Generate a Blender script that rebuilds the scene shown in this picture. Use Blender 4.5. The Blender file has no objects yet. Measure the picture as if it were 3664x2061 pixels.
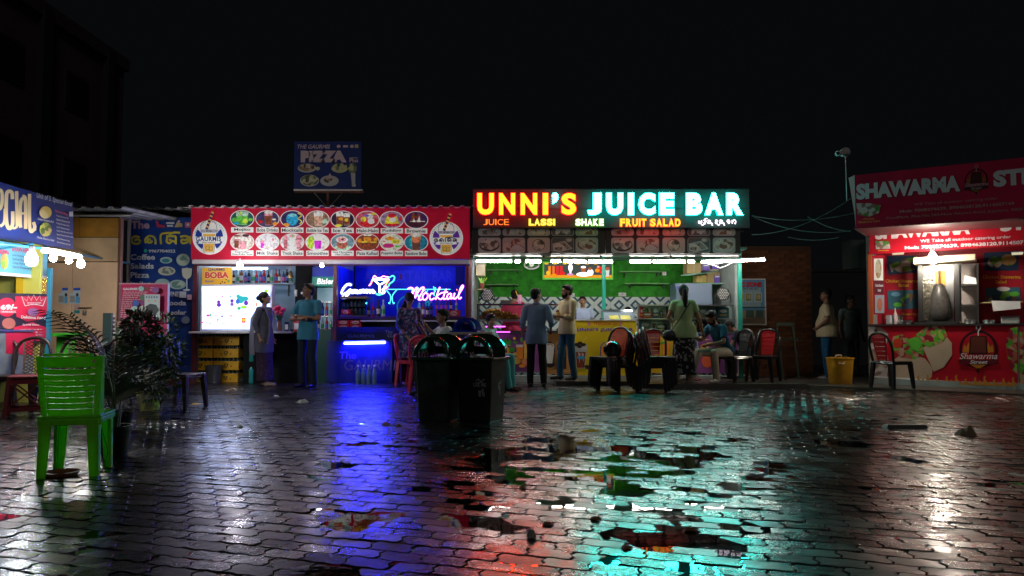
import bpy, math, random
import numpy as np
from mathutils import Vector, Matrix, noise, geometry
from math import radians, sin, cos, pi, tan, atan2, sqrt
random.seed(7)
sc = bpy.context.scene
COL = sc.collection
# ------------------------------------------------------------ camera, world, light
CAMZ = 1.07
PITCH = math.atan(134.5/2646.0)
FPX = 2646.0
cam_d = bpy.data.cameras.new('camera'); cam_d.lens = 26.0; cam_d.sensor_width = 36.0
cam_d.clip_end = 500; cam_d.clip_start = 0.05
cam = bpy.data.objects.new('camera', cam_d); COL.objects.link(cam)
cam.location = (0, 0, CAMZ); cam.rotation_euler = (pi/2+PITCH, 0, 0)
sc.camera = cam
w = bpy.data.worlds.new("World"); sc.world = w; w.use_nodes = True
bg = w.node_tree.nodes['Background']
bg.inputs[0].default_value = (0.0022, 0.0025, 0.0031, 1); bg.inputs[1].default_value = 1.0
sun_d = bpy.data.lights.new('street_glow', 'SUN'); sun_d.energy = 0.15; sun_d.angle = radians(12); sun_d.color = (1.0, .95, .88)
sun = bpy.data.objects.new('street_glow', sun_d); COL.objects.link(sun)
sun.rotation_euler = (radians(62), 0, radians(18))
sc.view_settings.view_transform = 'Standard'; sc.view_settings.look = 'None'
sc.view_settings.exposure = 0; sc.view_settings.gamma = 1; sc.view_settings.use_curve_mapping = False
sc.render.engine = 'CYCLES'
cy = sc.cycles
cy.use_denoising = True
cy.max_bounces = 6; cy.diffuse_bounces = 2; cy.glossy_bounces = 3; cy.transmission_bounces = 4; cy.transparent_max_bounces = 12
cy.sample_clamp_indirect = 6.0; cy.caustics_reflective = True; cy.caustics_refractive = False
cy.use_light_tree = True

# ------------------------------------------------------------ helpers
def ray(px, py):
    x = (px-1832.0)/FPX; y = (1030.5-py)/FPX
    return Vector((x, cos(PITCH)-y*sin(PITCH), sin(PITCH)+y*cos(PITCH)))
C0 = Vector((0, 0, CAMZ))
def at(px, py, Y):
    d = ray(px, py); return C0+d*(Y/d.y)
def gnd(px, py, z=0.0):
    d = ray(px, py); return C0+d*((z-CAMZ)/d.z)
MATS = {}
def mat(key, col, rough=.6, metal=0, emit=None, es=0, spec=.5, alpha=1, trans=0, bump=0, bscale=40, coat=0, var=0, vscale=6, rvar=0):
    if key in MATS: return MATS[key]
    m = bpy.data.materials.new(key); m.use_nodes = True
    nt = m.node_tree; N = nt.nodes; L = nt.links; b = N['Principled BSDF']
    b.inputs['Base Color'].default_value = (*col, 1); b.inputs['Roughness'].default_value = rough
    b.inputs['Metallic'].default_value = metal; b.inputs['Specular IOR Level'].default_value = spec
    b.inputs['Coat Weight'].default_value = coat
    if trans: b.inputs['Transmission Weight'].default_value = trans
    if emit: b.inputs['Emission Color'].default_value = (*emit, 1); b.inputs['Emission Strength'].default_value = es
    if alpha < 1: b.inputs['Alpha'].default_value = alpha
    if bump or var or rvar:
        tc = N.new('ShaderNodeTexCoord')
    if var or rvar:
        n = N.new('ShaderNodeTexNoise'); n.inputs['Scale'].default_value = vscale; n.inputs['Detail'].default_value = 6
        L.new(tc.outputs['Object'], n.inputs['Vector'])
        if var:
            mx = N.new('ShaderNodeMix'); mx.data_type = 'RGBA'
            mx.inputs[6].default_value = (*[c*(1-var) for c in col], 1); mx.inputs[7].default_value = (*[min(1, c*(1+var)) for c in col], 1)
            cr = N.new('ShaderNodeMapRange'); cr.inputs[1].default_value = .32; cr.inputs[2].default_value = .68
            L.new(n.outputs[0], cr.inputs[0]); L.new(cr.outputs[0], mx.inputs[0]); L.new(mx.outputs[2], b.inputs['Base Color'])
            if emit: L.new(mx.outputs[2], b.inputs['Emission Color'])
        if rvar:
            r = N.new('ShaderNodeMapRange'); r.inputs[1].default_value = .3; r.inputs[2].default_value = .7
            r.inputs[3].default_value = max(.02, rough-rvar); r.inputs[4].default_value = min(1, rough+rvar)
            L.new(n.outputs[0], r.inputs[0]); L.new(r.outputs[0], b.inputs['Roughness'])
    if bump:
        n2 = N.new('ShaderNodeTexNoise'); n2.inputs['Scale'].default_value = bscale; n2.inputs['Detail'].default_value = 4
        L.new(tc.outputs['Object'], n2.inputs['Vector'])
        bp = N.new('ShaderNodeBump'); bp.inputs['Strength'].default_value = bump; bp.inputs['Distance'].default_value = .01
        L.new(n2.outputs[0], bp.inputs['Height']); L.new(bp.outputs[0], b.inputs['Normal'])
    MATS[key] = m; return m
def emat(key, col, s):
    if key in MATS: return MATS[key]
    m = bpy.data.materials.new(key); m.use_nodes = True; N = m.node_tree.nodes
    for n in list(N): N.remove(n)
    e = N.new('ShaderNodeEmission'); e.inputs[0].default_value = (*col, 1); e.inputs[1].default_value = s
    o = N.new('ShaderNodeOutputMaterial'); m.node_tree.links.new(e.outputs[0], o.inputs[0])
    MATS[key] = m; return m
def foodmat(key, cols, scale=30, es=0):
    """mottled print of a dish: voronoi blobs through a stepped ramp"""
    if key in MATS: return MATS[key]
    m = mat(key, cols[0], .35); nt = m.node_tree; N = nt.nodes; L = nt.links; b = N['Principled BSDF']
    tc = N.new('ShaderNodeTexCoord'); v = N.new('ShaderNodeTexVoronoi'); v.inputs['Scale'].default_value = scale
    nn = N.new('ShaderNodeTexNoise'); nn.inputs['Scale'].default_value = scale*.6
    ad = N.new('ShaderNodeVectorMath'); ad.operation = 'MULTIPLY_ADD'; ad.inputs[1].default_value = (.05, .05, .05)
    L.new(tc.outputs['Object'], nn.inputs['Vector']); L.new(nn.outputs['Color'], ad.inputs[0]); L.new(tc.outputs['Object'], ad.inputs[2])
    L.new(ad.outputs[0], v.inputs['Vector'])
    sp = N.new('ShaderNodeSeparateColor'); L.new(v.outputs['Color'], sp.inputs[0])
    cr = N.new('ShaderNodeValToRGB'); cr.color_ramp.interpolation = 'CONSTANT'
    e = cr.color_ramp.elements; e[0].color = (*cols[0], 1); e[0].position = 0; e[1].position = 1/len(cols); e[1].color = (*cols[1], 1)
    for i in range(2, len(cols)):
        q = e.new(i/len(cols)); q.color = (*cols[i], 1)
    L.new(sp.outputs[0], cr.inputs[0]); L.new(cr.outputs[0], b.inputs['Base Color'])
    if es: L.new(cr.outputs[0], b.inputs['Emission Color']); b.inputs['Emission Strength'].default_value = es
    return m
WM = {}
def thing(name, label, cat, loc=(0, 0, 0), rot=0, group=None, kind=None):
    o = bpy.data.objects.new(name, None); COL.objects.link(o); o.empty_display_size = .1
    o.location = loc; o.rotation_euler = (0, 0, rot); o['label'] = label; o['category'] = cat
    if group: o['group'] = group
    if kind: o['kind'] = kind
    WM[o.name] = Matrix.Translation(Vector(loc)) @ Matrix.Rotation(rot, 4, 'Z')
    return o
def tag(o, label, cat, group=None, kind=None):
    o['label'] = label; o['category'] = cat
    if group: o['group'] = group
    if kind: o['kind'] = kind
    return o
class B:
    """mesh collector; world coordinates unless local=True at build"""
    def __init__(s): s.v = []; s.f = []; s.m = []; s.mats = []; s.T = None
    def mi(s, m):
        if m not in s.mats: s.mats.append(m)
        return s.mats.index(m)
    def add(s, vs, fs, m):
        k = len(s.v); i = s.mi(m)
        if s.T: vs = [s.T @ Vector(v) for v in vs]
        s.v += [tuple(v) for v in vs]
        for f in fs: s.f.append(tuple(a+k for a in f)); s.m.append(i)
    def box(s, x0, x1, y0, y1, z0, z1, m):
        s.add([(x0, y0, z0), (x1, y0, z0), (x1, y1, z0), (x0, y1, z0), (x0, y0, z1), (x1, y0, z1), (x1, y1, z1), (x0, y1, z1)],
              [(0, 3, 2, 1), (4, 5, 6, 7), (0, 1, 5, 4), (1, 2, 6, 5), (2, 3, 7, 6), (3, 0, 4, 7)], m)
    def hexa(s, p, m):
        s.add(p, [(0, 3, 2, 1), (4, 5, 6, 7), (0, 1, 5, 4), (1, 2, 6, 5), (2, 3, 7, 6), (3, 0, 4, 7)], m)
    def bar(s, a, b, w, d, m, up=(0, 0, 1)):
        a = Vector(a); b = Vector(b); t = (b-a).normalized(); u = Vector(up)
        if abs(t.dot(u)) > .98: u = Vector((0, 1, 0))
        x = t.cross(u).normalized()*w/2; y = x.cross(t).normalized()*d/2
        s.hexa([a-x-y, a+x-y, a+x+y, a-x+y, b-x-y, b+x-y, b+x+y, b-x+y], m)
    def tube(s, pts, r, m, n=8, closed=False, cap=True):
        pts = [Vector(p) for p in pts]; L = len(pts); rs = r if isinstance(r, (list, tuple)) else [r]*L
        vs = []; fs = []; prev = None
        for i, p in enumerate(pts):
            a = pts[(i-1) % L] if (closed or i > 0) else p; b = pts[(i+1) % L] if (closed or i < L-1) else p
            t = (b-a)
            t = t.normalized() if t.length > 1e-9 else Vector((0, 0, 1))
            if prev is None:
                u = Vector((0, 0, 1)) if abs(t.z) < .9 else Vector((0, 1, 0))
                x = t.cross(u).normalized()
            else:
                x = prev-t*prev.dot(t)
                x = x.normalized() if x.length > 1e-6 else t.orthogonal().normalized()
            prev = x; y = t.cross(x)
            for k in range(n):
                an = 2*pi*k/n; vs.append(p+x*cos(an)*rs[i]+y*sin(an)*rs[i])
        for i in range(L if closed else L-1):
            j = (i+1) % L
            for k in range(n):
                q = (k+1) % n; fs.append((i*n+k, i*n+q, j*n+q, j*n+k))
        if not closed and cap:
            fs.append(tuple(range(n-1, -1, -1))); fs.append(tuple((L-1)*n+k for k in range(n)))
        s.add(vs, fs, m)
    def lathe(s, prof, c, m, n=16, sx=1, sy=1, cap=True):
        vs = []; fs = []
        for (r, z) in prof:
            for k in range(n):
                a = 2*pi*k/n; vs.append((c[0]+r*cos(a)*sx, c[1]+r*sin(a)*sy, c[2]+z))
        for i in range(len(prof)-1):
            for k in range(n):
                q = (k+1) % n; fs.append((i*n+k, i*n+q, (i+1)*n+q, (i+1)*n+k))
        if cap:
            fs.append(tuple(range(n-1, -1, -1))); fs.append(tuple((len(prof)-1)*n+k for k in range(n)))
        s.add(vs, fs, m)
    def ball(s, c, r, m, n=10, k=7, sc=(1, 1, 1)):
        s.lathe([(max(1e-4, r*sin(pi*i/k)), -r*cos(pi*i/k)*sc[2]) for i in range(k+1)], c, m, n, sc[0], sc[1])
    def rings(s, rings, m, cap=True):
        n = len(rings[0]); vs = [v for r in rings for v in r]; fs = []
        for i in range(len(rings)-1):
            for k in range(n):
                q = (k+1) % n; fs.append((i*n+k, i*n+q, (i+1)*n+q, (i+1)*n+k))
        if cap: fs.append(tuple(range(n-1, -1, -1))); fs.append(tuple((len(rings)-1)*n+k for k in range(n)))
        s.add(vs, fs, m)
    def mesh(s, name, inv=None):
        me = bpy.data.meshes.new(name)
        vs = s.v if inv is None else [tuple(inv @ Vector(v)) for v in s.v]
        me.from_pydata(vs, [], s.f)
        for m in s.mats: me.materials.append(m)
        me.polygons.foreach_set('material_index', s.m)
        return me
    def build(s, name, parent=None, local=False, smooth=0, bevel=0):
        inv = None
        if parent is not None and not local: inv = WM[parent.name].inverted()
        me = s.mesh(name, inv)
        o = bpy.data.objects.new(name, me); COL.objects.link(o)
        if parent is not None:
            o.parent = parent; WM[o.name] = WM[parent.name]
        else: WM[o.name] = Matrix.Identity(4)
        if smooth:
            me.shade_smooth()
            me.set_sharp_from_angle(angle=radians(smooth))
        if bevel:
            mo = o.modifiers.new('bevel', 'BEVEL'); mo.width = bevel; mo.segments = 2; mo.limit_method = 'ANGLE'
            mo.harden_normals = False
        return o
def put(name, me, parent, loc=(0, 0, 0), rot=(0, 0, 0)):
    o = bpy.data.objects.new(name, me); COL.objects.link(o); o.parent = parent; o.location = loc; o.rotation_euler = rot
    return o
def dup(root, loc, rot, label=None, group=None, scale=None):
    r = root.copy(); COL.objects.link(r); r.location = loc; r.rotation_euler = rot if isinstance(rot, tuple) else (0, 0, rot)
    if scale: r.scale = (scale,)*3 if isinstance(scale, (int, float)) else scale
    if label: r['label'] = label
    if group: r['group'] = group
    for ch in list(root.children):
        c = ch.copy(); COL.objects.link(c); c.parent = r
        for g in ch.children:
            d = g.copy(); COL.objects.link(d); d.parent = c
    return r
# ---- text
TCACHE = {}
def text2d(s, bold=0.0, shear=0.0, space=1.0, res=3):
    k = (s, bold, shear, space, res)
    if k not in TCACHE:
        cu = bpy.data.curves.new('lettering', 'FONT'); cu.body = s; cu.offset = bold; cu.shear = shear; cu.resolution_u = res
        cu.space_character = space
        o = bpy.data.objects.new('lettering', cu); me = o.to_mesh()
        v = [(p.co.x, p.co.y) for p in me.vertices]; f = [tuple(p.vertices) for p in me.polygons]
        o.to_mesh_clear(); bpy.data.objects.remove(o); bpy.data.curves.remove(cu)
        xs = [p[0] for p in v] or [0, 1]; ys = [p[1] for p in v] or [0, 1]
        x0, x1, y0, y1 = min(xs), max(xs), min(ys), max(ys)
        TCACHE[k] = ([((x-x0)/(x1-x0), (y-y0)/(y1-y0)) for x, y in v], f)
    return TCACHE[k]
def spline(pts, k=5, closed=False):
    P = [Vector(p) for p in pts]; n = len(P); out = []
    rng = range(n) if closed else range(n-1)
    for i in rng:
        p0 = P[(i-1) % n] if (closed or i > 0) else P[0]; p1 = P[i]; p2 = P[(i+1) % n]
        p3 = P[(i+2) % n] if (closed or i < n-2) else P[-1]
        for j in range(k):
            t = j/k; out.append(.5*((2*p1)+(p2-p0)*t+(2*p0-5*p1+4*p2-p3)*t*t+(3*p1-p0-3*p2+p3)*t**3))
    if not closed: out.append(P[-1])
    return out
class Canvas(B):
    """flat print on a plane: picture coordinates of the photograph meet the plane's real position"""
    def __init__(s, O, n=(0, -1, 0), step=.0015):
        super().__init__(); s.O = Vector(O); s.n = Vector(n).normalized(); s.step = step; s.lay = 0
    def p(s, x, y, lift=None):
        d = ray(x, y); t = (s.O-C0).dot(s.n)/d.dot(s.n)
        return C0+d*t+s.n*((s.lay if lift is None else lift)*s.step)
    def quad(s, x0, y0, x1, y1, m, dy=0):
        s.lay += 1
        s.add([s.p(x0, y1), s.p(x1, y1+dy), s.p(x1, y0+dy), s.p(x0, y0)], [(0, 1, 2, 3)], m)
    def poly(s, pts, m):
        s.lay += 1
        t = geometry.tessellate_polygon([[Vector((x, y, 0)) for x, y in pts]])
        s.add([s.p(x, y) for x, y in pts], [tuple(a) for a in t], m)
    def rrect(s, x0, y0, x1, y1, r, m):
        pts = []
        for cx, cy, a0 in ((x1-r, y0+r, -90), (x1-r, y1-r, 0), (x0+r, y1-r, 90), (x0+r, y0+r, 180)):
            for k in range(5):
                a = radians(a0+k*22.5); pts.append((cx+r*cos(a), cy+r*sin(a)))
        s.poly(pts, m)
    def ell(s, cx, cy, rx, ry, m, n=28):
        s.lay += 1
        s.add([s.p(cx+rx*cos(2*pi*k/n), cy+ry*sin(2*pi*k/n)) for k in range(n)], [tuple(range(n))], m)
    def text(s, t, x0, y0, x1, y1, m, bold=0.0, shear=0.0, dy=0, space=1.0, res=3, q=None):
        """dy: drop of the right end; q: four corners tl,tr,br,bl"""
        s.lay += 1
        v, f = text2d(t, bold, shear, space, res); out = []
        for a, b in v:
            if q:
                tx = q[0][0]*(1-a)+q[1][0]*a; ty = q[0][1]*(1-a)+q[1][1]*a
                bx = q[3][0]*(1-a)+q[2][0]*a; by = q[3][1]*(1-a)+q[2][1]*a
                out.append(s.p(bx*(1-b)+tx*b, by*(1-b)+ty*b))
            else:
                out.append(s.p(x0+(x1-x0)*a, y1+(y0-y1)*b+dy*a))
        s.add(out, f, m)
    def stroke(s, pts, w, m, k=5, smooth=True, closed=False):
        s.lay += 1
        P = spline([(x, y, 0) for x, y in pts], k, closed) if smooth else [Vector((x, y, 0)) for x, y in pts]
        if closed: P.append(P[0])
        vs = []
        for i, p in enumerate(P):
            a = P[max(0, i-1)]; b = P[min(len(P)-1, i+1)]; t = b-a
            t = t.normalized() if t.length else Vector((1, 0, 0)); nn = Vector((-t.y, t.x, 0))*w/2
            vs += [s.p(p.x+nn.x, p.y+nn.y), s.p(p.x-nn.x, p.y-nn.y)]
        s.add(vs, [(2*i, 2*i+1, 2*i+3, 2*i+2) for i in range(len(P)-1)], m)
ODIA = {  # strokes of the few Odia letters on the signs, unit box x 0..1, y 0 (top) .. 1
 'e': [[(.75, .3), (.35, .2), (.1, .5), (.25, .85), (.6, .9), (.8, .62), (.5, .5), (.35, .62)]],
 'ga': [[(.15, .85), (.05, .55), (.35, .18), (.7, .25), (.85, .55), (.85, .95)], [(.5, .55), (.3, .5), (.25, .72), (.5, .8), (.6, .6)]],
 'au': [[(.2, .95), (.2, .05), (.75, -.12), (1.1, -.1)]],
 'ma': [[(.1, .2), (.85, .2)], [(.2, .2), (.15, .7), (.4, .85), (.5, .6), (.3, .5)], [(.85, .2), (.85, .95)], [(.5, .6), (.85, .75)]],
 'i': [[(-.75, .12), (-.4, -.15), (.1, -.12)]],
 'sa': [[(.1, .25), (.5, .18), (.8, .35), (.5, .55), (.2, .5)], [(.2, .5), (.25, .85), (.6, .8), (.8, .6)], [(.85, .2), (.9, .95)]],
 'tail': [[(.0, .75), (.3, .95), (.1, 1.15), (.45, 1.3)]],
 'ya': [[(.1, .25), (.05, .7), (.35, .85), (.5, .5), (.3, .35)], [(.5, .8), (.85, .75), (.85, .2)]],
 'u': [[(-.4, 1.0), (0, 1.25), (.3, 1.05)]],
 'na': [[(.1, .2), (.7, .22), (.8, .55), (.4, .6), (.25, .9), (.7, .95)]],
 'ja': [[(.15, .3), (.5, .15), (.85, .35), (.5, .55), (.2, .6), (.4, .9), (.85, .8)]],
 'ba': [[(.15, .6), (.2, .25), (.6, .15), (.85, .45), (.75, .85), (.45, .8), (.4, .55), (.7, .5)]],
 'aa': [[(.4, .15), (.4, .95)]],
 'ra': [[(.15, .6), (.2, .25), (.6, .15), (.85, .45), (.75, .85), (.45, .8)], [(.6, .8), (.8, 1.05)]],
}
def odia(cv, seq, x0, y0, x1, y1, w, m):
    wd = {'au': .45, 'i': 0, 'tail': .3, 'u': .1, 'aa': .45, ' ': .5}
    tot = sum(wd.get(c, 1.0) for c in seq); sx = (x1-x0)/tot; x = x0
    for c in seq:
        for st in ODIA.get(c, []): cv.stroke([(x+a*sx*.92, y0+b*(y1-y0)) for a, b in st], w, m, 4)
        x += wd.get(c, 1.0)*sx
# ------------------------------------------------------------ ground: wet interlocking pavers
def gh(x, y):
    n = noise.noise(Vector((x*.6, y*.5, 3.1)))*.0034 + noise.noise(Vector((x*1.9, y*1.7, 9.2)))*.0062 + noise.noise(Vector((x*5, y*4.4, 2.7)))*.0062
    dip = .0067*math.exp(-(((x-1.0)/2.3)**2+((y-5.0)/2.3)**2)) 
    return n - dip + .0066 + (.0065 if x > 1.45 and y < 4.8 else 0) + .0012*(y > 8.5)
def concrete(key, a, b_, bscale, bstr, rlo, rhi):
    m = bpy.data.materials.new(key); m.use_nodes = True; nt = m.node_tree; N = nt.nodes; L = nt.links; b = N['Principled BSDF']
    g = N.new('ShaderNodeNewGeometry'); oi = N.new('ShaderNodeObjectInfo')
    n1 = N.new('ShaderNodeTexNoise'); n1.inputs['Scale'].default_value = 2.3; n1.inputs['Detail'].default_value = 8
    n2 = N.new('ShaderNodeTexNoise'); n2.inputs['Scale'].default_value = bscale; n2.inputs['Detail'].default_value = 3; n2.inputs['Roughness'].default_value = .6
    n3 = N.new('ShaderNodeTexNoise'); n3.inputs['Scale'].default_value = bscale*.22; n3.inputs['Detail'].default_value = 3
    for n in (n1, n2, n3): L.new(g.outputs['Position'], n.inputs['Vector'])
    mx = N.new('ShaderNodeMix'); mx.data_type = 'RGBA'; mx.inputs[6].default_value = (*a, 1); mx.inputs[7].default_value = (*b_, 1)
    L.new(n1.outputs[0], mx.inputs[0]); L.new(mx.outputs[2], b.inputs['Base Color'])
    mr = N.new('ShaderNodeMapRange'); mr.inputs[1].default_value = .35; mr.inputs[2].default_value = .65; mr.inputs[3].default_value = rlo; mr.inputs[4].default_value = rhi
    L.new(n1.outputs[0], mr.inputs[0]); L.new(mr.outputs[0], b.inputs['Roughness'])
    ad = N.new('ShaderNodeMath'); ad.operation = 'ADD'; L.new(n2.outputs[0], ad.inputs[0]); L.new(n3.outputs[0], ad.inputs[1])
    bp = N.new('ShaderNodeBump'); bp.inputs['Strength'].default_value = bstr; bp.inputs['Distance'].default_value = .004
    L.new(ad.outputs[0], bp.inputs['Height']); L.new(bp.outputs[0], b.inputs['Normal'])
    b.inputs['Specular IOR Level'].default_value = .36
    n4 = N.new('ShaderNodeTexNoise'); n4.inputs['Scale'].default_value = 7.5; n4.inputs['Detail'].default_value = 5; n4.inputs['Roughness'].default_value = .62; L.new(g.outputs['Position'], n4.inputs['Vector'])
    wr = N.new('ShaderNodeMapRange'); wr.inputs[1].default_value = .36; wr.inputs[2].default_value = .62; wr.inputs[3].default_value = .05; wr.inputs[4].default_value = .58
    L.new(n4.outputs[0], wr.inputs[0]); L.new(wr.outputs[0], b.inputs['Coat Weight'])
    rs = N.new('ShaderNodeMath'); rs.operation = 'MULTIPLY_ADD'; rs.inputs[1].default_value = .35; L.new(oi.outputs['Random'], rs.inputs[0]); L.new(mr.outputs[0], rs.inputs[2]); rs.inputs[1].default_value = .10; L.new(rs.outputs[0], b.inputs['Roughness'])
    b.inputs['Coat Weight'].default_value = .7; b.inputs['Coat Roughness'].default_value = .16; b.inputs['Coat IOR'].default_value = 1.5
    cb = N.new('ShaderNodeBump'); cb.inputs['Strength'].default_value = bstr*.6; cb.inputs['Distance'].default_value = .004
    L.new(n3.outputs[0], cb.inputs['Height']); L.new(cb.outputs[0], b.inputs['Coat Normal'])
    MATS[key] = m; return m
m_pav = concrete('wet_concrete_paver', (.010, .009, .009), (.026, .024, .023), 85, .62, .14, .30)
m_soil = mat('wet_joint_sand', (.012, .011, .010), .6, bump=.4, bscale=60)
b = B(); b.box(-150, 150, -40, 260, -.9, -.045, m_soil)
o = b.build('ground'); o['kind'] = 'structure'; o['label'] = 'dark wet bedding under the paved yard'
TH = radians(-17); UX = Vector((cos(TH), sin(TH))); UY = Vector((-sin(TH), cos(TH)))
def paver_outline(L, W, a, bb, gap):
    e = [(0, 0), (.125, a), (.375, -a), (.5, 0), (.625, a), (.875, -a), (1, 0)]
    f = [(0, 0), (.33, bb), (.66, -bb), (1, 0)]
    if a == 0: e = [(0, 0), (1, 0)]; f = [(0, 0), (1, 0)]
    pts = [(u*L, y) for u, y in e[:-1]] + [(L+x, v*W) for v, x in f[:-1]] + [(u*L, W+y) for u, y in reversed(e[1:])] + [(x, v*W) for v, x in reversed(f[1:])]
    cx, cy = L/2, W/2
    return [((x-cx)*(1-gap/L), (y-cy)*(1-gap/W)) for x, y in pts]
def paver_geo(out, ch=.0035, h=.05):
    n = len(out); L2 = max(x for x, y in out); W2 = max(y for x, y in out)
    ins = [(x*(1-ch/L2), y*(1-ch/W2)) for x, y in out]
    v = [(x, y, -h) for x, y in out]+[(x, y, -ch*.7) for x, y in out]+[(x, y, 0) for x, y in ins]
    f = []
    for r in range(2):
        for k in range(n):
            q = (k+1) % n; f.append((r*n+k, r*n+q, (r+1)*n+q, (r+1)*n+k))
    f.append(tuple(2*n+k for k in range(n)))
    return v, f
PL, PW = .215, .122
big = paver_geo(paver_outline(PL, PW, .005, .012, .0085))
SL, SW = .21, .105
small = paver_geo(paver_outline(SL, SW, 0, 0, .008), .004, .03)
pav_things = []; SV = []; SF = []; kq = 0
root = thing('pavement', 'wet grey interlocking paver yard in front of the stalls', 'pavement', (0, 0, 0), 0, None, 'structure')
def place_set(L, W, geo, ymin, ymax, th, cand):
    ux = Vector((cos(th), sin(th))); uy = Vector((-sin(th), cos(th)))
    R = ymax*1.3
    for j in range(int(-R/W), int(R/W)+1):
        for i in range(int(-R/L), int(R/L)+1):
            u = (i+(.5 if j % 2 else 0))*L; v = j*W
            x = ux.x*u+uy.x*v; y = ux.y*u+uy.y*v
            if y < ymin or y >= ymax or abs(x) > .72*y+.9: continue
            cand.append((x, y, th))
cb_ = []; place_set(PL, PW, big, 1.7, 8.5, TH, cb_)
cs_ = []; place_set(SL, SW, small, 8.5, 18.5, radians(24), cs_)
cb_.sort(key=lambda c: c[1]+abs(c[0])*.35)
vis = [c for c in cb_ if abs(c[0]) < .70*c[1] and c[1] > 2.95][:300]
visset = set(vis)
meshes = []
for k in range(4):
    me = bpy.data.meshes.new('paver'); me.from_pydata(big[0], [], big[1]); me.materials.append(m_pav); meshes.append(me)
def tilt(x, y):
    e = .12; gx = (gh(x+e, y)-gh(x-e, y))/(2*e); gy = (gh(x, y+e)-gh(x, y-e))/(2*e)
    r = random.Random(int(x*1000)*7919+int(y*1000))
    return gx+r.gauss(0, .009), gy+r.gauss(0, .009), gh(x, y)+r.gauss(0, .0011)
for (x, y, th) in vis:
    gx, gy, z = tilt(x, y)
    o = bpy.data.objects.new('paver', meshes[0]); COL.objects.link(o); o.parent = root
    nrm = Vector((-gx, -gy, 1)).normalized()
    q = Vector((0, 0, 1)).rotation_difference(nrm) @ Matrix.Rotation(th, 3, 'Z').to_quaternion()
    o.location = (x, y, z); o.rotation_mode = 'QUATERNION'; o.rotation_quaternion = q
def mass(cands, geo, name):
    V = []; F = []; gv, gf = geo
    for (x, y, th) in cands:
        gx, gy, z = tilt(x, y)
        if y > 9: gx *= .6; gy *= .6
        c, s_ = cos(th), sin(th); k = len(V)
        for (a, b2, h) in gv:
            X = a*c-b2*s_; Y = a*s_+b2*c
            V.append((x+X, y+Y, z+h+gx*X+gy*Y))
        for f in gf: F.append(tuple(q+k for q in f))
    me = bpy.data.meshes.new(name); me.from_pydata(V, [], F); me.materials.append(m_pav)
    o = bpy.data.objects.new(name, me); COL.objects.link(o); o.parent = root; o['kind'] = 'stuff'; return o
mass([c for c in cb_ if c not in visset], big, 'outer_pavers')
mass(cs_, small, 'far_pavers')
# puddles: water lies where the pavers sink below its level
def water_mat():
    m = bpy.data.materials.new('puddle_water'); m.use_nodes = True; nt = m.node_tree; N = nt.nodes; L = nt.links
    for n in list(N): N.remove(n)
    out = N.new('ShaderNodeOutputMaterial'); mx = N.new('ShaderNodeMixShader'); gl = N.new('ShaderNodeBsdfGlossy'); tr = N.new('ShaderNodeBsdfTransparent')
    gl.inputs['Roughness'].default_value = .015; tr.inputs[0].default_value = (.55, .55, .53, 1)
    fr = N.new('ShaderNodeFresnel'); fr.inputs[0].default_value = 1.38
    g = N.new('ShaderNodeNewGeometry'); n = N.new('ShaderNodeTexNoise'); n.inputs['Scale'].default_value = 9; n.inputs['Detail'].default_value = 2
    L.new(g.outputs['Position'], n.inputs['Vector'])
    wv = N.new('ShaderNodeTexVoronoi'); wv.inputs['Scale'].default_value = 2.2; L.new(g.outputs['Position'], wv.inputs['Vector'])
    sn = N.new('ShaderNodeMath'); sn.operation = 'MULTIPLY'; sn.inputs[1].default_value = 170; L.new(wv.outputs['Distance'], sn.inputs[0])
    s2 = N.new('ShaderNodeMath'); s2.operation = 'SINE'; L.new(sn.outputs[0], s2.inputs[0])
    fa = N.new('ShaderNodeMapRange'); fa.inputs[1].default_value = .16; fa.inputs[2].default_value = .05; L.new(wv.outputs['Distance'], fa.inputs[0])
    ml = N.new('ShaderNodeMath'); ml.operation = 'MULTIPLY'; L.new(s2.outputs[0], ml.inputs[0]); L.new(fa.outputs[0], ml.inputs[1])
    m3 = N.new('ShaderNodeMath'); m3.operation = 'MULTIPLY_ADD'; m3.inputs[1].default_value = .18; L.new(ml.outputs[0], m3.inputs[0]); L.new(n.outputs[0], m3.inputs[2])
    bp = N.new('ShaderNodeBump'); bp.inputs['Strength'].default_value = .10; bp.inputs['Distance'].default_value = .004
    L.new(m3.outputs[0], bp.inputs['Height']); L.new(bp.outputs[0], gl.inputs['Normal'])
    L.new(fr.outputs[0], mx.inputs[0]); L.new(tr.outputs[0], mx.inputs[1]); L.new(gl.outputs[0], mx.inputs[2]); L.new(mx.outputs[0], out.inputs[0])
    return m
m_water = water_mat()
V = []; F = []; idx = {}
cs = .06
def wv_(i, j):
    if (i, j) not in idx: idx[(i, j)] = len(V); V.append((i*cs, j*cs, 0.0))
    return idx[(i, j)]
for j in range(int(2.2/cs), int(15/cs)):
    y = j*cs
    for i in range(int(-(.72*y+.6)/cs), int((.72*y+.6)/cs)):
        x = i*cs
        if gh(x+cs/2, y+cs/2) < .0045: F.append((wv_(i, j), wv_(i+1, j), wv_(i+1, j+1), wv_(i, j+1)))
me = bpy.data.meshes.new('puddle_water'); me.from_pydata(V, [], F); me.materials.append(m_water)
o = bpy.data.objects.new('puddle_water', me); COL.objects.link(o); o['kind'] = 'structure'; o['label'] = 'shallow rain puddles mirroring the lit stalls'
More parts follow.
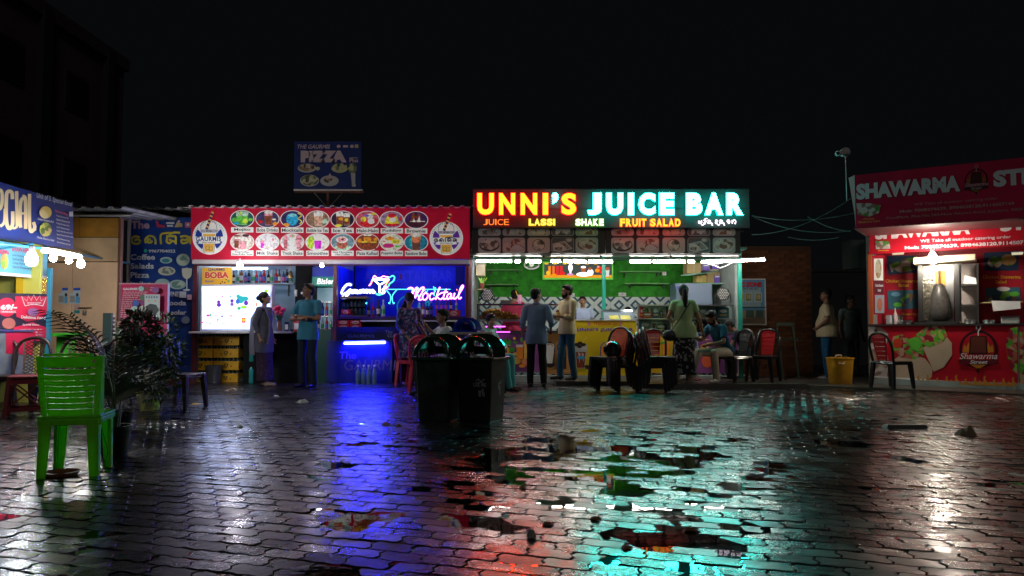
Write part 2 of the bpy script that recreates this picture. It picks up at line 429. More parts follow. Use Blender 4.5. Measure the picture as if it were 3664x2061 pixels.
# concrete apron strip along the right stall
m_apron = concrete('wet_apron_concrete', (.05, .044, .036), (.10, .09, .075), 50, .4, .35, .55)
b = B()
P0 = Vector((6.42, 13.3)); UD = Vector((cos(radians(-33)), sin(radians(-33)))); ND = Vector((sin(radians(-33)), -cos(radians(-33))))
def rp(t, n, z): return (P0.x+UD.x*t+ND.x*n, P0.y+UD.y*t+ND.y*n, z)
b.hexa([rp(-1.5, .95, -.03), rp(6, .95, -.03), rp(6, -2.6, -.03), rp(-1.5, -2.6, -.03), rp(-1.5, .95, .035), rp(6, .95, .035), rp(6, -2.6, .035), rp(-1.5, -2.6, .035)], m_apron)
o = b.build('apron_slab', bevel=.01); o['kind'] = 'structure'; o['label'] = 'pale concrete apron in front of the shawarma stall'
# ------------------------------------------------------------ stall helpers
def fbox(cv_or_b, x0, y0, x1, y1, Y0, Y1, m):
    """upright box: its front face spans these picture bounds at depth Y0 and it runs straight back to Y1"""
    a = at(x0, y1, Y0); c = at(x1, y0, Y0)
    cv_or_b.box(a.x, c.x, Y0, Y1, a.z, c.z, m)
def mk(name, parent, fn, **k):
    b = B(); fn(b); return b.build(name, parent, **k)
def fb(name, parent, x0, y0, x1, y1, Y0, Y1, m, **k):
    return mk(name, parent, lambda b: fbox(b, x0, y0, x1, y1, Y0, Y1, m), **k)
def pm(key, col, e=0.0, rough=.4): return mat('print_'+key, col, rough, emit=col if e else None, es=e)
white_p = mat('white_paint', (.75, .75, .72), .45, var=.12, vscale=3); steel = mat('brushed_steel', (.62, .62, .62), .28, metal=1)
darkm = mat('dark_metal', (.03, .03, .032), .5); maroon = mat('maroon_paint', (.13, .02, .03), .45, var=.2); teal_paint = mat('teal_paint', (.01, .30, .22), .4)
def glassmat(key):
    m = bpy.data.materials.new(key); m.use_nodes = True; N = m.node_tree.nodes; L = m.node_tree.links
    for n in list(N): N.remove(n)
    o = N.new('ShaderNodeOutputMaterial'); mx = N.new('ShaderNodeMixShader'); t = N.new('ShaderNodeBsdfTransparent'); g = N.new('ShaderNodeBsdfGlossy'); f = N.new('ShaderNodeFresnel')
    g.inputs['Roughness'].default_value = .02; t.inputs[0].default_value = (.93, .96, .95, 1); L.new(f.outputs[0], mx.inputs[0]); L.new(t.outputs[0], mx.inputs[1]); L.new(g.outputs[0], mx.inputs[2]); L.new(mx.outputs[0], o.inputs[0]); MATS[key] = m; return m
glass = glassmat('case_glass')
black_r = mat('black_rubber', (.012, .012, .012), .55)
def tube_light(label, a, b_, m, group, r=.014, cat='tube light'):
    t = thing('tube_light', label, cat, tuple((Vector(a)+Vector(b_))/2), 0, group)
    d = (Vector(b_)-Vector(a)).normalized()
    mk('glowing_tube', t, lambda q: q.tube([a, b_], r, m, 8), smooth=40)
    mk('batten', t, lambda q: q.bar(Vector(a)+Vector((0, .02, .028)), Vector(b_)+Vector((0, .02, .028)), .03, .03, white_p))
    for e_ in (Vector(a), Vector(b_)): mk('end_cap', t, lambda q: q.ball(e_, .020, white_p, 8, 5))
    return t
# ---- bottles and boxes, one of each kind, copied
def bottle_proto(key, glassm, label_m, capm, h=.30, r=.037, neck=.3):
    t = thing('bottle', 'x', 'bottle', (0, 0, 0))
    mk('glass_body', t, lambda q: q.lathe([(r*.9, 0), (r, .01), (r, h*.55), (r*.85, h*.64), (r*.38, h*.74), (r*.34, h*.92)], (0, 0, 0), glassm, 10), local=True, smooth=40)
    mk('bottle_label', t, lambda q: q.lathe([(r*1.02, h*.15), (r*1.02, h*.45)], (0, 0, 0), label_m, 10, cap=False), local=True, smooth=40)
    mk('cap', t, lambda q: q.lathe([(r*.42, h*.90), (r*.42, h)], (0, 0, 0), capm, 8), local=True)
    return t
cream_l = pm('cream_label', (.7, .65, .5)); red_l = pm('red_label', (.5, .03, .04)); blue_l = pm('blue_label', (.08, .12, .5)); green_l = pm('green_label', (.05, .35, .12))
gold_l = pm('gold_label', (.7, .45, .05)); pink_l = pm('pink_label', (.6, .1, .35)); white_l = pm('white_label', (.8, .8, .8))
g_dark = mat('dark_bottle_glass', (.03, .02, .03), .12); g_blue = mat('blue_bottle_glass', (.05, .1, .3), .12); g_amber = mat('amber_bottle_glass', (.25, .08, .02), .12)
g_clear = mat('clear_bottle_glass', (.45, .55, .55), .1); g_teal = mat('teal_bottle', (.08, .45, .42), .15); g_red = mat('red_syrup', (.5, .03, .04), .12)
cap_w = mat('white_cap', (.7, .7, .7), .4); cap_r = mat('red_cap', (.5, .02, .02), .4); cap_b = mat('black_cap', (.02, .02, .02), .4)
BOT = [bottle_proto('a', g_dark, cream_l, cap_b), bottle_proto('b', g_blue, pink_l, cap_w), bottle_proto('c', g_amber, white_l, cap_b, .34),
       bottle_proto('d', g_red, blue_l, cap_r), bottle_proto('e', g_clear, green_l, cap_w), bottle_proto('f', g_dark, blue_l, cap_w, .33)]
BUSE = [False]*6
ORD = 'first second third fourth fifth sixth seventh eighth ninth tenth eleventh twelfth thirteenth fourteenth fifteenth sixteenth'.split()
def bottle(k, loc, label, group, s=1):
    if not BUSE[k]:
        BUSE[k] = True; o = BOT[k]; o.location = loc; o['label'] = label; o['group'] = group; o.scale = (s, s, s); return o
    return dup(BOT[k], loc, 0, label, group, s)
# =================================================== GAURMIS STALL (middle-left)
DG = 13.8
red_b = mat('banner_red', (.50, .006, .035), .34, emit=(.5, .006, .035), es=.22, var=.22, vscale=1.3, bump=.25, bscale=2.2); white_b = pm('banner_white', (.80, .80, .76), .28); ink_g = pm('banner_ink', (.02, .06, .05), 0)  # banner prints glow faintly, standing in for light falling on the vinyl
gs = thing('drinks_stall', 'red-fronted drinks stall with striped round cup logos and blue neon bar', 'stall', tuple(at(1180, 1365, DG)[:2])+(0,))
L0 = at(692, 1000, DG).x; L1 = at(1678, 1000, DG).x; MX = at(1201, 1000, DG).x
lblue = mat('pale_blue_wall', (.35, .48, .62), .6, var=.1); dblue = mat('deep_blue_wall', (.04, .08, .7), .5, var=.25, vscale=2)
zf = at(1180, 950, DG).z; zr = at(1180, 745, DG).z
mk('rear_wall', gs, lambda b: b.box(L0, MX, 15.3, 15.38, 0, zr, lblue))
mk('rear_wall', gs, lambda b: b.box(MX, L1, 15.5, 15.58, 0, zr, dblue))
mk('side_wall', gs, lambda b: b.box(L0-.02, L0+.03, DG+.1, 15.3, 0, zr, lblue))
mk('side_wall', gs, lambda b: b.box(L1-.03, L1+.02, DG+.1, 15.5, 0, zr, dblue))
mk('partition', gs, lambda b: b.box(MX-.02, MX+.02, DG+.15, 15.3, 0, zf, dblue))
mk('ceiling', gs, lambda b: b.box(L0, L1, DG+.1, 15.5, zf+.2, zf+.24, white_p))
mk('stall_floor', gs, lambda b: b.box(L0, L1, DG+.25, 15.5, 0.01, .09, darkm))
mk('fascia_beam', gs, lambda b: (fbox(b, 687, 929, 1678, 944, DG-.12, DG+.1, white_p), fbox(b, 695, 946, 1670, 950, DG-.06, DG+.05, maroon)), bevel=.006)
for xa, xb in ((694, 708), (1194, 1207), (1666, 1677)):
    mk('post', gs, lambda b: b.box(at(xa, 1000, DG).x, at(xb, 1000, DG).x, DG-.04, DG+.04, 0, zf, maroon), bevel=.004)
# corrugated roof
def corr(x0, x1, y0, y1, z, m, pitch=.2, slope=.06):
    b = B(); prof = []; x = x0
    while x < x1:
        prof += [(x, 0), (x+pitch*.45, 0), (x+pitch*.58, .035), (x+pitch*.85, .035)]; x += pitch
    n = len(prof)
    vs = [(px, y0, z+pz) for px, pz in prof]+[(px, y1, z+pz+(y1-y0)*slope) for px, pz in prof]
    vs += [(px, y0, z+pz-.006) for px, pz in prof]+[(px, y1, z+pz-.006+(y1-y0)*slope) for px, pz in prof]
    fs = [(i, i+1, n+i+1, n+i) for i in range(n-1)]+[(2*n+i, 3*n+i, 3*n+i+1, 2*n+i+1) for i in range(n-1)]+[(i, 2*n+i, 2*n+i+1, i+1) for i in range(n-1)]
    b.add(vs, fs, m); return b
roof_m = mat('roof_sheet', (.62, .66, .58), .45, var=.2, vscale=2)
corr(L0-.1, L1, DG-.28, 15.8, at(1100, 742, DG-.25).z, roof_m).build('roof', gs)
# banner over the stall
bn = thing('menu_banner', 'long red drinks menu banner with sixteen oval pictures above the drinks stall', 'banner', tuple(at(1180, 925, DG-.15)))
DB = DG-.16
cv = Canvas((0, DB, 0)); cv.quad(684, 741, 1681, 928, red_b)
pts_t = [(684, 741), (850, 744), (1050, 745), (1280, 747), (1480, 748), (1681, 742)]
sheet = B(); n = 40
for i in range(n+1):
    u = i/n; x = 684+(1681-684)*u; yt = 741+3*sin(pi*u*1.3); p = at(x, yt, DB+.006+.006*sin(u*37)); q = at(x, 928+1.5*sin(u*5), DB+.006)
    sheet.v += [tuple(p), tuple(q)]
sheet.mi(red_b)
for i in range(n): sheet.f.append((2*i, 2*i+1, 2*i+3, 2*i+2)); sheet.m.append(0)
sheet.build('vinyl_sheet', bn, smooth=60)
mk('banner_frame', bn, lambda b: (fbox(b, 684, 743, 1681, 926, DB+.03, DB+.07, darkm)))
row1 = ['Mojito', 'Boba Drinks', 'Mocktails', 'Bubble Ice Tea', 'Ice Tea', 'Halo-Halo', 'Pudding', 'Brownie']
row2 = ['Cold Coffee', 'Milk Shake', 'Thick Shake', 'Smoothie', 'Hot Chocolate', 'Pizza Kulhad', 'Popping Boba', 'Rainbow Boba']
cxs = [867, 957, 1046, 1136, 1226, 1315, 1402, 1489]
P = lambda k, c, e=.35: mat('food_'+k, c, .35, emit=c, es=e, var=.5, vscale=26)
bgs = [[(.02, .09, .09), (.05, .04, .12), (.04, .02, .10), (.28, .16, .10), (.03, .015, .04), (.55, .10, .14), (.35, .22, .35), (.06, .02, .10)],
       [(.60, .55, .5), (.95, .93, .98), (.85, .8, .85), (.9, .9, .75), (.18, .3, .35), (.3, .06, .03), (.75, .7, .55), (.02, .2, .32)]]
def cup(c, cx, cy, w, h, m1, m2, m3):
    c.poly([(cx-w, cy-h), (cx+w, cy-h), (cx+w*.78, cy+h), (cx-w*.78, cy+h)], m1)
    c.poly([(cx-w*.93, cy-h*.45), (cx+w*.93, cy-h*.45), (cx+w*.75, cy+h*.95), (cx-w*.75, cy+h*.95)], m2)
    c.ell(cx, cy-h, w, h*.22, m3, 12)
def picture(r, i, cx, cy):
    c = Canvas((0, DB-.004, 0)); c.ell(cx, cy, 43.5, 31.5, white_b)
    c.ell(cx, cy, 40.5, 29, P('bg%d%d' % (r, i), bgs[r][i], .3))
    gr = P('leaf', (.12, .5, .06)); lm = P('lime', (.5, .75, .05)); br = P('brown', (.22, .05, .02)); og = P('orange', (.8, .28, .03)); wh = P('cream', (.85, .78, .62)); bl = P('aqua', (.02, .35, .6)); rd = P('red', (.6, .02, .03)); ye = P('yellow', (.8, .6, .05)); mg = P('magenta', (.6, .02, .6)); pk = P('pink', (.7, .3, .35)); dk = P('cocoa', (.07, .015, .03)); ic = P('ice', (.45, .65, .5))
    k = r*8+i
    if k == 0: cup(c, cx, cy, 22, 22, ic, gr, ic); c.ell(cx+12, cy+8, 10, 9, lm); c.ell(cx-26, cy+4, 9, 9, gr); c.ell(cx+30, cy+3, 8, 6, gr); c.ell(cx-20, cy+16, 9, 5, bl); c.poly([(cx-14, cy-20), (cx-4, cy-26), (cx-2, cy-12)], lm)
    elif k == 1: cup(c, cx+4, cy-1, 15, 23, pk, br, wh); c.ell(cx-26, cy+10, 11, 6, rd); c.ell(cx+27, cy+17, 9, 7, og); c.ell(cx+24, cy+2, 8, 3, wh)
    elif k == 2: c.ell(cx, cy+1, 22, 22, bl); c.ell(cx, cy-14, 16, 6, P('sky', (.2, .6, .7))); c.ell(cx-20, cy+20, 11, 6, og); c.stroke([(cx+20, cy-22), (cx+33, cy-12), (cx+22, cy-2), (cx+34, cy+8), (cx+26, cy+18)], 3.5, ye)
    elif k == 3: cup(c, cx+4, cy, 17, 23, wh, P('tea', (.62, .36, .25)), wh); c.poly([(cx-34, cy+2), (cx-20, cy-10), (cx-14, cy+4)], P('tan', (.4, .25, .15))); c.ell(cx+28, cy+8, 10, 9, ic)
    elif k == 4: cup(c, cx-10, cy-1, 13, 22, wh, br, wh); cup(c, cx+15, cy+1, 12, 20, wh, br, wh); c.ell(cx-6, cy-2, 8, 6, og); c.ell(cx+14, cy+2, 7, 6, ye); c.ell(cx-14, cy+22, 12, 5, ye)
    elif k == 5: c.ell(cx, cy+14, 27, 12, rd); c.ell(cx-14, cy-1, 10, 9, ye); c.ell(cx+8, cy-12, 13, 9, wh); c.ell(cx+14, cy+6, 13, 10, white_b); c.ell(cx-3, cy-14, 9, 4, P('violet', (.15, .1, .5))); c.ell(cx+30, cy+4, 6, 6, rd); c.ell(cx+22, cy-20, 9, 4, ye)
    elif k == 6: c.ell(cx, cy+16, 27, 8, rd); c.poly([(cx-18, cy-12), (cx+18, cy-12), (cx+26, cy+14), (cx-26, cy+14)], ye); c.ell(cx+4, cy, 12, 9, white_b); c.ell(cx, cy-15, 14, 8, rd); c.ell(cx+31, cy-3, 5, 8, rd)
    elif k == 7: c.ell(cx, cy+12, 32, 14, dk); c.ell(cx-10, cy-10, 7, 15, br); c.ell(cx+8, cy-8, 8, 15, br); c.poly([(cx-12, cy+8), (cx-8, cy-6), (cx-2, cy+8)], white_b); c.poly([(cx+2, cy+8), (cx+12, cy-14), (cx+16, cy+8)], white_b); c.stroke([(cx-22, cy+6), (cx, cy+4), (cx+32, cy+6)], 2.5, wh)
    elif k == 8: cup(c, cx-20, cy+4, 9, 18, pk, br, wh); cup(c, cx+2, cy+6, 14, 20, wh, pk, wh); cup(c, cx+24, cy+4, 9, 16, wh, wh, wh); c.ell(cx-18, cy-22, 10, 3, br); c.ell(cx+14, cy-23, 12, 5, dk)
    elif k == 9: cup(c, cx-18, cy+9, 7, 13, pk, mg, pk); c.ell(cx+20, cy-8, 4, 5, pk); c.ell(cx-2, cy+17, 14, 4, wh)
    elif k == 10: cup(c, cx-24, cy+2, 8, 22, pk, P('berry', (.45, .12, .15)), pk); cup(c, cx, cy+2, 10, 24, white_b, white_b, pk); cup(c, cx+24, cy+2, 10, 22, P('berry', (.45, .12, .15)), pk, pk); c.stroke([(cx+2, cy-26), (cx, cy-14)], 2.4, gr)
    elif k == 11: c.ell(cx-24, cy+2, 12, 22, lm); cup(c, cx+2, cy+4, 14, 21, white_b, mg, wh); c.ell(cx+27, cy+4, 9, 20, wh); c.stroke([(cx-18, cy-20), (cx-12, cy-8)], 3, gr)
    elif k == 12: c.ell(cx, cy+20, 32, 9, ic); c.ell(cx-2, cy+6, 19, 18, P('rust', (.4, .1, .06))); c.ell(cx-2, cy-9, 21, 12, wh); c.ell(cx-2, cy-9, 15, 8, pk); c.ell(cx, cy-10, 5, 4, br)
    elif k == 13: cup(c, cx, cy-12, 15, 13, br, og, wh); cup(c, cx-12, cy+12, 14, 13, br, br, ye); cup(c, cx+22, cy+12, 12, 12, br, br, ye); c.ell(cx-28, cy-6, 9, 8, og); c.ell(cx+30, cy-10, 8, 7, og)
    elif k == 14: c.ell(cx-6, cy-14, 15, 7, og); c.ell(cx+14, cy-3, 17, 8, ye); c.ell(cx-12, cy+12, 20, 8, pm('food_pinkberry', (.6, .02, .2), .3)); c.ell(cx+20, cy+15, 7, 4, gr); c.ell(cx-28, cy-2, 5, 2, rd)
    else: c.ell(cx-14, cy-2, 12, 16, P('cyan', (.02, .5, .55))); cup(c, cx, cy+2, 17, 26, og, P('wine', (.16, .06, .05)), wh); c.ell(cx, cy-8, 14, 10, P('coral', (.7, .18, .08)))
    return c.build('menu_picture', bn)
for r, names in enumerate((row1, row2)):
    for i, nm in enumerate(names):
        sag = 4*i/7 if r == 0 else 1.5*i/7
        cx = cxs[i]; cy = (783 if r == 0 else 866)+sag
        picture(r, i, cx, cy)
        c = Canvas((0, DB-.018, 0)); y0 = (813 if r == 0 else 896)+sag
        c.quad(cx-40, y0, cx+40, y0+19, white_b)
        if nm in ('Cold Coffee', 'Hot Chocolate'):
            c.text(nm, cx-(26 if r and i == 0 else 34), y0+2, cx+(24 if i == 0 else 34), y0+9, ink_g, .015)
            c.text('Oreo/Kitkat Shake' if i == 0 else 'Hot Coffee', cx-(36 if i == 0 else 25), y0+10, cx+(37 if i == 0 else 25), y0+17, ink_g, .015)
        else:
            hw = min(37, 4.2*len(nm)+4); c.text(nm, cx-hw, y0+3.5, cx+hw, y0+15.5, ink_g, .02)
        c.build('name_plate', bn)
def logo(cx, cy, R, disc, ink, odi):
    c = Canvas((0, DB-.005, 0)); c.ell(cx, cy, R, R, white_b, 40)
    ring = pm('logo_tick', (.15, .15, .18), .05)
    for a in range(200, 341, 8):
        for s_ in (1,):
            q = radians(a); c.stroke([(cx+R*.84*cos(q), cy+R*.84*sin(q)), (cx+R*.93*cos(q), cy+R*.93*sin(q))], 1.5, ring, 1, False)
    c.poly([(cx+R*.8*cos(radians(a)), cy+R*.8*sin(radians(a))) for a in range(150, 215, 8)]+[(cx-R*.3, cy-R*.1)], disc)
    c.poly([(cx+R*.8*cos(radians(a)), cy+R*.8*sin(radians(a))) for a in range(-35, 31, 8)]+[(cx+R*.3, cy-R*.1)], disc)
    c.poly([(cx+R*.8*cos(radians(a)), cy+R*.8*sin(radians(a))) for a in range(120, 160, 8)]+[(cx-R*.3, cy+R*.4)], disc)
    c.poly([(cx+R*.8*cos(radians(a)), cy+R*.8*sin(radians(a))) for a in range(25, 62, 8)]+[(cx+R*.3, cy+R*.4)], disc)
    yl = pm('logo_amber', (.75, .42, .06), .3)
    c.poly([(cx-R*.42, cy-R*.2), (cx+R*.42, cy-R*.2), (cx+R*.28, cy+R*.93), (cx-R*.28, cy+R*.93)], white_b)
    c.poly([(cx-R*.36, cy-R*.18), (cx+R*.36, cy-R*.18), (cx+R*.33, cy-R*.04), (cx-R*.33, cy-R*.04)], yl)
    c.poly([(cx-R*.30, cy+R*.38), (cx+R*.30, cy+R*.38), (cx+R*.25, cy+R*.85), (cx-R*.25, cy+R*.85)], yl)
    for pp in ([(-.16, .75), (-.2, .55), (0, .5), (.02, .7)], [(.02, .78), (.0, .6), (.2, .55), (.2, .74)]):
        c.stroke([(cx+R*a, cy+R*b_) for a, b_ in pp], 1.6, ring, 2, False, True)
    c.stroke([(cx-R*.42, cy-R*.2), (cx-R*.28, cy+R*.92), (cx+R*.28, cy+R*.92), (cx+R*.42, cy-R*.2)], 1.5, ring, 1, False)
    c.poly([(cx-R*.5, cy-R*.44), (cx+R*.55, cy-R*.44), (cx+R*.52, cy-R*.24), (cx-R*.47, cy-R*.24)], pm('logo_lid', (.55, .55, .6), .2))
    c.text('BOBA', cx-R*.16, cy-R*.40, cx+R*.22, cy-R*.28, ring, .03)
    for s_ in (-.42, -.34, -.26, .3, .38, .46): c.stroke([(cx+R*s_, cy-R*.4), (cx+R*s_, cy-R*.28)], 1.6, ring, 1, False)
    c.stroke([(cx-R*.45, cy-R*.46), (cx-R*.38, cy-R*.8), (cx, cy-R*.97), (cx+R*.38, cy-R*.8), (cx+R*.48, cy-R*.46)], 1.8, ring)
    c.quad(cx-R*.86, cy-R*.02, cx+R*.86, cy+R*.26, white_b)
    if odi: odia(c, ['e', 'ga', 'au', 'ma', 'i', 'sa'], cx-R*.72, cy+R*.0, cx+R*.68, cy+R*.24, 3.6, ink)
    else: c.text('GAURMIS', cx-R*.72, cy-R*.02, cx+R*.72, cy+R*.25, ink, .03, space=1.1)
    c.text('9967704022', cx-R*.32, cy+R*.28, cx+R*.34, cy+R*.36, ring, .02)
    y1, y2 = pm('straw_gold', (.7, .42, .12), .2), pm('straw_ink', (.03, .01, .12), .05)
    for k in range(10):
        t0, t1 = k/10, (k+1)/10; A = (cx-R*.12, cy-R*.45); E_ = (cx+R*.27, cy-R*1.45)
        p0 = (A[0]+(E_[0]-A[0])*t0, A[1]+(E_[1]-A[1])*t0); p1 = (A[0]+(E_[0]-A[0])*t1, A[1]+(E_[1]-A[1])*t1)
        c.poly([(p0[0]-4.5, p0[1]-1), (p0[0]+4.5, p0[1]+3), (p1[0]+4.5, p1[1]+3), (p1[0]-4.5, p1[1]-1)], y1 if k % 2 else y2)
    c.build('cup_logo', bn)
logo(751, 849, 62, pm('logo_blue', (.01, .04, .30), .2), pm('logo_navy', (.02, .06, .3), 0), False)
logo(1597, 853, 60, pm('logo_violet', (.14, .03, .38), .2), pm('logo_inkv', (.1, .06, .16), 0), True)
bulb_w = emat('lamp_white', (1, .9, .97), 200)
def bulb(label, p, m, group, r=.035, warm=False, cord=None):
    t = thing('light_bulb', label, 'bulb', tuple(p), 0, group)
    mk('glowing_globe', t, lambda q: q.lathe([(.002, -r*1.2), (r*.7, -r), (r, -r*.2), (r*.8, r*.6), (r*.45, r*1.2)], p, m, 12), smooth=60)
    mk('bulb_socket', t, lambda q: q.lathe([(r*.45, r*1.2), (r*.45, r*2.2), (r*.2, r*2.4)], p, cap_w, 8))
    if cord: mk('bulb_cord', t, lambda q: q.tube([Vector(p)+Vector((0, 0, r*2.3)), cord], .004, black_r, 5))
    return t
bulb('bright bulb under the white fascia above the bottle shelf', at(858, 949, DB-.62), bulb_w, 'bulbs under the red banner', .05)
bulb('small bright bulb under the fascia beside the blue fridge top', at(1152, 950, DB-.6), bulb_w, 'bulbs under the red banner', .03)
# interior lamp of the bottle corner and of the bar
tube_light('white tube inside the bottle corner behind the fascia', at(740, 962, 14.6), at(960, 962, 14.6), emat('tube_cool', (.6, .8, 1), 22), 'tubes inside the drinks stall')
tube_light('blue tube high inside the mocktail bar', at(1230, 948, 14.3), at(1640, 948, 14.3), emat('tube_blue', (.012, .03, 1), 48), 'tubes inside the drinks stall')
tube_light('bright blue tube on the bar front below the counter', at(1230, 1229, DG-.10), at(1380, 1226, DG-.10), emat('tube_blue2', (.010, .015, 1), 480), 'tubes inside the drinks stall', .017)
# light box
lb = thing('light_box', 'glaring white backlit menu box with mocktail pictures above the yellow crates', 'light box', tuple(at(843, 1183, DG)))
fb('box_frame', lb, 716, 1018, 974, 1184, DG-.06, DG+.12, white_p)
lw = emat('lightbox_white', (.42, .56, 1), 3.6)
c = Canvas((0, DG-.0665, 0)); c.quad(723, 1025, 966, 1177, lw); c.build('lit_panel', lb)
c = Canvas((0, DG-.070, 0))
def Z5(x, y): return (640+x/2.898, 900+y/2.898)
lp = lambda k, col, s_=1.0: emat('lb_'+k, col, s_)
tealk = lp('teal', (.05, .55, .6)); viol = lp('violet', (.22, .05, .6)); pinkk = lp('pink', (.9, .1, .5)); limek = lp('lime', (.45, .95, .05)); blueg = lp('bluegrey', (.2, .5, .75)); redk = lp('red', (.9, .05, .08)); darkk = lp('ink', (.1, .1, .2))
for k in range(18):
    y = 432+k*9; 
    if y < 590: c.stroke([Z5(262, y), Z5(390 if k % 3 else 375, y)], .9, blueg, 1, False); c.stroke([Z5(468, y+8), Z5(535, y+8)], .7, blueg, 1, False) if k > 7 else 0; c.stroke([Z5(740, y+6), Z5(815, y+6)], .8, blueg, 1, False) if k > 7 else 0
for (x, y, rx, ry, m) in ((400, 470, 7, 9, pinkk), (430, 462, 5, 7, tealk), (468, 465, 8, 10, pinkk), (427, 525, 18, 20, viol), (430, 555, 24, 22, viol), (565, 512, 20, 18, viol), (565, 548, 20, 20, lp('mauve', (.35, .15, .6))),
                       (630, 465, 20, 20, tealk), (655, 500, 40, 40, tealk), (625, 520, 22, 26, lp('blue', (.08, .2, .8))), (700, 490, 38, 24, tealk), (712, 535, 24, 26, viol), (690, 578, 34, 18, limek), (640, 590, 20, 18, lp('green', (.1, .6, .2))), (683, 440, 9, 8, pinkk), (550, 467, 9, 10, tealk),
                       (320, 664, 18, 14, pinkk), (345, 660, 10, 18, lp('green', (.1, .6, .2))), (405, 664, 24, 4, redk), (385, 638, 12, 5, redk), (468, 671, 15, 9, viol), (560, 668, 12, 14, lp('or', (1, .45, .3))), (262, 735, 16, 10, pinkk), (345, 745, 22, 4, darkk), (430, 700, 14, 5, darkk), (425, 715, 5, 22, darkk), (485, 744, 20, 4, tealk), (925, 412, 20, 18, limek), (825, 552, 12, 22, lp('or', (1, .45, .3)))):
    c.ell(640+x/2.898, 900+y/2.898, rx/2.898, ry/2.898, m, 12)
c.quad(*Z5(670, 685), *Z5(714, 740), redk); c.ell(*Z5(692, 710), 6, 6, lp('gold', (1, .7, .1)))
for k in range(4): c.stroke([Z5(255, 655+k*16), Z5(300+k*7, 655+k*16)], 1.2, tealk, 1, False)
c.build('printed_menu', lb)
# boba sign
bs = thing('shop_sign', 'yellow BOBA Special sign on top of the white light box', 'sign', tuple(at(775, 1018, DG-.02)))
fb('sign_board', bs, 722, 957, 828, 1017, DG-.03, DG+.03, pm('boba_yellow', (.75, .42, .03), .25))
c = Canvas((0, DG-.032, 0)); c.text('GAURMIS', 745, 960, 805, 969, pm('boba_navy', (.05, .05, .3)), .03)
c.text('BOBA', 733, 972, 820, 997, pm('boba_white', (.8, .7, .5), .25), .10); c.text('BOBA', 734, 973, 819, 996, pm('boba_red', (.62, .05, .04), .2), .05)
c.text('Special', 733, 1002, 766, 1011, pm('boba_blue', (.05, .1, .6)), .02, .3)
for (x, y) in ((796, 1008), (810, 1000), (805, 1011), (790, 1014)): c.ell(x, y, 2.5, 2.5, pm('pearl', (.06, .02, .02)), 8)
c.ell(818, 1006, 4, 5, pm('mintleaf', (.2, .45, .08)), 8); c.build('lettering', bs)
# shelf and bottles
sh = thing('wall_shelf', 'grey shelf along the rear of the drinks corner holding syrup bottles', 'shelf', tuple(at(940, 1016, 14.5)))
fb('shelf_board', sh, 826, 1012, 1052, 1017, 14.45, 14.75, lblue); fb('bracket', sh, 1030, 1017, 1035, 1060, 14.6, 14.63, darkm); fb('bracket', sh, 850, 1017, 855, 1040, 14.6, 14.63, darkm)
ks = [0, 4, 2, 1, 5, 4, 3, 1, 3, 0, 4, 3, 2, 1, 5, 4]
for i, k in enumerate(ks):
    p = at(836+i*13.6, 1012, 14.58); bottle(k, (p.x, 14.58+.03*(i % 2), p.z), '%s bottle from the BOBA sign in the row on the grey shelf' % ORD[i], 'bottles on the grey shelf', .78+.07*((i*7) % 3))
bell = thing('brass_bell', 'small brass bell hanging beside the bottle shelf', 'bell', tuple(at(1040, 985, 13.9)))
brass = mat('brass', (.5, .32, .12), .3, metal=1)
pb = at(1040, 990, 13.9)
mk('bell_cup', bell, lambda q: q.lathe([(.060, -.02), (.062, -.01), (.04, .04), (.03, .09), (.008, .11)], pb, brass, 14), smooth=50)
mk('hanger', bell, lambda q: q.tube([pb+Vector((0, 0, .1)), pb+Vector((0, 0, .28))], .006, brass, 6)); mk('clapper', bell, lambda q: q.ball(pb-Vector((0, 0, .035)), .014, brass, 8, 5))
# dark column, socket board, fridge
dkw = mat('dark_board', (.006, .008, .009), .7, spec=.2)
fb('dark_column', gs, 1052, 950, 1116, 1340, 14.3, 15.2, dkw)
sbd = thing('socket_board', 'white four-socket power strip on the dark column behind the man in the polo', 'socket board', tuple(at(1088, 1048, 14.29)))
fb('strip_plate', sbd, 1066, 1041, 1105, 1053, 14.26, 14.3, cap_w)
for i in range(4):
    mk('socket', sbd, lambda q: q.lathe([(.018, 0), (.018, .012), (.012, .02)], (0, 0, 0), cap_b, 10), local=True)
    s_ = sbd.children[-1]; p = at(1072+i*9, 1047, 14.26); s_.location = p-Vector(sbd.location); s_.rotation_euler = (pi/2, 0, 0)
fb('switch_plate', sbd, 1054, 1037, 1062, 1060, 14.27, 14.3, cap_w)
fr = thing('drinks_fridge', 'upright glass-door fridge with green lit header full of bottles', 'fridge', tuple(at(1160, 1345, 14.3))[:2]+(.09,))
wh_f = mat('fridge_white', (.62, .68, .7), .3)
fb('fridge_case', fr, 1112, 1022, 1193, 1345, 14.75, 15.2, mat('fridge_case', (.02, .12, .10), .35)); fb('fridge_top', fr, 1110, 955, 1195, 990, 14.32, 15.1, dblue)
fb('header_panel', fr, 1116, 990, 1196, 1021, 14.28, 15.1, mat('bisleri_green', (.0, .22, .16), .3, emit=(.0, .3, .2), es=.35))
c = Canvas((0, 14.277, 0)); c.text('Bisleri', 1134, 996, 1202, 1017, emat('sign_white', (1, 1, 1), 1.3), .03, .15); c.build('header_lettering', fr)
fb('inner_liner', fr, 1116, 1030, 1192, 1182, 14.72, 14.74, mat('liner', (.6, .75, .8), .4, emit=(.5, .8, 1), es=.18))
fb('lower_door', fr, 1112, 1184, 1193, 1345, 14.28, 14.7, mat('green_door', (.005, .07, .045), .35))
for y in (1080, 1130, 1180): fb('fridge_shelf', fr, 1114, y, 1192, y+2, 14.4, 14.72, steel)
fb('door_frame', fr, 1110, 1022, 1115, 1183, 14.28, 14.34, wh_f); fb('door_frame', fr, 1189, 1022, 1194, 1183, 14.28, 14.34, wh_f)
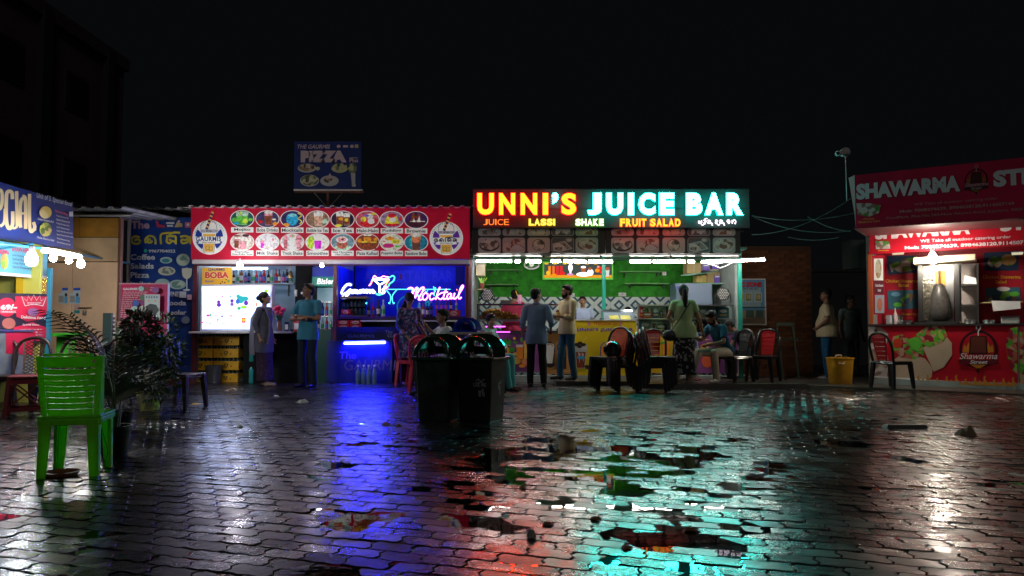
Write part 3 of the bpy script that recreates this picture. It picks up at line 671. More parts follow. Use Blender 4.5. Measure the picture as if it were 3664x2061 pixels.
for y, kk in ((1130, (4, 4, 5, 3, 4)), (1180, (4, 0, 4, 3, 4))):
    for i, k in enumerate(kk):
        p = at(1124+i*15, y, 14.55); bottle(k, (p.x, 14.55, p.z), '%s bottle from the left on the %s fridge shelf' % (ORD[i], 'upper' if y == 1130 else 'lower'), 'bottles in the fridge', .85)
# counter of the left half
ct = thing('serving_counter', 'dark counter with pale ledge under the white light box', 'counter', tuple(at(860, 1365, DG))[:2]+(0,))
fb('counter_ledge', ct, 674, 1186, 1032, 1193, DG-.22, DG+.5, white_p, bevel=.006)
mk('counter_front', ct, lambda b: b.box(at(870, 1200, DG).x, at(1110, 1200, DG).x, DG+.02, DG+.1, 0, at(800, 1193, DG).z, dkw))
mk('counter_back', ct, lambda b: b.box(at(690, 1200, DG).x, at(870, 1200, DG).x, DG+.55, DG+.6, 0, at(800, 1193, DG).z, dkw))
mk('counter_side', ct, lambda b: b.box(at(1032, 1200, DG).x, at(1190, 1200, DG).x, DG+.12, DG+.5, 0, at(800, 1178, DG).z, mat('green_door', (.005, .07, .045), .35)))
for i, (x, w_, m_, lab) in enumerate(((998, 20, blue_l, 'large blue-framed payment stand on the counter behind the woman'), (1025, 16, mat('navy_frame', (.02, .03, .15), .4), 'small navy payment stand between two others on the counter'), (1060, 22, red_l, 'red-framed payment stand on the counter beside the man in the polo'))):
    q = thing('payment_stand', lab, 'stand', tuple(at(x, 1186, DG-.05)), 0, 'payment stands on the counter')
    hh = (44, 34, 40)[i]
    fb('stand_frame', q, x-w_/2, 1186-hh, x+w_/2, 1186, DG-.06, DG-.04, m_, bevel=.003); fb('paper_card', q, x-w_*.36, 1186-hh*.74, x+w_*.36, 1186-hh*.2, DG-.064, DG-.061, white_l)
    fb('stand_foot', q, x-w_/2, 1184, x+w_/2, 1186, DG-.1, DG+.03, m_)
# ---- mocktail bar half
c = Canvas((0, 15.49, 0)); mb = pm('mural_blue', (.09, .13, .8)); c.text('A MOCKTAIL BAR', 1300, 968, 1620, 1010, mb, .03); c.quad(1430, 980, 1439, 1000, red_l)
c.quad(1290, 950, 1460, 964, pm('mural_blue2', (.05, .05, .6))); c.quad(1630, 955, 1662, 1020, pm('mural_dark', (.01, .01, .08)))
c.stroke([Z for Z in ((1472, 1055), (1440, 1065), (1422, 1090), (1424, 1112))], 5, pm('mural_teal', (.0, .6, .5), .2)); c.ell(1530, 1085, 9, 12, pm('mural_teal', (.0, .6, .5), .2)); c.ell(1500, 1100, 6, 18, pm('mural_teal', (.0, .6, .5), .2))
c.text('FORMS', 1275, 1062, 1340, 1080, pm('mural_cyan', (.02, .25, .6), .1)); c.build('mural_lettering', gs)
bar = thing('bar_counter', 'blue bar counter with shop lettering under the neon script', 'counter', tuple(at(1430, 1365, DG))[:2]+(0,))
fb('bar_shelf', bar, 1207, 1132, 1666, 1141, DG, DG+.55, mat('plum_shelf', (.06, .015, .06), .4))
fb('lower_shelf', bar, 1290, 1145, 1666, 1151, DG+.02, DG+.3, white_p)
bf = mat('bar_front_blue', (.02, .03, .16), .35, var=.2)
mk('bar_front', bar, lambda b: (b.box(at(1207, 1, DG).x, at(1666, 1, DG).x, DG+.3, DG+.36, .8, at(1400, 1141, DG).z, mat('stock_dark', (.03, .035, .02), .5, var=.6, vscale=14))))
mk('bar_banner', bar, lambda b: (b.box(at(1200, 1, DG).x, at(1666, 1, DG).x, DG-.02, DG+.3, at(1, 1220, DG).z, at(1, 1170, DG).z, mat('bar_banner', (.012, .014, .07), .3))))
mk('freezer_front', bar, lambda b: (b.box(at(1188, 1, DG).x, at(1415, 1, DG).x, DG-.06, DG+.3, 0.02, at(1, 1218, DG).z, bf)))
mk('bar_kick', bar, lambda b: (b.box(at(1420, 1, DG).x, at(1666, 1, DG).x, DG+.1, DG+.3, 0.02, at(1, 1222, DG).z, dkw)))
c = Canvas((0, DG-.022, 0)); c.text('The', 1378, 1182, 1405, 1192, pm('bar_grey', (.3, .3, .4))); c.text('GAURMIS', 1386, 1194, 1488, 1207, pm('bar_grey', (.3, .3, .4)), 0, .1); c.text('The', 1527, 1181, 1552, 1190, pm('bar_grey', (.3, .3, .4))); c.text('GAURMIS', 1535, 1193, 1636, 1207, pm('bar_gold', (.6, .5, .05)), .02)
c.text('GAURMIS', 1245, 1197, 1340, 1208, mb); c.build('banner_lettering', bar)
c = Canvas((0, DG-.063, 0)); c.text('The', 1214, 1258, 1275, 1285, pm('bar_lilac', (.18, .12, .55)), .02, .1); c.text('GAURMIS', 1232, 1287, 1440, 1325, pm('bar_tan', (.18, .14, .16)), 0, .12); c.lay = 0; c.build('front_lettering', bar)
for i, (x0, y0, x1, y1) in enumerate(((1206, 1146, 1250, 1161), (1252, 1146, 1292, 1161), (1206, 1162, 1250, 1178), (1252, 1162, 1292, 1178), (1221, 1108, 1252, 1126))):
    q = thing('snack_box', ('red chocolate box, upper left of the four beside the maroon post', 'red chocolate box, upper right of the four beside the maroon post', 'red chocolate box, lower left of the four beside the maroon post', 'red chocolate box, lower right of the four beside the maroon post', 'single red chocolate box on the bar shelf under the white neon')[i], 'box', tuple(at((x0+x1)/2, y1, DG+.02)), 0, 'red chocolate boxes on the bar')
    fb('carton', q, x0, y0, x1, y1, DG+.02, DG+.25, pm('kit_red', (.5, .01, .02)), bevel=.003)
    c = Canvas((0, DG+.018, 0)); c.ell((x0+x1)/2, (y0+y1)/2, (x1-x0)*.32, (y1-y0)*.36, pm('kit_white', (.75, .6, .6)), 16); c.text('KitKat', x0+(x1-x0)*.27, y0+4.5, x1-(x1-x0)*.27, y1-4.5, pm('kit_red', (.5, .01, .02)), .03, .2); c.build('carton_print', q)
for i, (x, k) in enumerate(((1319, 0), (1335, 3), (1354, 0), (1371, 4), (1501, 4), (1514, 2), (1529, 0), (1543, 5), (1563, 1), (1579, 1), (1596, 1), (1613, 0), (1633, 4))):
    p = at(x, 1132 if i < 8 else 1110, DG+.2); bottle(k, (p.x, DG+.2, p.z), '%s dark bottle from the maroon post on the blue bar shelf' % ORD[i], 'bottles on the bar shelf', (1.05 if i in (2, 3, 12) else .85) if i < 8 else .7)
q = thing('snack_box', 'long red chocolate display box under the pink neon script', 'box', tuple(at(1600, 1132, DG+.1)))
fb('carton', q, 1560, 1110, 1646, 1131, DG+.1, DG+.3, pm('kit_red', (.5, .01, .02)), bevel=.003); c = Canvas((0, DG+.098, 0)); c.ell(1624, 1121, 13, 8, pm('kit_white', (.75, .6, .6)), 16); c.text('KitKat', 1613, 1117, 1635, 1125, pm('kit_red', (.5, .01, .02)), .03, .2); c.build('carton_print', q)
q = thing('display_case', 'small glass case of dark jars beneath the white neon script', 'display case', tuple(at(1260, 1132, DG+.1)))
fb('case_top', q, 1218, 1060, 1312, 1068, DG+.1, DG+.5, mat('tan_board', (.3, .2, .12), .5)); fb('case_back', q, 1220, 1068, 1310, 1130, DG+.48, DG+.5, dkw)
fb('case_pane', q, 1220, 1068, 1310, 1130, DG+.1, DG+.105, glass); fb('case_base', q, 1216, 1127, 1314, 1132, DG+.08, DG+.5, steel)
for i in range(6):
    for j in range(2): mk('jar', q, lambda b_: b_.lathe([(.035, 0), (.038, .01), (.036, .09), (.02, .11), (.022, .125)], at(1232+i*14, 1126-j*28, DG+.3), mat('dark_jar', (.06, .08, .13), .25), 8), smooth=40)
# neon scripts
def neon(name_label, parts, D, cat='neon sign'):
    t = thing('neon_sign', name_label, cat, tuple(at(*Z6(*parts[0][0][0]), D)))
    for pts, core, halo, r in parts:
        P3 = [at(*Z6(x, y), D) for x, y in pts]; P3 = spline(P3, 5) if len(P3) > 2 else P3
        mk('neon_tube', t, lambda q: q.tube(P3, r, core, 6), smooth=60)
        if halo: mk('neon_halo', t, lambda q: q.tube([p+Vector((0, .022, 0)) for p in P3], r*2.3, halo, 6), smooth=60)  # wider glowing tube behind the core draws the halo of light
    return t
def Z6(x, y): return (1180+x/2.898, 900+y/2.898)
nw = emat('neon_white', (1, 1, 1), 7); nwh = emat('neon_white_halo', (.25, .3, .9), .8); npk = emat('neon_pink', (1, .35, 1), 6); nph = emat('neon_pink_halo', (.75, .02, .75), 1.1)
ntl = emat('neon_teal', (.1, 1, .85), 3); nth = emat('neon_teal_halo', (0, .5, .45), .5); nor = emat('neon_orange', (1, .4, .1), 4); nrh = emat('neon_red_halo', (.8, .02, .2), .9)
W_ = .0125
neon('white neon script of the shop name with a cocktail glass', [
 ([(222, 352), (205, 338), (170, 350), (135, 395), (125, 432), (150, 442), (190, 415), (214, 394), (200, 430), (165, 468), (138, 478), (135, 462)], nw, nwh, W_*1.3),
 ([(255, 398), (228, 410), (228, 430), (250, 424), (264, 396), (262, 430), (284, 415)], nw, nwh, W_), ([(286, 398), (282, 428), (300, 428), (315, 398), (313, 430), (332, 414)], nw, nwh, W_),
 ([(334, 400), (352, 398), (345, 430)], nw, nwh, W_), ([(362, 430), (376, 400), (390, 400), (385, 428), (406, 402), (420, 402), (414, 430), (436, 402), (450, 402), (446, 430), (474, 418)], nw, nwh, W_),
 ([(572, 380), (550, 392), (552, 404), (568, 414), (556, 432), (536, 428)], nw, nwh, W_),
 ([(455, 290), (535, 291), (615, 290)], nw, nth, W_), ([(455, 290), (515, 345)], nw, nth, W_), ([(615, 290), (520, 345)], nw, nth, W_),
 ([(517, 345), (516, 390), (517, 432)], nw, nth, W_*1.2), ([(480, 440), (510, 448), (545, 440)], ntl, nth, W_),
 ([(405, 355), (425, 335), (445, 285), (462, 252), (490, 272), (525, 272), (555, 255), (580, 262), (606, 262)], npk, nrh, W_*.7),
 ([(412, 345), (430, 325), (448, 290)], nor, nrh, W_*.7), ([(600, 275), (630, 262), (655, 250), (672, 272), (655, 310), (625, 330), (606, 365)], ntl, nth, W_*.7),
 ([(606, 300), (590, 330), (575, 356)], nor, nrh, W_*.9), ([(560, 368), (580, 362), (592, 374), (575, 384)], npk, nph, W_*1.2)], DG+.12)
neon('pink neon script reading Mocktail on the blue bar', [
 ([(808, 388), (835, 374), (862, 384), (858, 410), (838, 470), (826, 492)], npk, nph, W_*.8),
 ([(835, 492), (868, 420), (895, 378), (905, 385), (890, 440), (884, 482)], npk, nph, W_*.8), ([(884, 482), (915, 420), (950, 378), (975, 374), (965, 410), (930, 470), (922, 500), (955, 496)], npk, nph, W_*.8),
 ([(990, 428), (965, 455), (966, 492), (990, 500), (1014, 472), (1014, 440), (990, 428)], npk, nph, W_*.8), ([(1075, 436), (1050, 436), (1035, 472), (1048, 500), (1085, 482)], npk, nph, W_*.8),
 ([(1142, 368), (1118, 430), (1096, 500)], npk, nph, W_*.8), ([(1160, 428), (1112, 462), (1145, 496), (1168, 480)], npk, nph, W_*.8),
 ([(1208, 388), (1185, 450), (1178, 492), (1205, 488)], npk, nph, W_*.8), ([(1160, 428), (1190, 424), (1225, 420)], npk, nph, W_*.8),
 ([(1256, 432), (1226, 446), (1214, 480), (1226, 494), (1250, 470), (1262, 436), (1254, 488), (1280, 478)], npk, nph, W_*.8), ([(1296, 430), (1282, 478), (1300, 490), (1318, 470)], npk, nph, W_*.8), ([(1314, 398), (1320, 396)], nor, nrh, W_),
 ([(1322, 474), (1352, 420), (1384, 366), (1374, 352), (1352, 390), (1334, 470), (1345, 490), (1366, 472)], npk, nph, W_*.8)], DG+.10)
neon('teal neon outline of hanging cocktail glasses behind the scripts', [
 ([(580, 392), (900, 392), (1250, 392)], ntl, None, .006), ([(582, 396), (628, 455), (628, 520)], ntl, nth, .006), ([(696, 396), (650, 455), (650, 520)], ntl, nth, .006),
 ([(628, 525), (610, 533), (625, 542)], ntl, None, .007), ([(650, 525), (668, 533), (655, 542)], ntl, None, .007), ([(388, 530), (372, 536), (386, 544)], ntl, None, .006),
 ([(905, 362), (912, 400), (916, 470)], ntl, None, .007), ([(920, 372), (924, 420)], ntl, None, .006), ([(1075, 362), (1085, 400), (1082, 460)], ntl, None, .007), ([(1098, 372), (1092, 420)], ntl, None, .006), ([(985, 400), (998, 420), (1018, 402)], ntl, None, .005)], DG+.2)
# =================================================== PIZZA BOARD on the roof
DP = 14.4
pz = thing('billboard', 'dark blue PIZZA billboard on a rusty pole above the roof', 'billboard', tuple(at(1177, 740, DP)))
pzb = pm('pizza_blue', (.012, .03, .16)); fb('board', pz, 1051, 506, 1294, 676, DP, DP+.06, pzb)
rusty = mat('rusty_steel', (.20, .07, .04), .7, var=.4)
fb('lower_lip', pz, 1051, 677, 1296, 682, DP-.03, DP+.05, white_p); fb('frame_rail', pz, 1054, 683, 1300, 689, DP+.02, DP+.09, rusty)
mk('pole', pz, lambda b: b.bar(at(1174, 689, DP+.05), at(1174, 742, DP+.05), .05, .05, rusty))
for x0, x1 in ((1124, 1170), (1226, 1178)): mk('brace', pz, lambda b: b.tube([at(x0, 689, DP+.05), at(x1, 742, DP+.05)], .007, steel, 6))
tx = pm('pizza_pale', (.60, .45, .48)); c = Canvas((0, DP-.003, 0)); c.text('THE GAURMIS', 1064, 517, 1182, 532, tx, .02, .25); c.text('PIZZA', 1076, 539, 1240, 581, tx, .09, space=.98)
c.quad(1251, 564, 1282, 566, tx); c.text('Plus', 1251, 567, 1282, 581, tx, .02)
for x in (1212, 1260): c.ell(x, 524, 7, 6, tx, 12)
c.quad(1228, 520, 1246, 528, tx); c.rrect(1270, 517, 1283, 530, 3, pm('pizza_tan', (.5, .4, .25)))
fd = foodmat('dish_a', [(.5, .38, .25), (.3, .2, .12), (.08, .05, .04), (.55, .5, .4)], 14)
fd2 = foodmat('dish_b', [(.5, .5, .25), (.08, .1, .06), (.6, .55, .35), (.2, .22, .12)], 16)
c.ell(1099, 602, 33, 16, pm('plate', (.5, .48, .48))); c.ell(1099, 600, 30, 13, fd, 20); c.ell(1138, 604, 8, 7, fd, 10); c.ell(1216, 602, 30, 17, fd2, 20); c.ell(1262, 603, 16, 18, fd2, 16)
c.poly([(1256, 620), (1272, 620), (1272, 660), (1260, 660)], pm('plate', (.5, .48, .48))); c.ell(1267, 664, 8, 5, pm('plate', (.5, .48, .48)))
c.ell(1109, 647, 34, 21, pm('plate', (.5, .48, .48))); c.ell(1109, 646, 31, 19, fd2, 20); c.ell(1180, 648, 33, 19, pm('plate', (.5, .48, .48))); c.ell(1180, 645, 20, 11, fd, 16); c.poly([(1170, 640), (1182, 620), (1193, 640)], tx)
c.build('printed_face', pz)
# =================================================== JUICE STALL (middle-right)
DJ = 14.1; DS = 13.2
js = thing('juice_stall', 'brightly lit juice stall with green wall under big glowing letters', 'stall', tuple(at(2160, 1365, DJ)[:2])+(0,))
J0 = at(1690, 1000, DJ).x; J1 = at(2650, 1000, DJ).x; zt = at(2100, 922, DJ).z; ztop = at(2100, 815, DJ).z
turf = mat('green_turf_wall', (.035, .30, .02), .85, var=.35, vscale=9, bump=.8, bscale=220)
grey_w = mat('grey_side_wall', (.35, .4, .38), .6, var=.15)
mk('rear_wall', js, lambda b: b.box(J0, J1, 16.15, 16.25, 0, ztop, turf))
mk('side_wall', js, lambda b: b.box(J0-.04, J0+.02, DJ+.3, 16.15, 0, ztop, grey_w))
mk('side_wall', js, lambda b: b.box(J1-.02, J1+.04, DJ+.3, 16.15, 0, ztop, grey_w))
mk('ceiling', js, lambda b: b.box(J0, J1, DJ-.4, 16.15, zt+.12, zt+.16, mat('ceiling_teal', (.12, .3, .25), .5)))
mk('raised_floor', js, lambda b: b.box(J0-.1, J1+.1, DJ-.15, 16.15, 0.0, .13, grey_w))
mk('front_step', js, lambda b: (b.box(at(1985, 1, 13.15).x, at(2290, 1, 12.55).x, 13.15, DJ-.152, 0, .087, m_apron), b.box(at(2290, 1, 12.55).x, J1+.6, 12.55, DJ-.152, 0, .088, m_apron)))
def tilemat(key, a, bb, s):
    m = mat(key, a, .25); nt = m.node_tree; N = nt.nodes; L = nt.links; b = N['Principled BSDF']
    tc = N.new('ShaderNodeTexCoord'); mp = N.new('ShaderNodeMapping'); mp.inputs['Rotation'].default_value = (0, radians(45), 0); mp.inputs['Scale'].default_value = (s, s, s)
    L.new(tc.outputs['Object'], mp.inputs[0])
    sx = N.new('ShaderNodeSeparateXYZ'); L.new(mp.outputs[0], sx.inputs[0])
    def fr(o):
        f = N.new('ShaderNodeMath'); f.operation = 'PINGPONG'; f.inputs[1].default_value = .5; L.new(o, f.inputs[0]); return f.outputs[0]
    mxx = N.new('ShaderNodeMath'); mxx.operation = 'MAXIMUM'; L.new(fr(sx.outputs[0]), mxx.inputs[0]); L.new(fr(sx.outputs[2]), mxx.inputs[1])
    m2 = N.new('ShaderNodeMath'); m2.operation = 'MULTIPLY'; m2.inputs[1].default_value = 3; L.new(mxx.outputs[0], m2.inputs[0])
    m3 = N.new('ShaderNodeMath'); m3.operation = 'FRACT'; L.new(m2.outputs[0], m3.inputs[0])
    ck = N.new('ShaderNodeMath'); ck.operation = 'GREATER_THAN'; ck.inputs[1].default_value = .5; L.new(m3.outputs[0], ck.inputs[0])
    mx = N.new('ShaderNodeMix'); mx.data_type = 'RGBA'; mx.inputs[6].default_value = (*a, 1); mx.inputs[7].default_value = (*bb, 1)
    L.new(ck.outputs[0], mx.inputs[0]); L.new(mx.outputs[2], b.inputs['Base Color']); return m
tile_m = tilemat('wall_tile', (.70, .78, .76), (.06, .13, .2), 3.93)
ts = .36; zw0 = at(2100, 1172, 16.12).z-.35; zw1 = at(2100, 1062, 16.12).z
me_t = None; nx = int((J1-J0)/ts)
for i in range(nx+1):
    for j in range(3):
        x = J0+.03+i*ts; z = zw1-(j+1)*ts
        if x+ts > J1: continue
        b = B(); b.box(.003, ts-.003, -.012, .012, .003, ts-.003, tile_m)
        if me_t is None: me_t = b.mesh('wall_tile')
        o = bpy.data.objects.new('wall_tile', me_t); COL.objects.link(o); o.parent = js; o.location = Vector((x, 16.135, z))-js.location
# plinth tiles
for i in range(22):
    x0 = 1760+i*40
    if x0 > 2640: break
    fb('plinth_tile', js, x0, 1334, x0+38, 1352, DJ+.06, DJ+.10, tile_m)
post_t = teal_paint
for x0, x1, D in ((2154, 2166, DJ+.45), (2640, 2653, DJ-.15)):
    mk('post', js, lambda b: b.box(at(x0, 1000, D).x, at(x1, 1000, D).x, D-.03, D+.03, 0 if x0 > 2200 else .13, zt+.1, post_t), bevel=.004)
mk('post', js, lambda b: b.box(at(1681, 1000, DJ).x, at(1690, 1000, DJ).x, DJ-.3, DJ-.22, 0, ztop, mat('pinkish_post', (.25, .12, .12), .5)), bevel=.004)
for y, m_ in ((910, steel), (922, mat('green_beam', (.2, .4, .3), .4))):
    mk('front_beam', js, lambda b: fbox(b, 1682, y, 2652, y+5, DS+.1, DS+.15, m_))
for x in (1690, 1945, 2150, 2400, 2648): mk('awning_arm', js, lambda b: b.bar(at(x, 918, DS+.1), (at(x, 918, DS+.1).x, DJ+.4, at(x, 905, DJ).z), .035, .035, darkm))
mk('roof', js, lambda b: b.hexa([at(1684, 830, DS+.3), at(2660, 830, DS+.3), (J1+.1, 16.3, 3.2), (J0-.1, 16.3, 3.2), at(1684, 826, DS+.3), at(2660, 826, DS+.3), (J1+.1, 16.3, 3.24), (J0-.1, 16.3, 3.24)], darkm))
# ---- big letters
sg = thing('illuminated_sign', 'dark signboard with big glowing UNNI\'S JUICE BAR channel letters', 'sign', tuple(at(2190, 815, DS)))
boardm = mat('sign_backing', (.05, .05, .052), .5, bump=.2, bscale=8)
fb('signboard', sg, 1692, 676, 2680, 815, DS+.13, DS+.17, boardm)
for y in (676, 745, 813): fb('board_rail', sg, 1692, y, 2680, y+2.5, DS+.12, DS+.135, darkm)
def letter(ch, x0, y0, x1, y1, front, side, rim=None, bold=.045, dep=.06, D=DS, back=.05, name='channel_letter'):
    b = B(); v, f = text2d(ch, bold, 0, 1.0, 4)
    c = Canvas((0, D, 0), step=1); c2 = Canvas((0, D+dep, 0), step=1)
    F_ = [c.p(x0+(x1-x0)*a, y1+(y0-y1)*q, 0) for a, q in v]
    K_ = [Vector((p.x, D+dep, p.z)) for p in F_]
    n = len(F_); b.add(F_, f, front)
    cnt = {}
    for fc in f:
        for i in range(len(fc)):
            a, q = fc[i], fc[(i+1) % len(fc)]; cnt[(min(a, q), max(a, q))] = cnt.get((min(a, q), max(a, q)), 0)+1
    # merge duplicate outline vertices by position for edge counting
    key = {}; rep = []
    for i, p in enumerate(F_):
        k = (round(p.x, 4), round(p.z, 4)); rep.append(key.setdefault(k, i))
    cnt = {}
    for fc in f:
        for i in range(len(fc)):
            a, q = rep[fc[i]], rep[fc[(i+1) % len(fc)]]
            if a != q: cnt.setdefault((min(a, q), max(a, q)), []).append((a, q))
    V2 = F_+K_; S = [(a, q, q+n, a+n) for k, l in cnt.items() if len(l) == 1 for a, q in l]
    b.add(V2, S, side)
    if rim:
        w_ = (x1-x0)*.035+1.2
        vr, fr_ = text2d(ch, bold+.02, 0, 1.0, 4)
        b.add([Vector((p.x, D+.02, p.z)) for p in [c.p(x0-w_+(x1-x0+2*w_)*a, y1+w_+(y0-y1-2*w_)*q, 0) for a, q in vr]], fr_, rim)
    o = b.build(name, sg); return o
f_y = emat('letter_yellow', (1, .040, .0017), 28); s_r = emat('letter_red_side', (1, .008, .015), 11); r_r = emat('letter_red_rim', (1, .01, .015), 1.0)
f_w = emat('letter_white', (.028, 1, .86), 48); s_t = emat('letter_teal_side', (.0, .75, .6), 13.0); r_t = emat('letter_teal_rim', (.0, .75, .62), 1.0)
for ch, x0, x1 in (('U', 1708, 1767), ('N', 1786, 1843), ('N', 1863, 1922), ('I', 1942, 1961), ('S', 2009, 2062)):
    letter(ch, x0, 691, x1, 768, f_y, s_r, r_r)
letter('\u2019', 1976, 689, 1997, 729, f_w, s_t, r_t, .08)
for ch, x0, x1 in (('J', 2102, 2152), ('U', 2170, 2229), ('I', 2248, 2268), ('C', 2285, 2345), ('E', 2359, 2413), ('B', 2456, 2513), ('A', 2522, 2587), ('R', 2600, 2659)):
    letter(ch, x0, 690, x1, 769, f_w, s_t, r_t, .06)
def word(s_, x0, x1, y0, y1, front, side, rim, bold, wts):
    tot = sum(wts)+.18*(len(wts)-1); sx = (x1-x0)/tot; x = x0
    for ch, w_ in zip(s_, wts):
        if ch != ' ': letter(ch, x, y0, x+w_*sx, y1, front, side, rim, bold, .03, DS+.03, name='small_letter')
        x += (w_+.18)*sx
word('JUICE', 1729, 1821, 784, 805, emat('letter_orange', (1, .2, .03), 1.6), emat('letter_red_dim', (.6, .01, .01), 1), None, .0, (.8, 1, .25, 1, .9))
f_y2 = emat('letter_lemon', (1, .9, .12), 1.4); s_y = emat('letter_amber_side', (.8, .5, .02), 1.5)
word('LASSI', 1893, 1986, 783, 806, f_y2, s_y, s_y, .05, (.85, 1, 1, 1, .3))
word('SHAKE', 2060, 2160, 783, 807, emat('letter_cream', (1, 1, .75), 2), emat('letter_green_side', (.2, .9, .02), 2), emat('letter_green_rim', (.25, .8, .03), 1), .05, (1, 1, 1, 1, .9))
word('FRUIT SALAD', 2219, 2435, 782, 810, emat('letter_gold', (1, .8, .05), 1.2), s_r, emat('letter_orange_rim', (.9, .12, .01), .9), .05, (.9, 1, 1, .3, .9, .35, 1, 1, .85, 1, 1))
c = Canvas((0, DS+.05, 0)); wh_e = emat('letter_pinkwhite', (1, .8, .95), 2.5)
odia(c, ['ya', 'u', 'na', 'i', 'sa', 'tail', ' ', 'ja', 'u', 'sa', 'tail', ' ', 'ba', 'aa', 'ra'], 2499, 785, 2634, 802, 3.4, wh_e); c.build('odia_lettering', sg)
# ---- dim menu boards under the letters
mb_m = mat('menu_board_dark', (.035, .03, .03), .4)
for k, (xa, xb, xs) in enumerate(((1689, 2165, (1711, 1798, 1887, 1973, 2059)), (2168, 2648, (2187, 2277, 2370, 2460, 2550)))):
    t = thing('food_menu_board', ('unlit food picture board left half below UNNI\'S', 'unlit food picture board right half below JUICE BAR')[k], 'menu board', tuple(at((xa+xb)/2, 908, DS+.2)), 0, 'unlit food picture boards')
    fb('board', t, xa, 816, xb, 908, DS+.2, DS+.24, mb_m)
    for i, x in enumerate(xs):
        for r in (0, 1):
            c = Canvas((0, DS+.197, 0)); y0, y1 = ((818, 844), (850, 905))[r]; w_ = 81
            bgc = ((.5, .48, .46), (.5, .45, .42), (.55, .47, .42), (.12, .12, .12), (.4, .42, .38))[i]
            c.rrect(x, y0, x+w_, y1, 9, pm('tile_rim', (.45, .43, .42))); c.rrect(x+2, y0+1, x+w_-2, y1-2, 8, pm('tile_bg%d' % i, bgc))
            fm = foodmat('dish_p%d' % (i % 3), [[(.6, .55, .5), (.35, .3, .25), (.7, .66, .6), (.15, .12, .1)], [(.5, .35, .3), (.65, .6, .5), (.25, .12, .08), (.6, .5, .45)], [(.08, .08, .06), (.5, .5, .42), (.25, .26, .2), (.65, .6, .5)]][i % 3], 16)
            if r == 1:
                if i == 0: c.ell(x+40, 877, 36, 23, pm('pan_dark', (.05, .04, .04))); c.ell(x+40, 874, 33, 20, fm)
                elif i == 1: c.ell(x+22, 884, 20, 14, fm); c.ell(x+54, 868, 24, 14, fm); c.ell(x+54, 885, 20, 9, pm('bowl_pale', (.6, .58, .58))); c.stroke([(x+60, 876), (x+78, 888)], 2, mb_m, 1, False)
                elif i == 2: c.ell(x+40, 877, 23, 21, pm('bowl_edge', (.1, .08, .08))); c.ell(x+40, 877, 21, 19, fm)
                elif i == 3: c.poly([(x+4, 872), (x+48, 862), (x+76, 890), (x+30, 902), (x+6, 898)], pm('bowl_pale', (.6, .58, .58))); c.poly([(x+9, 874), (x+46, 866), (x+70, 889), (x+30, 898), (x+10, 894)], fm); c.ell(x+62, 858, 12, 8, fm)
                else: c.ell(x+40, 877, 37, 25, pm('bowl_pale', (.6, .58, .58))); c.ell(x+40, 876, 34, 21, fm)
            else: c.quad(x+14, y0+1, x+w_-14, y1-5, fm)
            c.build('food_picture', t)
# ---- tube lights along the awning
tl = emat('tube_warm', (1, .93, .86), 98)
DT = DJ-.38
for k, (xa, ya, xb, yb, lab) in enumerate(((1703, 935, 1832, 936, 'first tube light from the left end of the juice stall awning'), (1841, 936, 1863, 936, 'stubby tube light just right of the first long awning tube'), (1880, 936, 1937, 937, 'short tube light left of the hanging picture box'),
        (1970, 936, 2008, 936, 'short tube light over the left corner of the picture box'), (2016, 936, 2098, 937, 'tube light over the middle of the picture box'), (2104, 938, 2192, 938, 'tube light over the right end of the picture box'),
        (2253, 937, 2330, 938, 'tube light right of the green centre post'), (2335, 938, 2453, 938, 'tube light over the blue grey fridge'), (2460, 937, 2486, 937, 'stubby tube light before the slanting long tube'),
        (2508, 939, 2738, 930, 'long slanting tube light sticking out past the right end of the awning'))):
    tube_light(lab, at(xa, ya, DT), at(xb, yb, DT+(.0 if k < 9 else -.35)), tl, 'tube lights under the juice stall awning', .016)
mk('hanging_cable', js, lambda b: b.tube(spline([at(2520, 940, DT), at(2555, 950, DT-.05), at(2580, 958, DT-.05), at(2610, 945, DT), at(2625, 938, DT)], 4), .006, cap_w, 5))
# ---- picture light box
q = thing('light_box', 'backlit picture box of juices and shakes hanging on the green wall', 'light box', tuple(at(2068, 998, 15.9)))
fb('box_frame', q, 1942, 936, 2194, 1000, 15.88, 16.05, mat('lime_frame', (.15, .5, .05), .4, emit=(.1, .6, .02), es=.35))
c = Canvas((0, 15.875, 0)); E4 = lambda k, col, s_=1.0: emat('jb_'+k, col, s_)
c.quad(1947, 941, 2189, 994, E4('slate', (.07, .09, .08), .9)); c.quad(1947, 984, 2189, 994, E4('amber', (.9, .35, .02)))
for x, m_ in ((1962, E4('or', (1, .3, .01))), (1976, E4('or2', (1, .18, .02))), (1990, E4('rd', (.9, .02, .02))), (2004, E4('rd', (.9, .02, .02)))):
    c.quad(x, 952, x+9, 985, m_)
c.ell(1961, 977, 7, 8, E4('gold', (1, .55, .03))); c.ell(1982, 983, 9, 4, E4('or', (1, .3, .01))); c.ell(2012, 978, 9, 6, E4('rd', (.9, .02, .02)))
c.ell(2041, 958, 8, 14, E4('wh', (1, 1, 1), 1.6)); c.quad(2038, 970, 2044, 982, E4('wh', (1, 1, 1), 1.6)); c.ell(2040, 982, 12, 4, E4('pk', (.8, .3, .6)))
c.poly([(2077, 955), (2097, 955), (2094, 975), (2080, 975)], E4('choc', (.45, .12, .04))); c.ell(2088, 982, 26, 8, E4('wh', (1, 1, 1), 1.6)); c.ell(2087, 956, 9, 4, E4('wh', (1, 1, 1), 1.6)); c.ell(2112, 975, 11, 12, E4('wh', (1, 1, 1), 1.6)); c.ell(2111, 962, 7, 5, E4('choc', (.45, .12, .04)))
for x, y, r in ((2137, 968, 9), (2147, 960, 7), (2150, 973, 7), (2140, 955, 5)): c.ell(x, y, r, r*.8, E4(('or', 'rd', 'pk2')[r % 3], (1, .3, .2)))
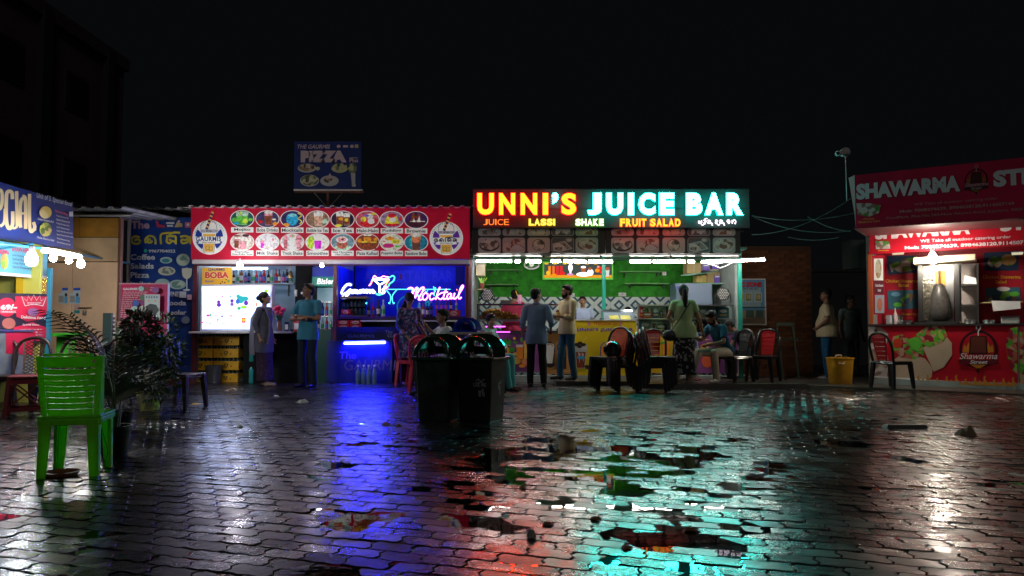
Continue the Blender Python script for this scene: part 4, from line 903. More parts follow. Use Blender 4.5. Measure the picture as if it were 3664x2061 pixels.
c.poly([(2166, 965), (2180, 965), (2178, 990), (2168, 990)], E4('pale', (.7, .75, .7))); c.ell(2173, 962, 8, 6, E4('choc', (.45, .12, .04)))
for x in (1955, 1985, 2020, 2068, 2100, 2130): c.ell(x, 944, 8, 3, E4('gold', (1, .55, .03)), 8)
c.build('lit_picture', q)
# ---- shelves, sockets on turf
for x0, x1, y in ((1737, 1870, 964), (1737, 1856, 1016), (2219, 2372, 970), (2238, 2393, 1013)):
    t = thing('wall_shelf', {964: 'upper empty shelf on the left of the green wall', 1016: 'lower empty shelf on the left of the green wall', 970: 'upper empty shelf right of the picture box', 1013: 'lower empty shelf right of the picture box'}[y], 'shelf', tuple(at(x0, y, 16)), 0, 'empty shelves on the green wall')
    fb('shelf_board', t, x0, y, x1, y+3, 15.9, 16.14, mat('shelf_green', (.15, .4, .12), .5))
    for xx in (x0+16, x1-20): fb('bracket', t, xx, y+3, xx+3, y+18, 16.0, 16.14, darkm)
for x, y, lab in ((2376, 978, 'white wall socket high on the green wall'), (2227, 1053, 'wide white switch plate low on the green wall'), (2048, 1055, 'small white switch plate between the two standing men')):
    t = thing('switch_plate', lab, 'socket', tuple(at(x, y, 16.1)))
    fb('plate', t, x-8 if y != 1053 else x-13, y-6, x+8 if y != 1053 else x+13, y+7, 16.09, 16.13, cap_w); fb('rocker_switch', t, x-3, y-3, x+3, y+3, 16.08, 16.09, mat('switch_grey', (.5, .5, .5), .4))
# ---- LED par lights
def par(x, y, D, label):
    t = thing('stage_light', label, 'stage light', tuple(at(x, y+25, D)), 0, 'round LED stage lights')
    c_ = at(x, y, D); fx = Vector((0, -1, 0))
    b = B(); b.lathe([(.02, .16), (.09, .14), (.125, .02), (.13, 0), (.12, -.005)], (0, 0, 0), black_r, 18)
    o = b.build('lamp_housing', t, local=True, smooth=40); o.location = c_-Vector(t.location); o.rotation_euler = (-pi/2, 0, 0)
    dots = B(); dots.lathe([(.001, 0), (.118, 0)], (0, 0, -.004), mat('led_face', (.5, .5, .48), .4), 18, cap=False)
    for i in range(-3, 4):
        for j in range(-3, 4):
            X = (i+.5*(j % 2))*.034; Y_ = j*.030
            if X*X+Y_*Y_ < .0115: dots.ball((X, Y_, -.006), .012, mat('led_lens', (.75, .75, .72), .15), 6, 4)
    o = dots.build('led_lens_plate', t, local=True); o.location = c_-Vector(t.location); o.rotation_euler = (-pi/2, 0, 0)
    for s_ in (-1, 1): mk('yoke_arm', t, lambda b: b.tube([c_+Vector((s_*.15, .05, 0)), c_+Vector((s_*.16, .05, -.13)), c_+Vector((s_*.12, -.02, -.17))], .008, black_r, 6))
par(1742, 1056, DJ+.35, 'round LED stage light at the left end of the glass case'); par(2588, 1052, DJ+.35, 'round LED stage light right of the blue grey fridge')
# ---- left glass case, purple + orange counter
gc = thing('display_case', 'glass display case heaped with golden fried balls on the juice counter', 'display case', tuple(at(1860, 1187, DJ)))
rail_m = mat('pink_steel', (.75, .45, .6), .22, metal=1)
fb('top_rail', gc, 1706, 1087, 2062, 1093, DJ-.02, DJ+.03, rail_m); fb('top_rail', gc, 1706, 1087, 2062, 1093, DJ+.5, DJ+.53, rail_m)
for x in (1706, 1712, 2058): fb('case_post', gc, x, 1093, x+4, 1186, DJ-.01, DJ+.02, rail_m)
fb('case_shelf', gc, 1712, 1145, 2060, 1149, DJ, DJ+.55, steel); fb('case_base', gc, 1700, 1184, 2062, 1190, DJ-.05, DJ+.55, darkm)
fb('case_pane', gc, 1712, 1094, 2058, 1144, DJ-.004, DJ-.001, glass); fb('pink_strip_light', gc, 1738, 1167, 1808, 1170, DJ+.05, DJ+.07, emat('strip_magenta', (1, .1, 1), 5)); fb('pink_strip_light', gc, 1756, 1187, 1825, 1189, DJ-.075, DJ-.06, emat('strip_magenta', (1, .1, 1), 5))
laddu = [mat('fried_ball_a', (.50, .20, .03), .5, var=.4, vscale=30), mat('fried_ball_b', (.42, .12, .02), .5, var=.4, vscale=30), mat('fried_ball_c', (.62, .36, .03), .5, var=.3, vscale=30)]
mesh_l = []
for m_ in laddu:
    b = B(); b.ball((0, 0, 0), .030, m_, 10, 7); me = b.mesh('fried_ball'); me.shade_smooth(); mesh_l.append(me)
tray = thing('serving_tray', 'steel tray under the heap of fried balls', 'tray', tuple(at(1790, 1145, DJ+.25)))
fb('tray_plate', tray, 1718, 1142, 2000, 1145, DJ+.06, DJ+.5, steel)
rr = random.Random(3); k = 0
za = at(1700, 1143, DJ+.25).z
for lay, (xa, xb) in enumerate(((1722, 1862), (1728, 1850), (1736, 1830), (1745, 1790))):
    x = at(xa, 1100, DJ+.2).x; xe = at(xb, 1100, DJ+.2).x
    while x < xe:
        for row in range(3 if lay < 2 else 2):
            o = bpy.data.objects.new('fried_ball', mesh_l[rr.randrange(3)]); COL.objects.link(o)
            o.location = (x+rr.uniform(-.008, .008), DJ+.10+row*.058+(lay % 2)*.028, za+.034+lay*.046+rr.uniform(-.004, .004)); o.scale = (rr.uniform(.9, 1.08),)*3
            tag(o, 'golden fried ball in the heap inside the glass case', 'snack', 'fried balls heaped in the glass case'); k += 1
        x += .058
for i, x in enumerate((1880, 1900, 1920)):
    b = B(); b.ball(at(x, 1138, DJ+.2), .035, mat('guava', (.6, .6, .12), .5, var=.2), 10, 7, (1.2, 1, .8)); o = b.build('yellow_fruit', smooth=60); tag(o, ('yellow fruit nearest the fried balls in the case', 'middle yellow fruit of the three in the case', 'yellow fruit nearest the man in the blue shirt')[i], 'fruit', 'yellow fruit in the glass case')
k_ = thing('glass_tumbler', 'pink milkshake glass with straw standing on top of the glass case', 'drink', tuple(at(1860, 1087, DJ+.1)))
mk('tumbler', k_, lambda b: b.lathe([(.028, 0), (.03, .01), (.042, .17)], at(1860, 1087, DJ+.1), mat('pink_shake', (.7, .3, .5), .25, alpha=1), 12), smooth=50)
mk('straw', k_, lambda b: b.tube([at(1860, 1080, DJ+.1), at(1845, 1040, DJ+.1)], .006, gold_l, 6))
k_ = thing('plastic_basket', 'small dark basket on the glass case beside the pink shake', 'basket', tuple(at(1812, 1087, DJ+.3)))
mk('basket_body', k_, lambda b: b.hexa([at(1796, 1087, DJ+.3), at(1826, 1087, DJ+.3), at(1826, 1087, DJ+.3)+Vector((0, .2, 0)), at(1796, 1087, DJ+.3)+Vector((0, .2, 0)), at(1790, 1074, DJ+.28), at(1831, 1074, DJ+.28), at(1831, 1074, DJ+.28)+Vector((0, .24, 0)), at(1790, 1074, DJ+.28)+Vector((0, .24, 0))], mat('basket_grey', (.10, .09, .08), .6)))
for i in range(5): fb('basket_slat', k_, 1790, 1075+i*2.4, 1831, 1076+i*2.4, DJ+.27, DJ+.275, darkm)
jc = thing('serving_counter', 'long juice counter with purple citrus and orange milkshake print', 'counter', tuple(at(1900, 1350, DJ))[:2]+(.13,))
z_lo = at(1, 1333, DJ).z; z_hi = at(1, 1190, DJ).z
mk('counter_body', jc, lambda b: b.box(at(1700, 1, DJ).x, at(2640, 1, DJ).x, DJ+.02, DJ+.6, z_lo, z_hi, grey_w)); fb('counter_top', jc, 1698, 1186, 2062, 1191, DJ-.03, DJ+.62, steel)
c = Canvas((0, DJ-.002, 0)); pur = pm('vinyl_purple', (.22, .06, .22)); org = pm('vinyl_orange', (.62, .30, .09))
c.quad(1700, 1193, 1952, 1330, pur); c.quad(1950, 1193, 2064, 1338, org)
def A3(x, y): return (1680+x/2.898, 900+y/2.898)
lf = pm('leafgreen', (.06, .42, .04)); lf2 = pm('leafgreen2', (.12, .5, .05)); oc = pm('citrus', (.85, .32, .02)); oy = pm('citrus_light', (.9, .5, .08)); rdd = pm('blood', (.75, .12, .04)); orj = pm('juice', (.85, .25, .02))
for pl in ([(380, 890), (345, 930), (360, 985), (395, 960)], [(405, 900), (435, 930), (420, 985), (385, 975)], [(410, 1000), (470, 995), (465, 1040), (415, 1045)], [(325, 905), (305, 960), (350, 970)]): c.poly([A3(*p_) for p_ in pl], lf if len(pl) == 4 else lf2)
c.ell(*A3(355, 1020), 20, 20, oc); c.ell(*A3(355, 1015), 17, 16, oy); 
for a in range(0, 180, 30): c.stroke([(A3(355, 1015)[0]+15*cos(radians(a)), A3(355, 1015)[1]+14*sin(radians(a))), (A3(355, 1015)[0]-15*cos(radians(a)), A3(355, 1015)[1]-14*sin(radians(a)))], 1, oc, 1, False)
c.ell(*A3(385, 1075), 17, 16, oc); c.ell(*A3(398, 1140), 13, 14, oy); c.ell(*A3(490, 1130), 16, 14, oc); c.ell(*A3(490, 1130), 13, 11, oy); c.ell(*A3(580, 1140), 16, 15, rdd); c.ell(*A3(580, 1140), 12, 11, pm('blood2', (.8, .3, .15))); c.ell(*A3(490, 1060), 14, 6, oy); c.ell(*A3(545, 1185), 12, 6, oc)
c.poly([A3(480, 965), A3(555, 965), A3(552, 1040), A3(490, 1040)], pm('cream_glass', (.75, .65, .6))); c.poly([A3(483, 990), A3(555, 990), A3(552, 1110), A3(500, 1110)], orj); c.poly([A3(560, 925), A3(615, 925), A3(612, 1110), A3(565, 1110)], oy)
c.ell(*A3(465, 900), 5, 5, oy); c.ell(*A3(475, 940), 9, 4, lf); c.ell(*A3(540, 915), 4, 9, lf)
for (x, y) in ((412, 1085), (440, 1130), (452, 1170), (430, 1160), (412, 1185)): c.ell(*A3(x, y), 3, 3, oy, 8)
dkc = pm('dark_cup', (.03, .02, .02)); milk = pm('milk', (.75, .72, .66))
c.ell(*A3(830, 1010), 20, 27, dkc); c.poly([A3(772, 990), A3(888, 990), A3(868, 1180), A3(800, 1180)], dkc); c.ell(*A3(832, 1170), 17, 11, dkc); c.poly([A3(782, 985), A3(880, 985), A3(858, 1158), A3(805, 1158)], milk); c.ell(*A3(831, 985), 16.8, 13, milk); c.stroke([A3(805, 970), A3(840, 955), A3(860, 980)], 4, pm('caramel', (.4, .2, .06)))
c.poly([A3(905, 990), A3(1000, 990), A3(1000, 1215), A3(940, 1215)], dkc); c.ell(*A3(950, 985), 16, 14, dkc); c.ell(*A3(952, 985), 13, 11, milk); c.poly([A3(905, 1245), A3(1100, 1245), A3(1100, 1265), A3(905, 1265)], pm('caramel', (.4, .2, .06)))
c.build('printed_front', jc)
c = Canvas((0, DJ-.002, 0)); ylw = pm('vinyl_yellow', (.68, .50, .01))
c.quad(2278, 1193, 2480, 1335, pm('vinyl_amber', (.55, .33, .01))); c.quad(2480, 1193, 2640, 1335, pur)
c.poly([(2370, 1225), (2395, 1225), (2390, 1280), (2372, 1280)], orj); c.stroke([(2376, 1225), (2380, 1210), (2388, 1206)], 3, milk); c.ell(2374, 1226, 12, 4, lf); c.ell(2520, 1250, 16, 20, oc); c.ell(2548, 1230, 22, 5, oy); c.ell(2530, 1290, 20, 26, rdd)
c.build('printed_front', jc)
# yellow welcome counter
yc = thing('welcome_counter', 'bright yellow Welcome counter jutting out with purple lettering', 'counter', tuple(at(2168, 1360, DJ-.1))[:2]+(0,))
DY = DJ-.12
fb('counter_panel', yc, 2059, 1146, 2277, 1343, DY, DY+.5, ylw, bevel=.004)
fb('panel_edge', yc, 2057, 1143, 2279, 1147, DY-.01, DY+.5, white_p)
c = Canvas((0, DY-.002, 0)); vi = pm('violet_ink', (.10, .03, .42)); ro = pm('rust_ink', (.6, .14, .02))
c.text('Welcome to', 2124, 1150, 2206, 1163, ro, .02, .25); c.text("UNNI'S JUICE BAR", 2064, 1173, 2266, 1188, vi, .035, space=1.1)
c.ell(2107, 1158, 5, 8, pm('pinkcup', (.6, .2, .3))); c.ell(2220, 1158, 5, 8, pm('pinkcup', (.6, .2, .3)))
tr = pm('clear_cup', (.6, .6, .55)); c.poly([A3(1088, 970), A3(1223, 970), A3(1195, 1210), A3(1112, 1210)], tr); c.poly([A3(1100, 1040), A3(1205, 1040), A3(1190, 1205), A3(1115, 1205)], pm('mocha', (.25, .05, .02))); c.poly([A3(1125, 1040), A3(1150, 1060), A3(1140, 1160)], pm('milk2', (.7, .55, .45))); c.poly([A3(1160, 1050), A3(1185, 1060), A3(1180, 1150)], pm('milk2', (.7, .55, .45)))
c.ell(*A3(1155, 1000), 23, 6, pm('milk3', (.7, .68, .66))); 
for (x, y) in ((1110, 965), (1145, 950), (1180, 965), (1140, 985)): c.ell(*A3(x, y), 9, 6, dkc, 12)
for (x, y) in ((1215, 1190), (1245, 1195), (1225, 1205)): c.ell(*A3(x, y), 9, 5, dkc, 12)
c.ell(*A3(1156, 1100), 15, 6, pm('aqua_badge', (.05, .35, .6))); c.stroke([A3(1170, 940), A3(1215, 885)], 2.5, pm('straw_pale', (.7, .62, .2)), 1, False)
c.stroke([A3(1395, 940), A3(1352, 990), A3(1400, 1000)], 4, vi, 3, False); c.stroke([A3(1358, 990), A3(1355, 1160)], 4, vi, 1, False); c.stroke([A3(1462, 915), A3(1525, 900)], 5, vi, 1, False); c.poly([A3(1405, 925), A3(1470, 950), A3(1440, 990)], lf2); c.stroke([A3(1305, 1120), A3(1295, 1180), A3(1320, 1200)], 4, vi)
c.ell(*A3(1390, 1030), 10, 16, oc)
c.build('printed_front', yc)
q = thing('price_card', 'yellow price cards propped on the welcome counter under a glaring lamp', 'card', tuple(at(2215, 1143, DJ)))
for x in (2181, 2222): mk('card', q, lambda b: b.hexa([at(x, 1142, DJ), at(x+36, 1142, DJ), at(x+36, 1142, DJ)+Vector((0, .02, 0)), at(x, 1142, DJ)+Vector((0, .02, 0)), at(x-3, 1128, DJ+.06), at(x+30, 1128, DJ+.06), at(x+30, 1128, DJ+.07), at(x-3, 1128, DJ+.07)], pm('card_yellow', (.75, .72, .15))))
mk('counter_lamp', q, lambda b: b.bar(at(2234, 1112, DJ+.1), at(2262, 1112, DJ+.1), .04, .03, emat('lamp_hot', (1, 1, .95), 6)))
q = thing('glass_freezer', 'low freezer with curved glass lid behind the welcome counter', 'freezer', tuple(at(2220, 1140, DJ+.3)))
fb('freezer_lid', q, 2160, 1110, 2270, 1142, DJ+.3, DJ+.7, mat('freezer_glass', (.35, .45, .55), .15)); fb('lid_frame', q, 2158, 1108, 2272, 1112, DJ+.28, DJ+.72, steel)
# right glass case with packets
gr = thing('display_case', 'glass display case full of snack packets at the right of the juice stall', 'display case', tuple(at(2450, 1190, DJ)))
for y in (1090, 1138, 1190): fb('case_rail', gr, 2282, y, 2624, y+4, DJ-.02, DJ+.5, steel)
for x in (2282, 2622, 2400): fb('case_post', gr, x, 1090, x+4, 1192, DJ-.025, DJ+.0, steel)
fb('case_back', gr, 2286, 1094, 2620, 1190, DJ+.48, DJ+.5, mat('case_back', (.4, .5, .45), .5)); fb('case_pane', gr, 2286, 1094, 2620, 1190, DJ-.004, DJ, glass)
pk_c = [('red', (.5, .02, .03)), ('maroon', (.12, .01, .02)), ('navy', (.02, .06, .3)), ('black', (.02, .02, .02)), ('cream', (.6, .55, .4)), ('teal', (.05, .2, .25)), ('silver', (.3, .42, .45))]
spec_ = [(2290, 1098, 12, 40, 0), (2296, 1118, 40, 20, 0), (2298, 1100, 14, 18, 1), (2316, 1100, 16, 18, 1), (2334, 1098, 24, 40, 2), (2362, 1112, 10, 26, 3), (2374, 1112, 10, 26, 4), (2388, 1098, 16, 40, 3),
         (2500, 1100, 30, 38, 6), (2535, 1102, 28, 36, 6), (2568, 1100, 40, 38, 5), (2287, 1148, 44, 40, 5), (2344, 1158, 42, 30, 3), (2500, 1150, 20, 38, 1), (2526, 1150, 24, 38, 1), (2556, 1150, 20, 38, 1)]
colw = ('red', 'maroon', 'navy', 'black', 'cream', 'teal', 'silver')
for i, (x, y, w_, h_, k) in enumerate(spec_):
    lab = '%s packet %s in the right glass case' % (colw[k], ('standing at the far left of the upper shelf', 'lying wide in front on the upper shelf', 'standing behind the wide red one', 'next to another at the upper shelf back', 'tall, beside the small bottles', 'narrow, left of the cream one', 'narrow, right of the black one', 'tall, nearest the woman in green', 'on the upper shelf right of the woman', 'in the middle of the upper right shelf', 'largest at the upper right end', 'broad at the lower left corner', 'broad on the lower shelf behind the red chair', 'first on the lower right shelf', 'second on the lower right shelf', 'third on the lower right shelf')[i])
    b = B(); fbox(b, x, y, x+w_, y+h_, DJ+.1+.12*(i in (2, 3)), DJ+.2+.12*(i in (2, 3)), pm('pack_'+pk_c[k][0], pk_c[k][1]))
    c = Canvas((0, DJ+.098+.12*(i in (2, 3)), 0)); c.ell(x+w_/2, y+h_*.35, w_*.33, h_*.16, white_l, 10); c.quad(x+w_*.2, y+h_*.65, x+w_*.8, y+h_*.78, gold_l)
    o = b.build('snack_packet', bevel=.004); tag(o, lab, 'packet', 'snack packets in the right glass case'); c_ = c.build('packet_print', o)
# fridge behind
q = thing('refrigerator', 'blue grey refrigerator standing against the green wall behind the woman', 'refrigerator', tuple(at(2490, 1190, 15.2))[:2]+(.13,))
fgm = mat('fridge_bluegrey', (.28, .36, .5), .3)
b = B(); fbox(b, 2448, 1012, 2549, 1230, 15.2, 15.8, fgm); b.build('fridge_body', q, bevel=.02)
fb('fridge_side', q, 2420, 1014, 2446, 1230, 15.25, 15.8, mat('fridge_side', (.18, .26, .36), .3)); fb('fridge_badge', q, 2421, 1024, 2440, 1036, 15.24, 15.25, blue_l); fb('fridge_door', q, 2452, 1016, 2546, 1090, 15.17, 15.2, fgm, bevel=.01)
# cartons upper right
ctn = [(2458, 940, 2508, 978, 0), (2510, 948, 2574, 970, 2), (2492, 985, 2528, 1010, 1), (2530, 975, 2616, 1016, 0), (2576, 940, 2618, 975, 1)]
sf = thing('wall_shelf', 'pale green shelf of cartons in the upper right of the juice stall', 'shelf', tuple(at(2540, 1016, 15.3)))
mk('shelf_board', sf, lambda b: b.bar(at(2458, 984, 15.0), at(2575, 968, 15.8), .3, .02, mat('shelf_mint', (.3, .6, .45), .4))); fb('shelf_board', sf, 2490, 1012, 2618, 1016, 15.2, 15.7, mat('shelf_mint', (.3, .6, .45), .4))
card = [mat('carton_tan', (.55, .40, .18), .7, var=.1), mat('carton_yellow', (.62, .48, .12), .7), mat('carton_cream', (.6, .55, .4), .6)]
for i, (x0, y0, x1, y1, k) in enumerate(ctn):
    t = thing('carton', ('tan carton at the top left of the carton shelf', 'cream carton with purple packets above the fridge', 'yellow carton low on the carton shelf', 'wide tan carton with a purple tin before it', 'yellow carton at the top right by the green post')[i], 'box', tuple(at(x0, y1, 15.4)), 0, 'cartons above the fridge')
    fb('carton_body', t, x0, y0, x1, y1, 15.35+.02*i, 15.7, card[k], bevel=.004); fb('tape_strip', t, (x0+x1)/2-1, y0, (x0+x1)/2+1.5, y1, 15.343+.02*i, 15.348+.02*i, card[2])
for i, (x0, y0, x1, y1) in enumerate(((2516, 945, 2540, 968), (2548, 942, 2574, 962), (2558, 985, 2576, 1012))):
    t = thing('tin_packet', ('purple packet left of two on the cream carton', 'purple packet right of two on the cream carton', 'purple tin standing in front of the wide tan carton')[i], 'packet', tuple(at(x0, y1, 15.28)), 0, 'purple packets above the fridge')
    fb('packet_body', t, x0, y0, x1, y1, 15.26, 15.33, pm('pack_purple', (.16, .08, .5)), bevel=.004); fb('packet_band', t, x0+1, y0+2, x1-1, y0+7, 15.25, 15.26, white_l)
# left niche: tan box, idol plant
q = thing('carton', 'tan wall box above the stage light at the left end of the juice stall', 'box', tuple(at(1717, 985, 14.6))); fb('box_body', q, 1702, 944, 1735, 986, 14.5, 14.9, mat('tan_box', (.6, .52, .35), .6), bevel=.006); fb('box_lid', q, 1701, 942, 1737, 946, 14.48, 14.92, card[2])
q = thing('potted_plant', 'tiny red pot with a light green plant on the niche ledge', 'plant', tuple(at(1724, 1033, 14.5)))
mk('pot', q, lambda b: b.lathe([(.03, 0), (.045, .05), (.05, .1)], at(1724, 1032, 14.5), mat('red_pot', (.3, .06, .04), .5), 12), smooth=50)
for a in (-.5, -.1, .35, .7): mk('leaf', q, lambda b: b.poly_leaf(at(1724, 1016, 14.5), a) if 0 else b.add([at(1724, 1018, 14.5)+Vector((-.012, 0, 0)), at(1724, 1018, 14.5)+Vector((.012, .0, 0)), at(1724, 1018, 14.5)+Vector((sin(a)*.1+.02, .01, cos(a)*.12)), at(1724, 1018, 14.5)+Vector((sin(a)*.18, 0, cos(a)*.2))], [(0, 1, 2), (0, 2, 3)], pm('bright_leaf', (.3, .6, .05))))
fb('ledge', js, 1700, 1033, 1738, 1037, 14.3, 14.7, mat('tan_board', (.3, .2, .12), .5))
# ceiling fan-ish pale dish near tubes
q = thing('wall_fan', 'pale round fan hanging behind the awning tubes', 'fan', tuple(at(1902, 948, 14.9)))
mk('fan_ring', q, lambda b: b.tube([at(1902+26*cos(a*pi/12), 948+14*sin(a*pi/12), 14.9) for a in range(24)], .012, white_p, 6, closed=True)); mk('fan_hub', q, lambda b: b.ball(at(1902, 948, 14.88), .05, white_p, 10, 6))
for k in range(3): mk('fan_blade', q, lambda b: b.bar(at(1902, 948, 14.9), at(1902+22*cos(k*2.1+.4), 948+12*sin(k*2.1+.4), 14.9), .08, .006, mat('blade_grey', (.4, .42, .42), .4)))
# =================================================== brick wall + C ZONE poster at the right end
bw = thing('brick_wall', 'orange brick wall fading into the dark right of the juice stall', 'wall', tuple(at(2750, 1350, 15.6))[:2]+(0,))
WX0 = J1+.05; WX1 = at(2905, 1000, 15.6).x; mort = mat('mortar', (.08, .035, .015), .9)
mk('mortar_bed', bw, lambda b: b.box(WX0, WX1, 15.62, 15.8, 0, 2.75, mort))
bm_ = [mat('brick_%d' % i, c_, .85, bump=.4, bscale=50, var=.2, vscale=12) for i, c_ in enumerate(((.13, .043, .013), (.10, .032, .010), (.155, .052, .016)))]
bme = []
for m_ in bm_:
    b = B(); b.box(-.105, .105, -.02, .02, -.033, .033, m_); bme.append(b.mesh('brick'))
cands_ = []
r = 0; z = .05
while z < 2.7:
    x = WX0+.11+(.11 if r % 2 else 0)
    while x < WX1-.08:
        cands_.append((x, z)); x += .225
    z += .078; r += 1
rest = B()
cands_.sort(key=lambda q_: abs(q_[1]-1.7)+max(0, q_[0]-at(2800, 1, 15.6).x)*1.2)
for i, (x, z) in enumerate(cands_):
    if i < 290:
        o = bpy.data.objects.new('brick', bme[rr.randrange(3)]); COL.objects.link(o); o.parent = bw; o.location = Vector((x, 15.615+rr.uniform(-.004, .004), z))-Vector(bw.location)
    else: rest.box(x-.105, x+.105, 15.595, 15.63, z-.033, z+.033, bm_[rr.randrange(3)])
o = rest.build('outer_bricks', bw); o['kind'] = 'stuff'
q = thing('poster', 'blue C ZONE poster with red heading hanging on the brick wall', 'poster', tuple(at(2696, 1162, 15.55)))
mk('poster_frame', q, lambda b: b.hexa([at(2645, 1162, 15.55), at(2743, 1164, 15.55), at(2743, 1164, 15.58), at(2645, 1162, 15.58), at(2645, 997, 15.55), at(2739, 997, 15.55), at(2739, 997, 15.58), at(2645, 997, 15.58)], white_p))
c = Canvas((0, 15.546, 0)); c.quad(2646, 1001, 2736, 1110, pm('poster_blue', (.12, .35, .6))); c.quad(2650, 1030, 2722, 1100, pm('poster_sky', (.35, .5, .55))); c.quad(2646, 1110, 2738, 1160, pm('poster_tan', (.35, .25, .15)))
c.text('C ZONE', 2650, 1009, 2726, 1027, pm('poster_redd', (.65, .02, .02)), .08); c.text('MONTH APRIL MAY', 2650, 1031, 2714, 1037, ink_g, .02)
for x in (2648, 2665, 2700): c.quad(x, 1048, x+(12 if x < 2650 else 25), 1079, white_l); c.quad(x+2, 1050, x+(10 if x < 2650 else 23), 1077, pm('photo_g', (.2, .3, .1))); c.ell(x+8, 1062, 4, 10, gold_l, 10); c.ell(x+16, 1062, 4, 10, pm('photo_w', (.5, .5, .45)), 10) if x > 2650 else 0
c.quad(2646, 1098, 2738, 1102, ink_g); c.quad(2668, 1110, 2696, 1136, pm('photo_d', (.05, .1, .08))); c.quad(2703, 1110, 2730, 1136, pm('photo_d', (.05, .1, .08)))
for k in range(4): c.stroke([(2650, 1142+k*4), (2735, 1140+k*5)], 1.6, dkc, 1, False)
c.build('printed_face', q)
# =================================================== SHAWARMA STALL (right)
RO = Vector((P0.x, P0.y, 0)); RN = Vector((ND.x, ND.y, 0)).normalized(); RUD = Vector((UD.x, UD.y, 0))
class RC(Canvas):
    """canvas parallel to the right stall's counter, pushed out by off metres"""
    def __init__(s, off=0): super().__init__(RO+RN*off, RN)
def rq(x, y, off):  # point seen at x,y on the plane pushed out by off
    d = ray(x, y); O = RO+RN*off; t = (O-C0).dot(RN)/d.dot(RN); return C0+d*t
def rbox(b, q4, off, th, m):
    """slab whose front face has these four picture corners (tl,tr,br,bl); th metres thick backwards"""
    f = [rq(x, y, off) for x, y in q4]; bk = [p-RN*th for p in f]
    b.hexa([f[3], f[2], bk[2], bk[3], f[0], f[1], bk[1], bk[0]], m)
def rb(name, parent, q4, off, th, m, **k): return mk(name, parent, lambda b: rbox(b, q4, off, th, m), **k)
def lx(x, ya, yb, xa=3110, xb=3664):  # interpolate a receding edge
    return ya+(yb-ya)*(x-xa)/(xb-xa)
ss = thing('shawarma_stall', 'red shawarma stall standing at an angle on the right', 'stall', tuple(RO))
redv = mat('shawarma_red', (.50, .010, .025), .36, var=.16, vscale=2, bump=.2, bscale=3); redv2 = mat('shawarma_red_dim', (.42, .012, .05), .35, var=.22, vscale=1.2, bump=.3, bscale=2.5)  # dim red: same vinyl with the upper banner's shade put into its colour
T_W = 5.2; DPT = 1.7
def rw(t, n, z): p = RO+RUD*t+RN*n; return Vector((p.x, p.y, z))
zr_ = rq(3110, 905, 0).z
def rwall(b, t0, t1, n0, n1, z0, z1, m): b.hexa([rw(t0, n0, z0), rw(t1, n0, z0), rw(t1, n1, z0), rw(t0, n1, z0), rw(t0, n0, z1), rw(t1, n0, z1), rw(t1, n1, z1), rw(t0, n1, z1)], m)
in_red = mat('inner_red_panel', (.42, .012, .03), .35)
mk('rear_wall', ss, lambda b: rwall(b, 0, T_W, -.95, -.99, 0, zr_+.4, in_red))
mk('side_wall', ss, lambda b: rwall(b, -.03, .02, -.02, -.95, 0, zr_+.4, grey_w))
mk('ceiling', ss, lambda b: rwall(b, 0, T_W, .0, -.95, zr_+.36, zr_+.4, white_p))
mk('raised_floor', ss, lambda b: rwall(b, -.02, T_W, .06, -.95, .036, .13, grey_w))
rb('corner_post', ss, [(3104, 900), (3118, 899), (3125, 1160), (3111, 1160)], .02, .05, mat('orange_post', (.45, .10, .03), .45))
fr_red = [(3112, 820), (3920, 760), (3920, 862), (3112, 910)]
# banner A: front awning banner
ba = thing('shop_banner', 'large dim red SHAWARMA banner slung out over the right stall', 'banner', tuple(rq(3300, 800, 1.5)))
OF = 1.35
def rqz(x, y): return rq(x, y, OF)
qa = [(3060, 627), (3930, 535), (3930, 763), (3062, 815)]
mk('vinyl_sheet', ba, lambda b: rbox(b, qa, OF, .012, redv2))
mk('banner_edge', ba, lambda b: rbox(b, [(3036, 637), (3058, 626), (3062, 815), (3058, 770)], OF-.01, .01, pm('pale_back', (.6, .52, .5))))
mk('awning_arm', ba, lambda b: (b.bar(rq(3058, 815, OF), rw(0, 0, zr_+.3), .03, .03, darkm)))
mk('awning_arm', ba, lambda b: (b.bar(rq(3650, 780, OF), rw(3, 0, zr_+.3), .03, .03, darkm)))
mk('awning_sheet', ba, lambda b: b.hexa([rq(3060, 818, OF), rq(3930, 766, OF), rw(T_W, .05, zr_+.30), rw(0, .05, zr_+.30), rq(3060, 816, OF), rq(3930, 764, OF), rw(T_W, .05, zr_+.31), rw(0, .05, zr_+.31)], mat('awning_underside', (.10, .01, .015), .6)))
gr_t = pm('banner_white_dim', (.56, .55, .57)); c = RC(OF)  # the fascia's white lettering, darkened here for the banner's shade
def quadpts(x0, y0, x1, y1, slope): return [(x0, y0), (x1, y0+(x1-x0)*slope), (x1, y1+(x1-x0)*slope), (x0, y1)]
shd = pm('banner_shadow', (.10, .0, .01))
c.text('SHAWARMA', 0, 0, 0, 0, shd, .06, q=[(3067, 661), (3439, 628), (3439, 687), (3067, 718)])
c.text('SHAWARMA', 0, 0, 0, 0, gr_t, .06, q=[(3063, 659), (3435, 626), (3436, 685), (3064, 716)]); c.text('STREET', 0, 0, 0, 0, gr_t, .06, q=[(3552, 612), (3860, 580), (3860, 640), (3555, 671)])
pp_ = pm('banner_peach', (.45, .22, .2)); c.text('WE Take all outdoor catering order', 0, 0, 0, 0, pp_, 0, q=[(3271, 727), (3570, 704), (3570, 717), (3271, 739)])
c.text('Mob: 7008274639, 8984638120,9114507144', 0, 0, 0, 0, pp_, .03, q=[(3219, 752), (3629, 721), (3629, 735), (3219, 764)])
c.text('FoodPark, Plot No.369,New Airport Road, Jagamara, BBSR-', 0, 0, 0, 0, pp_, .01, q=[(3172, 776), (3668, 742), (3668, 755), (3172, 788)])
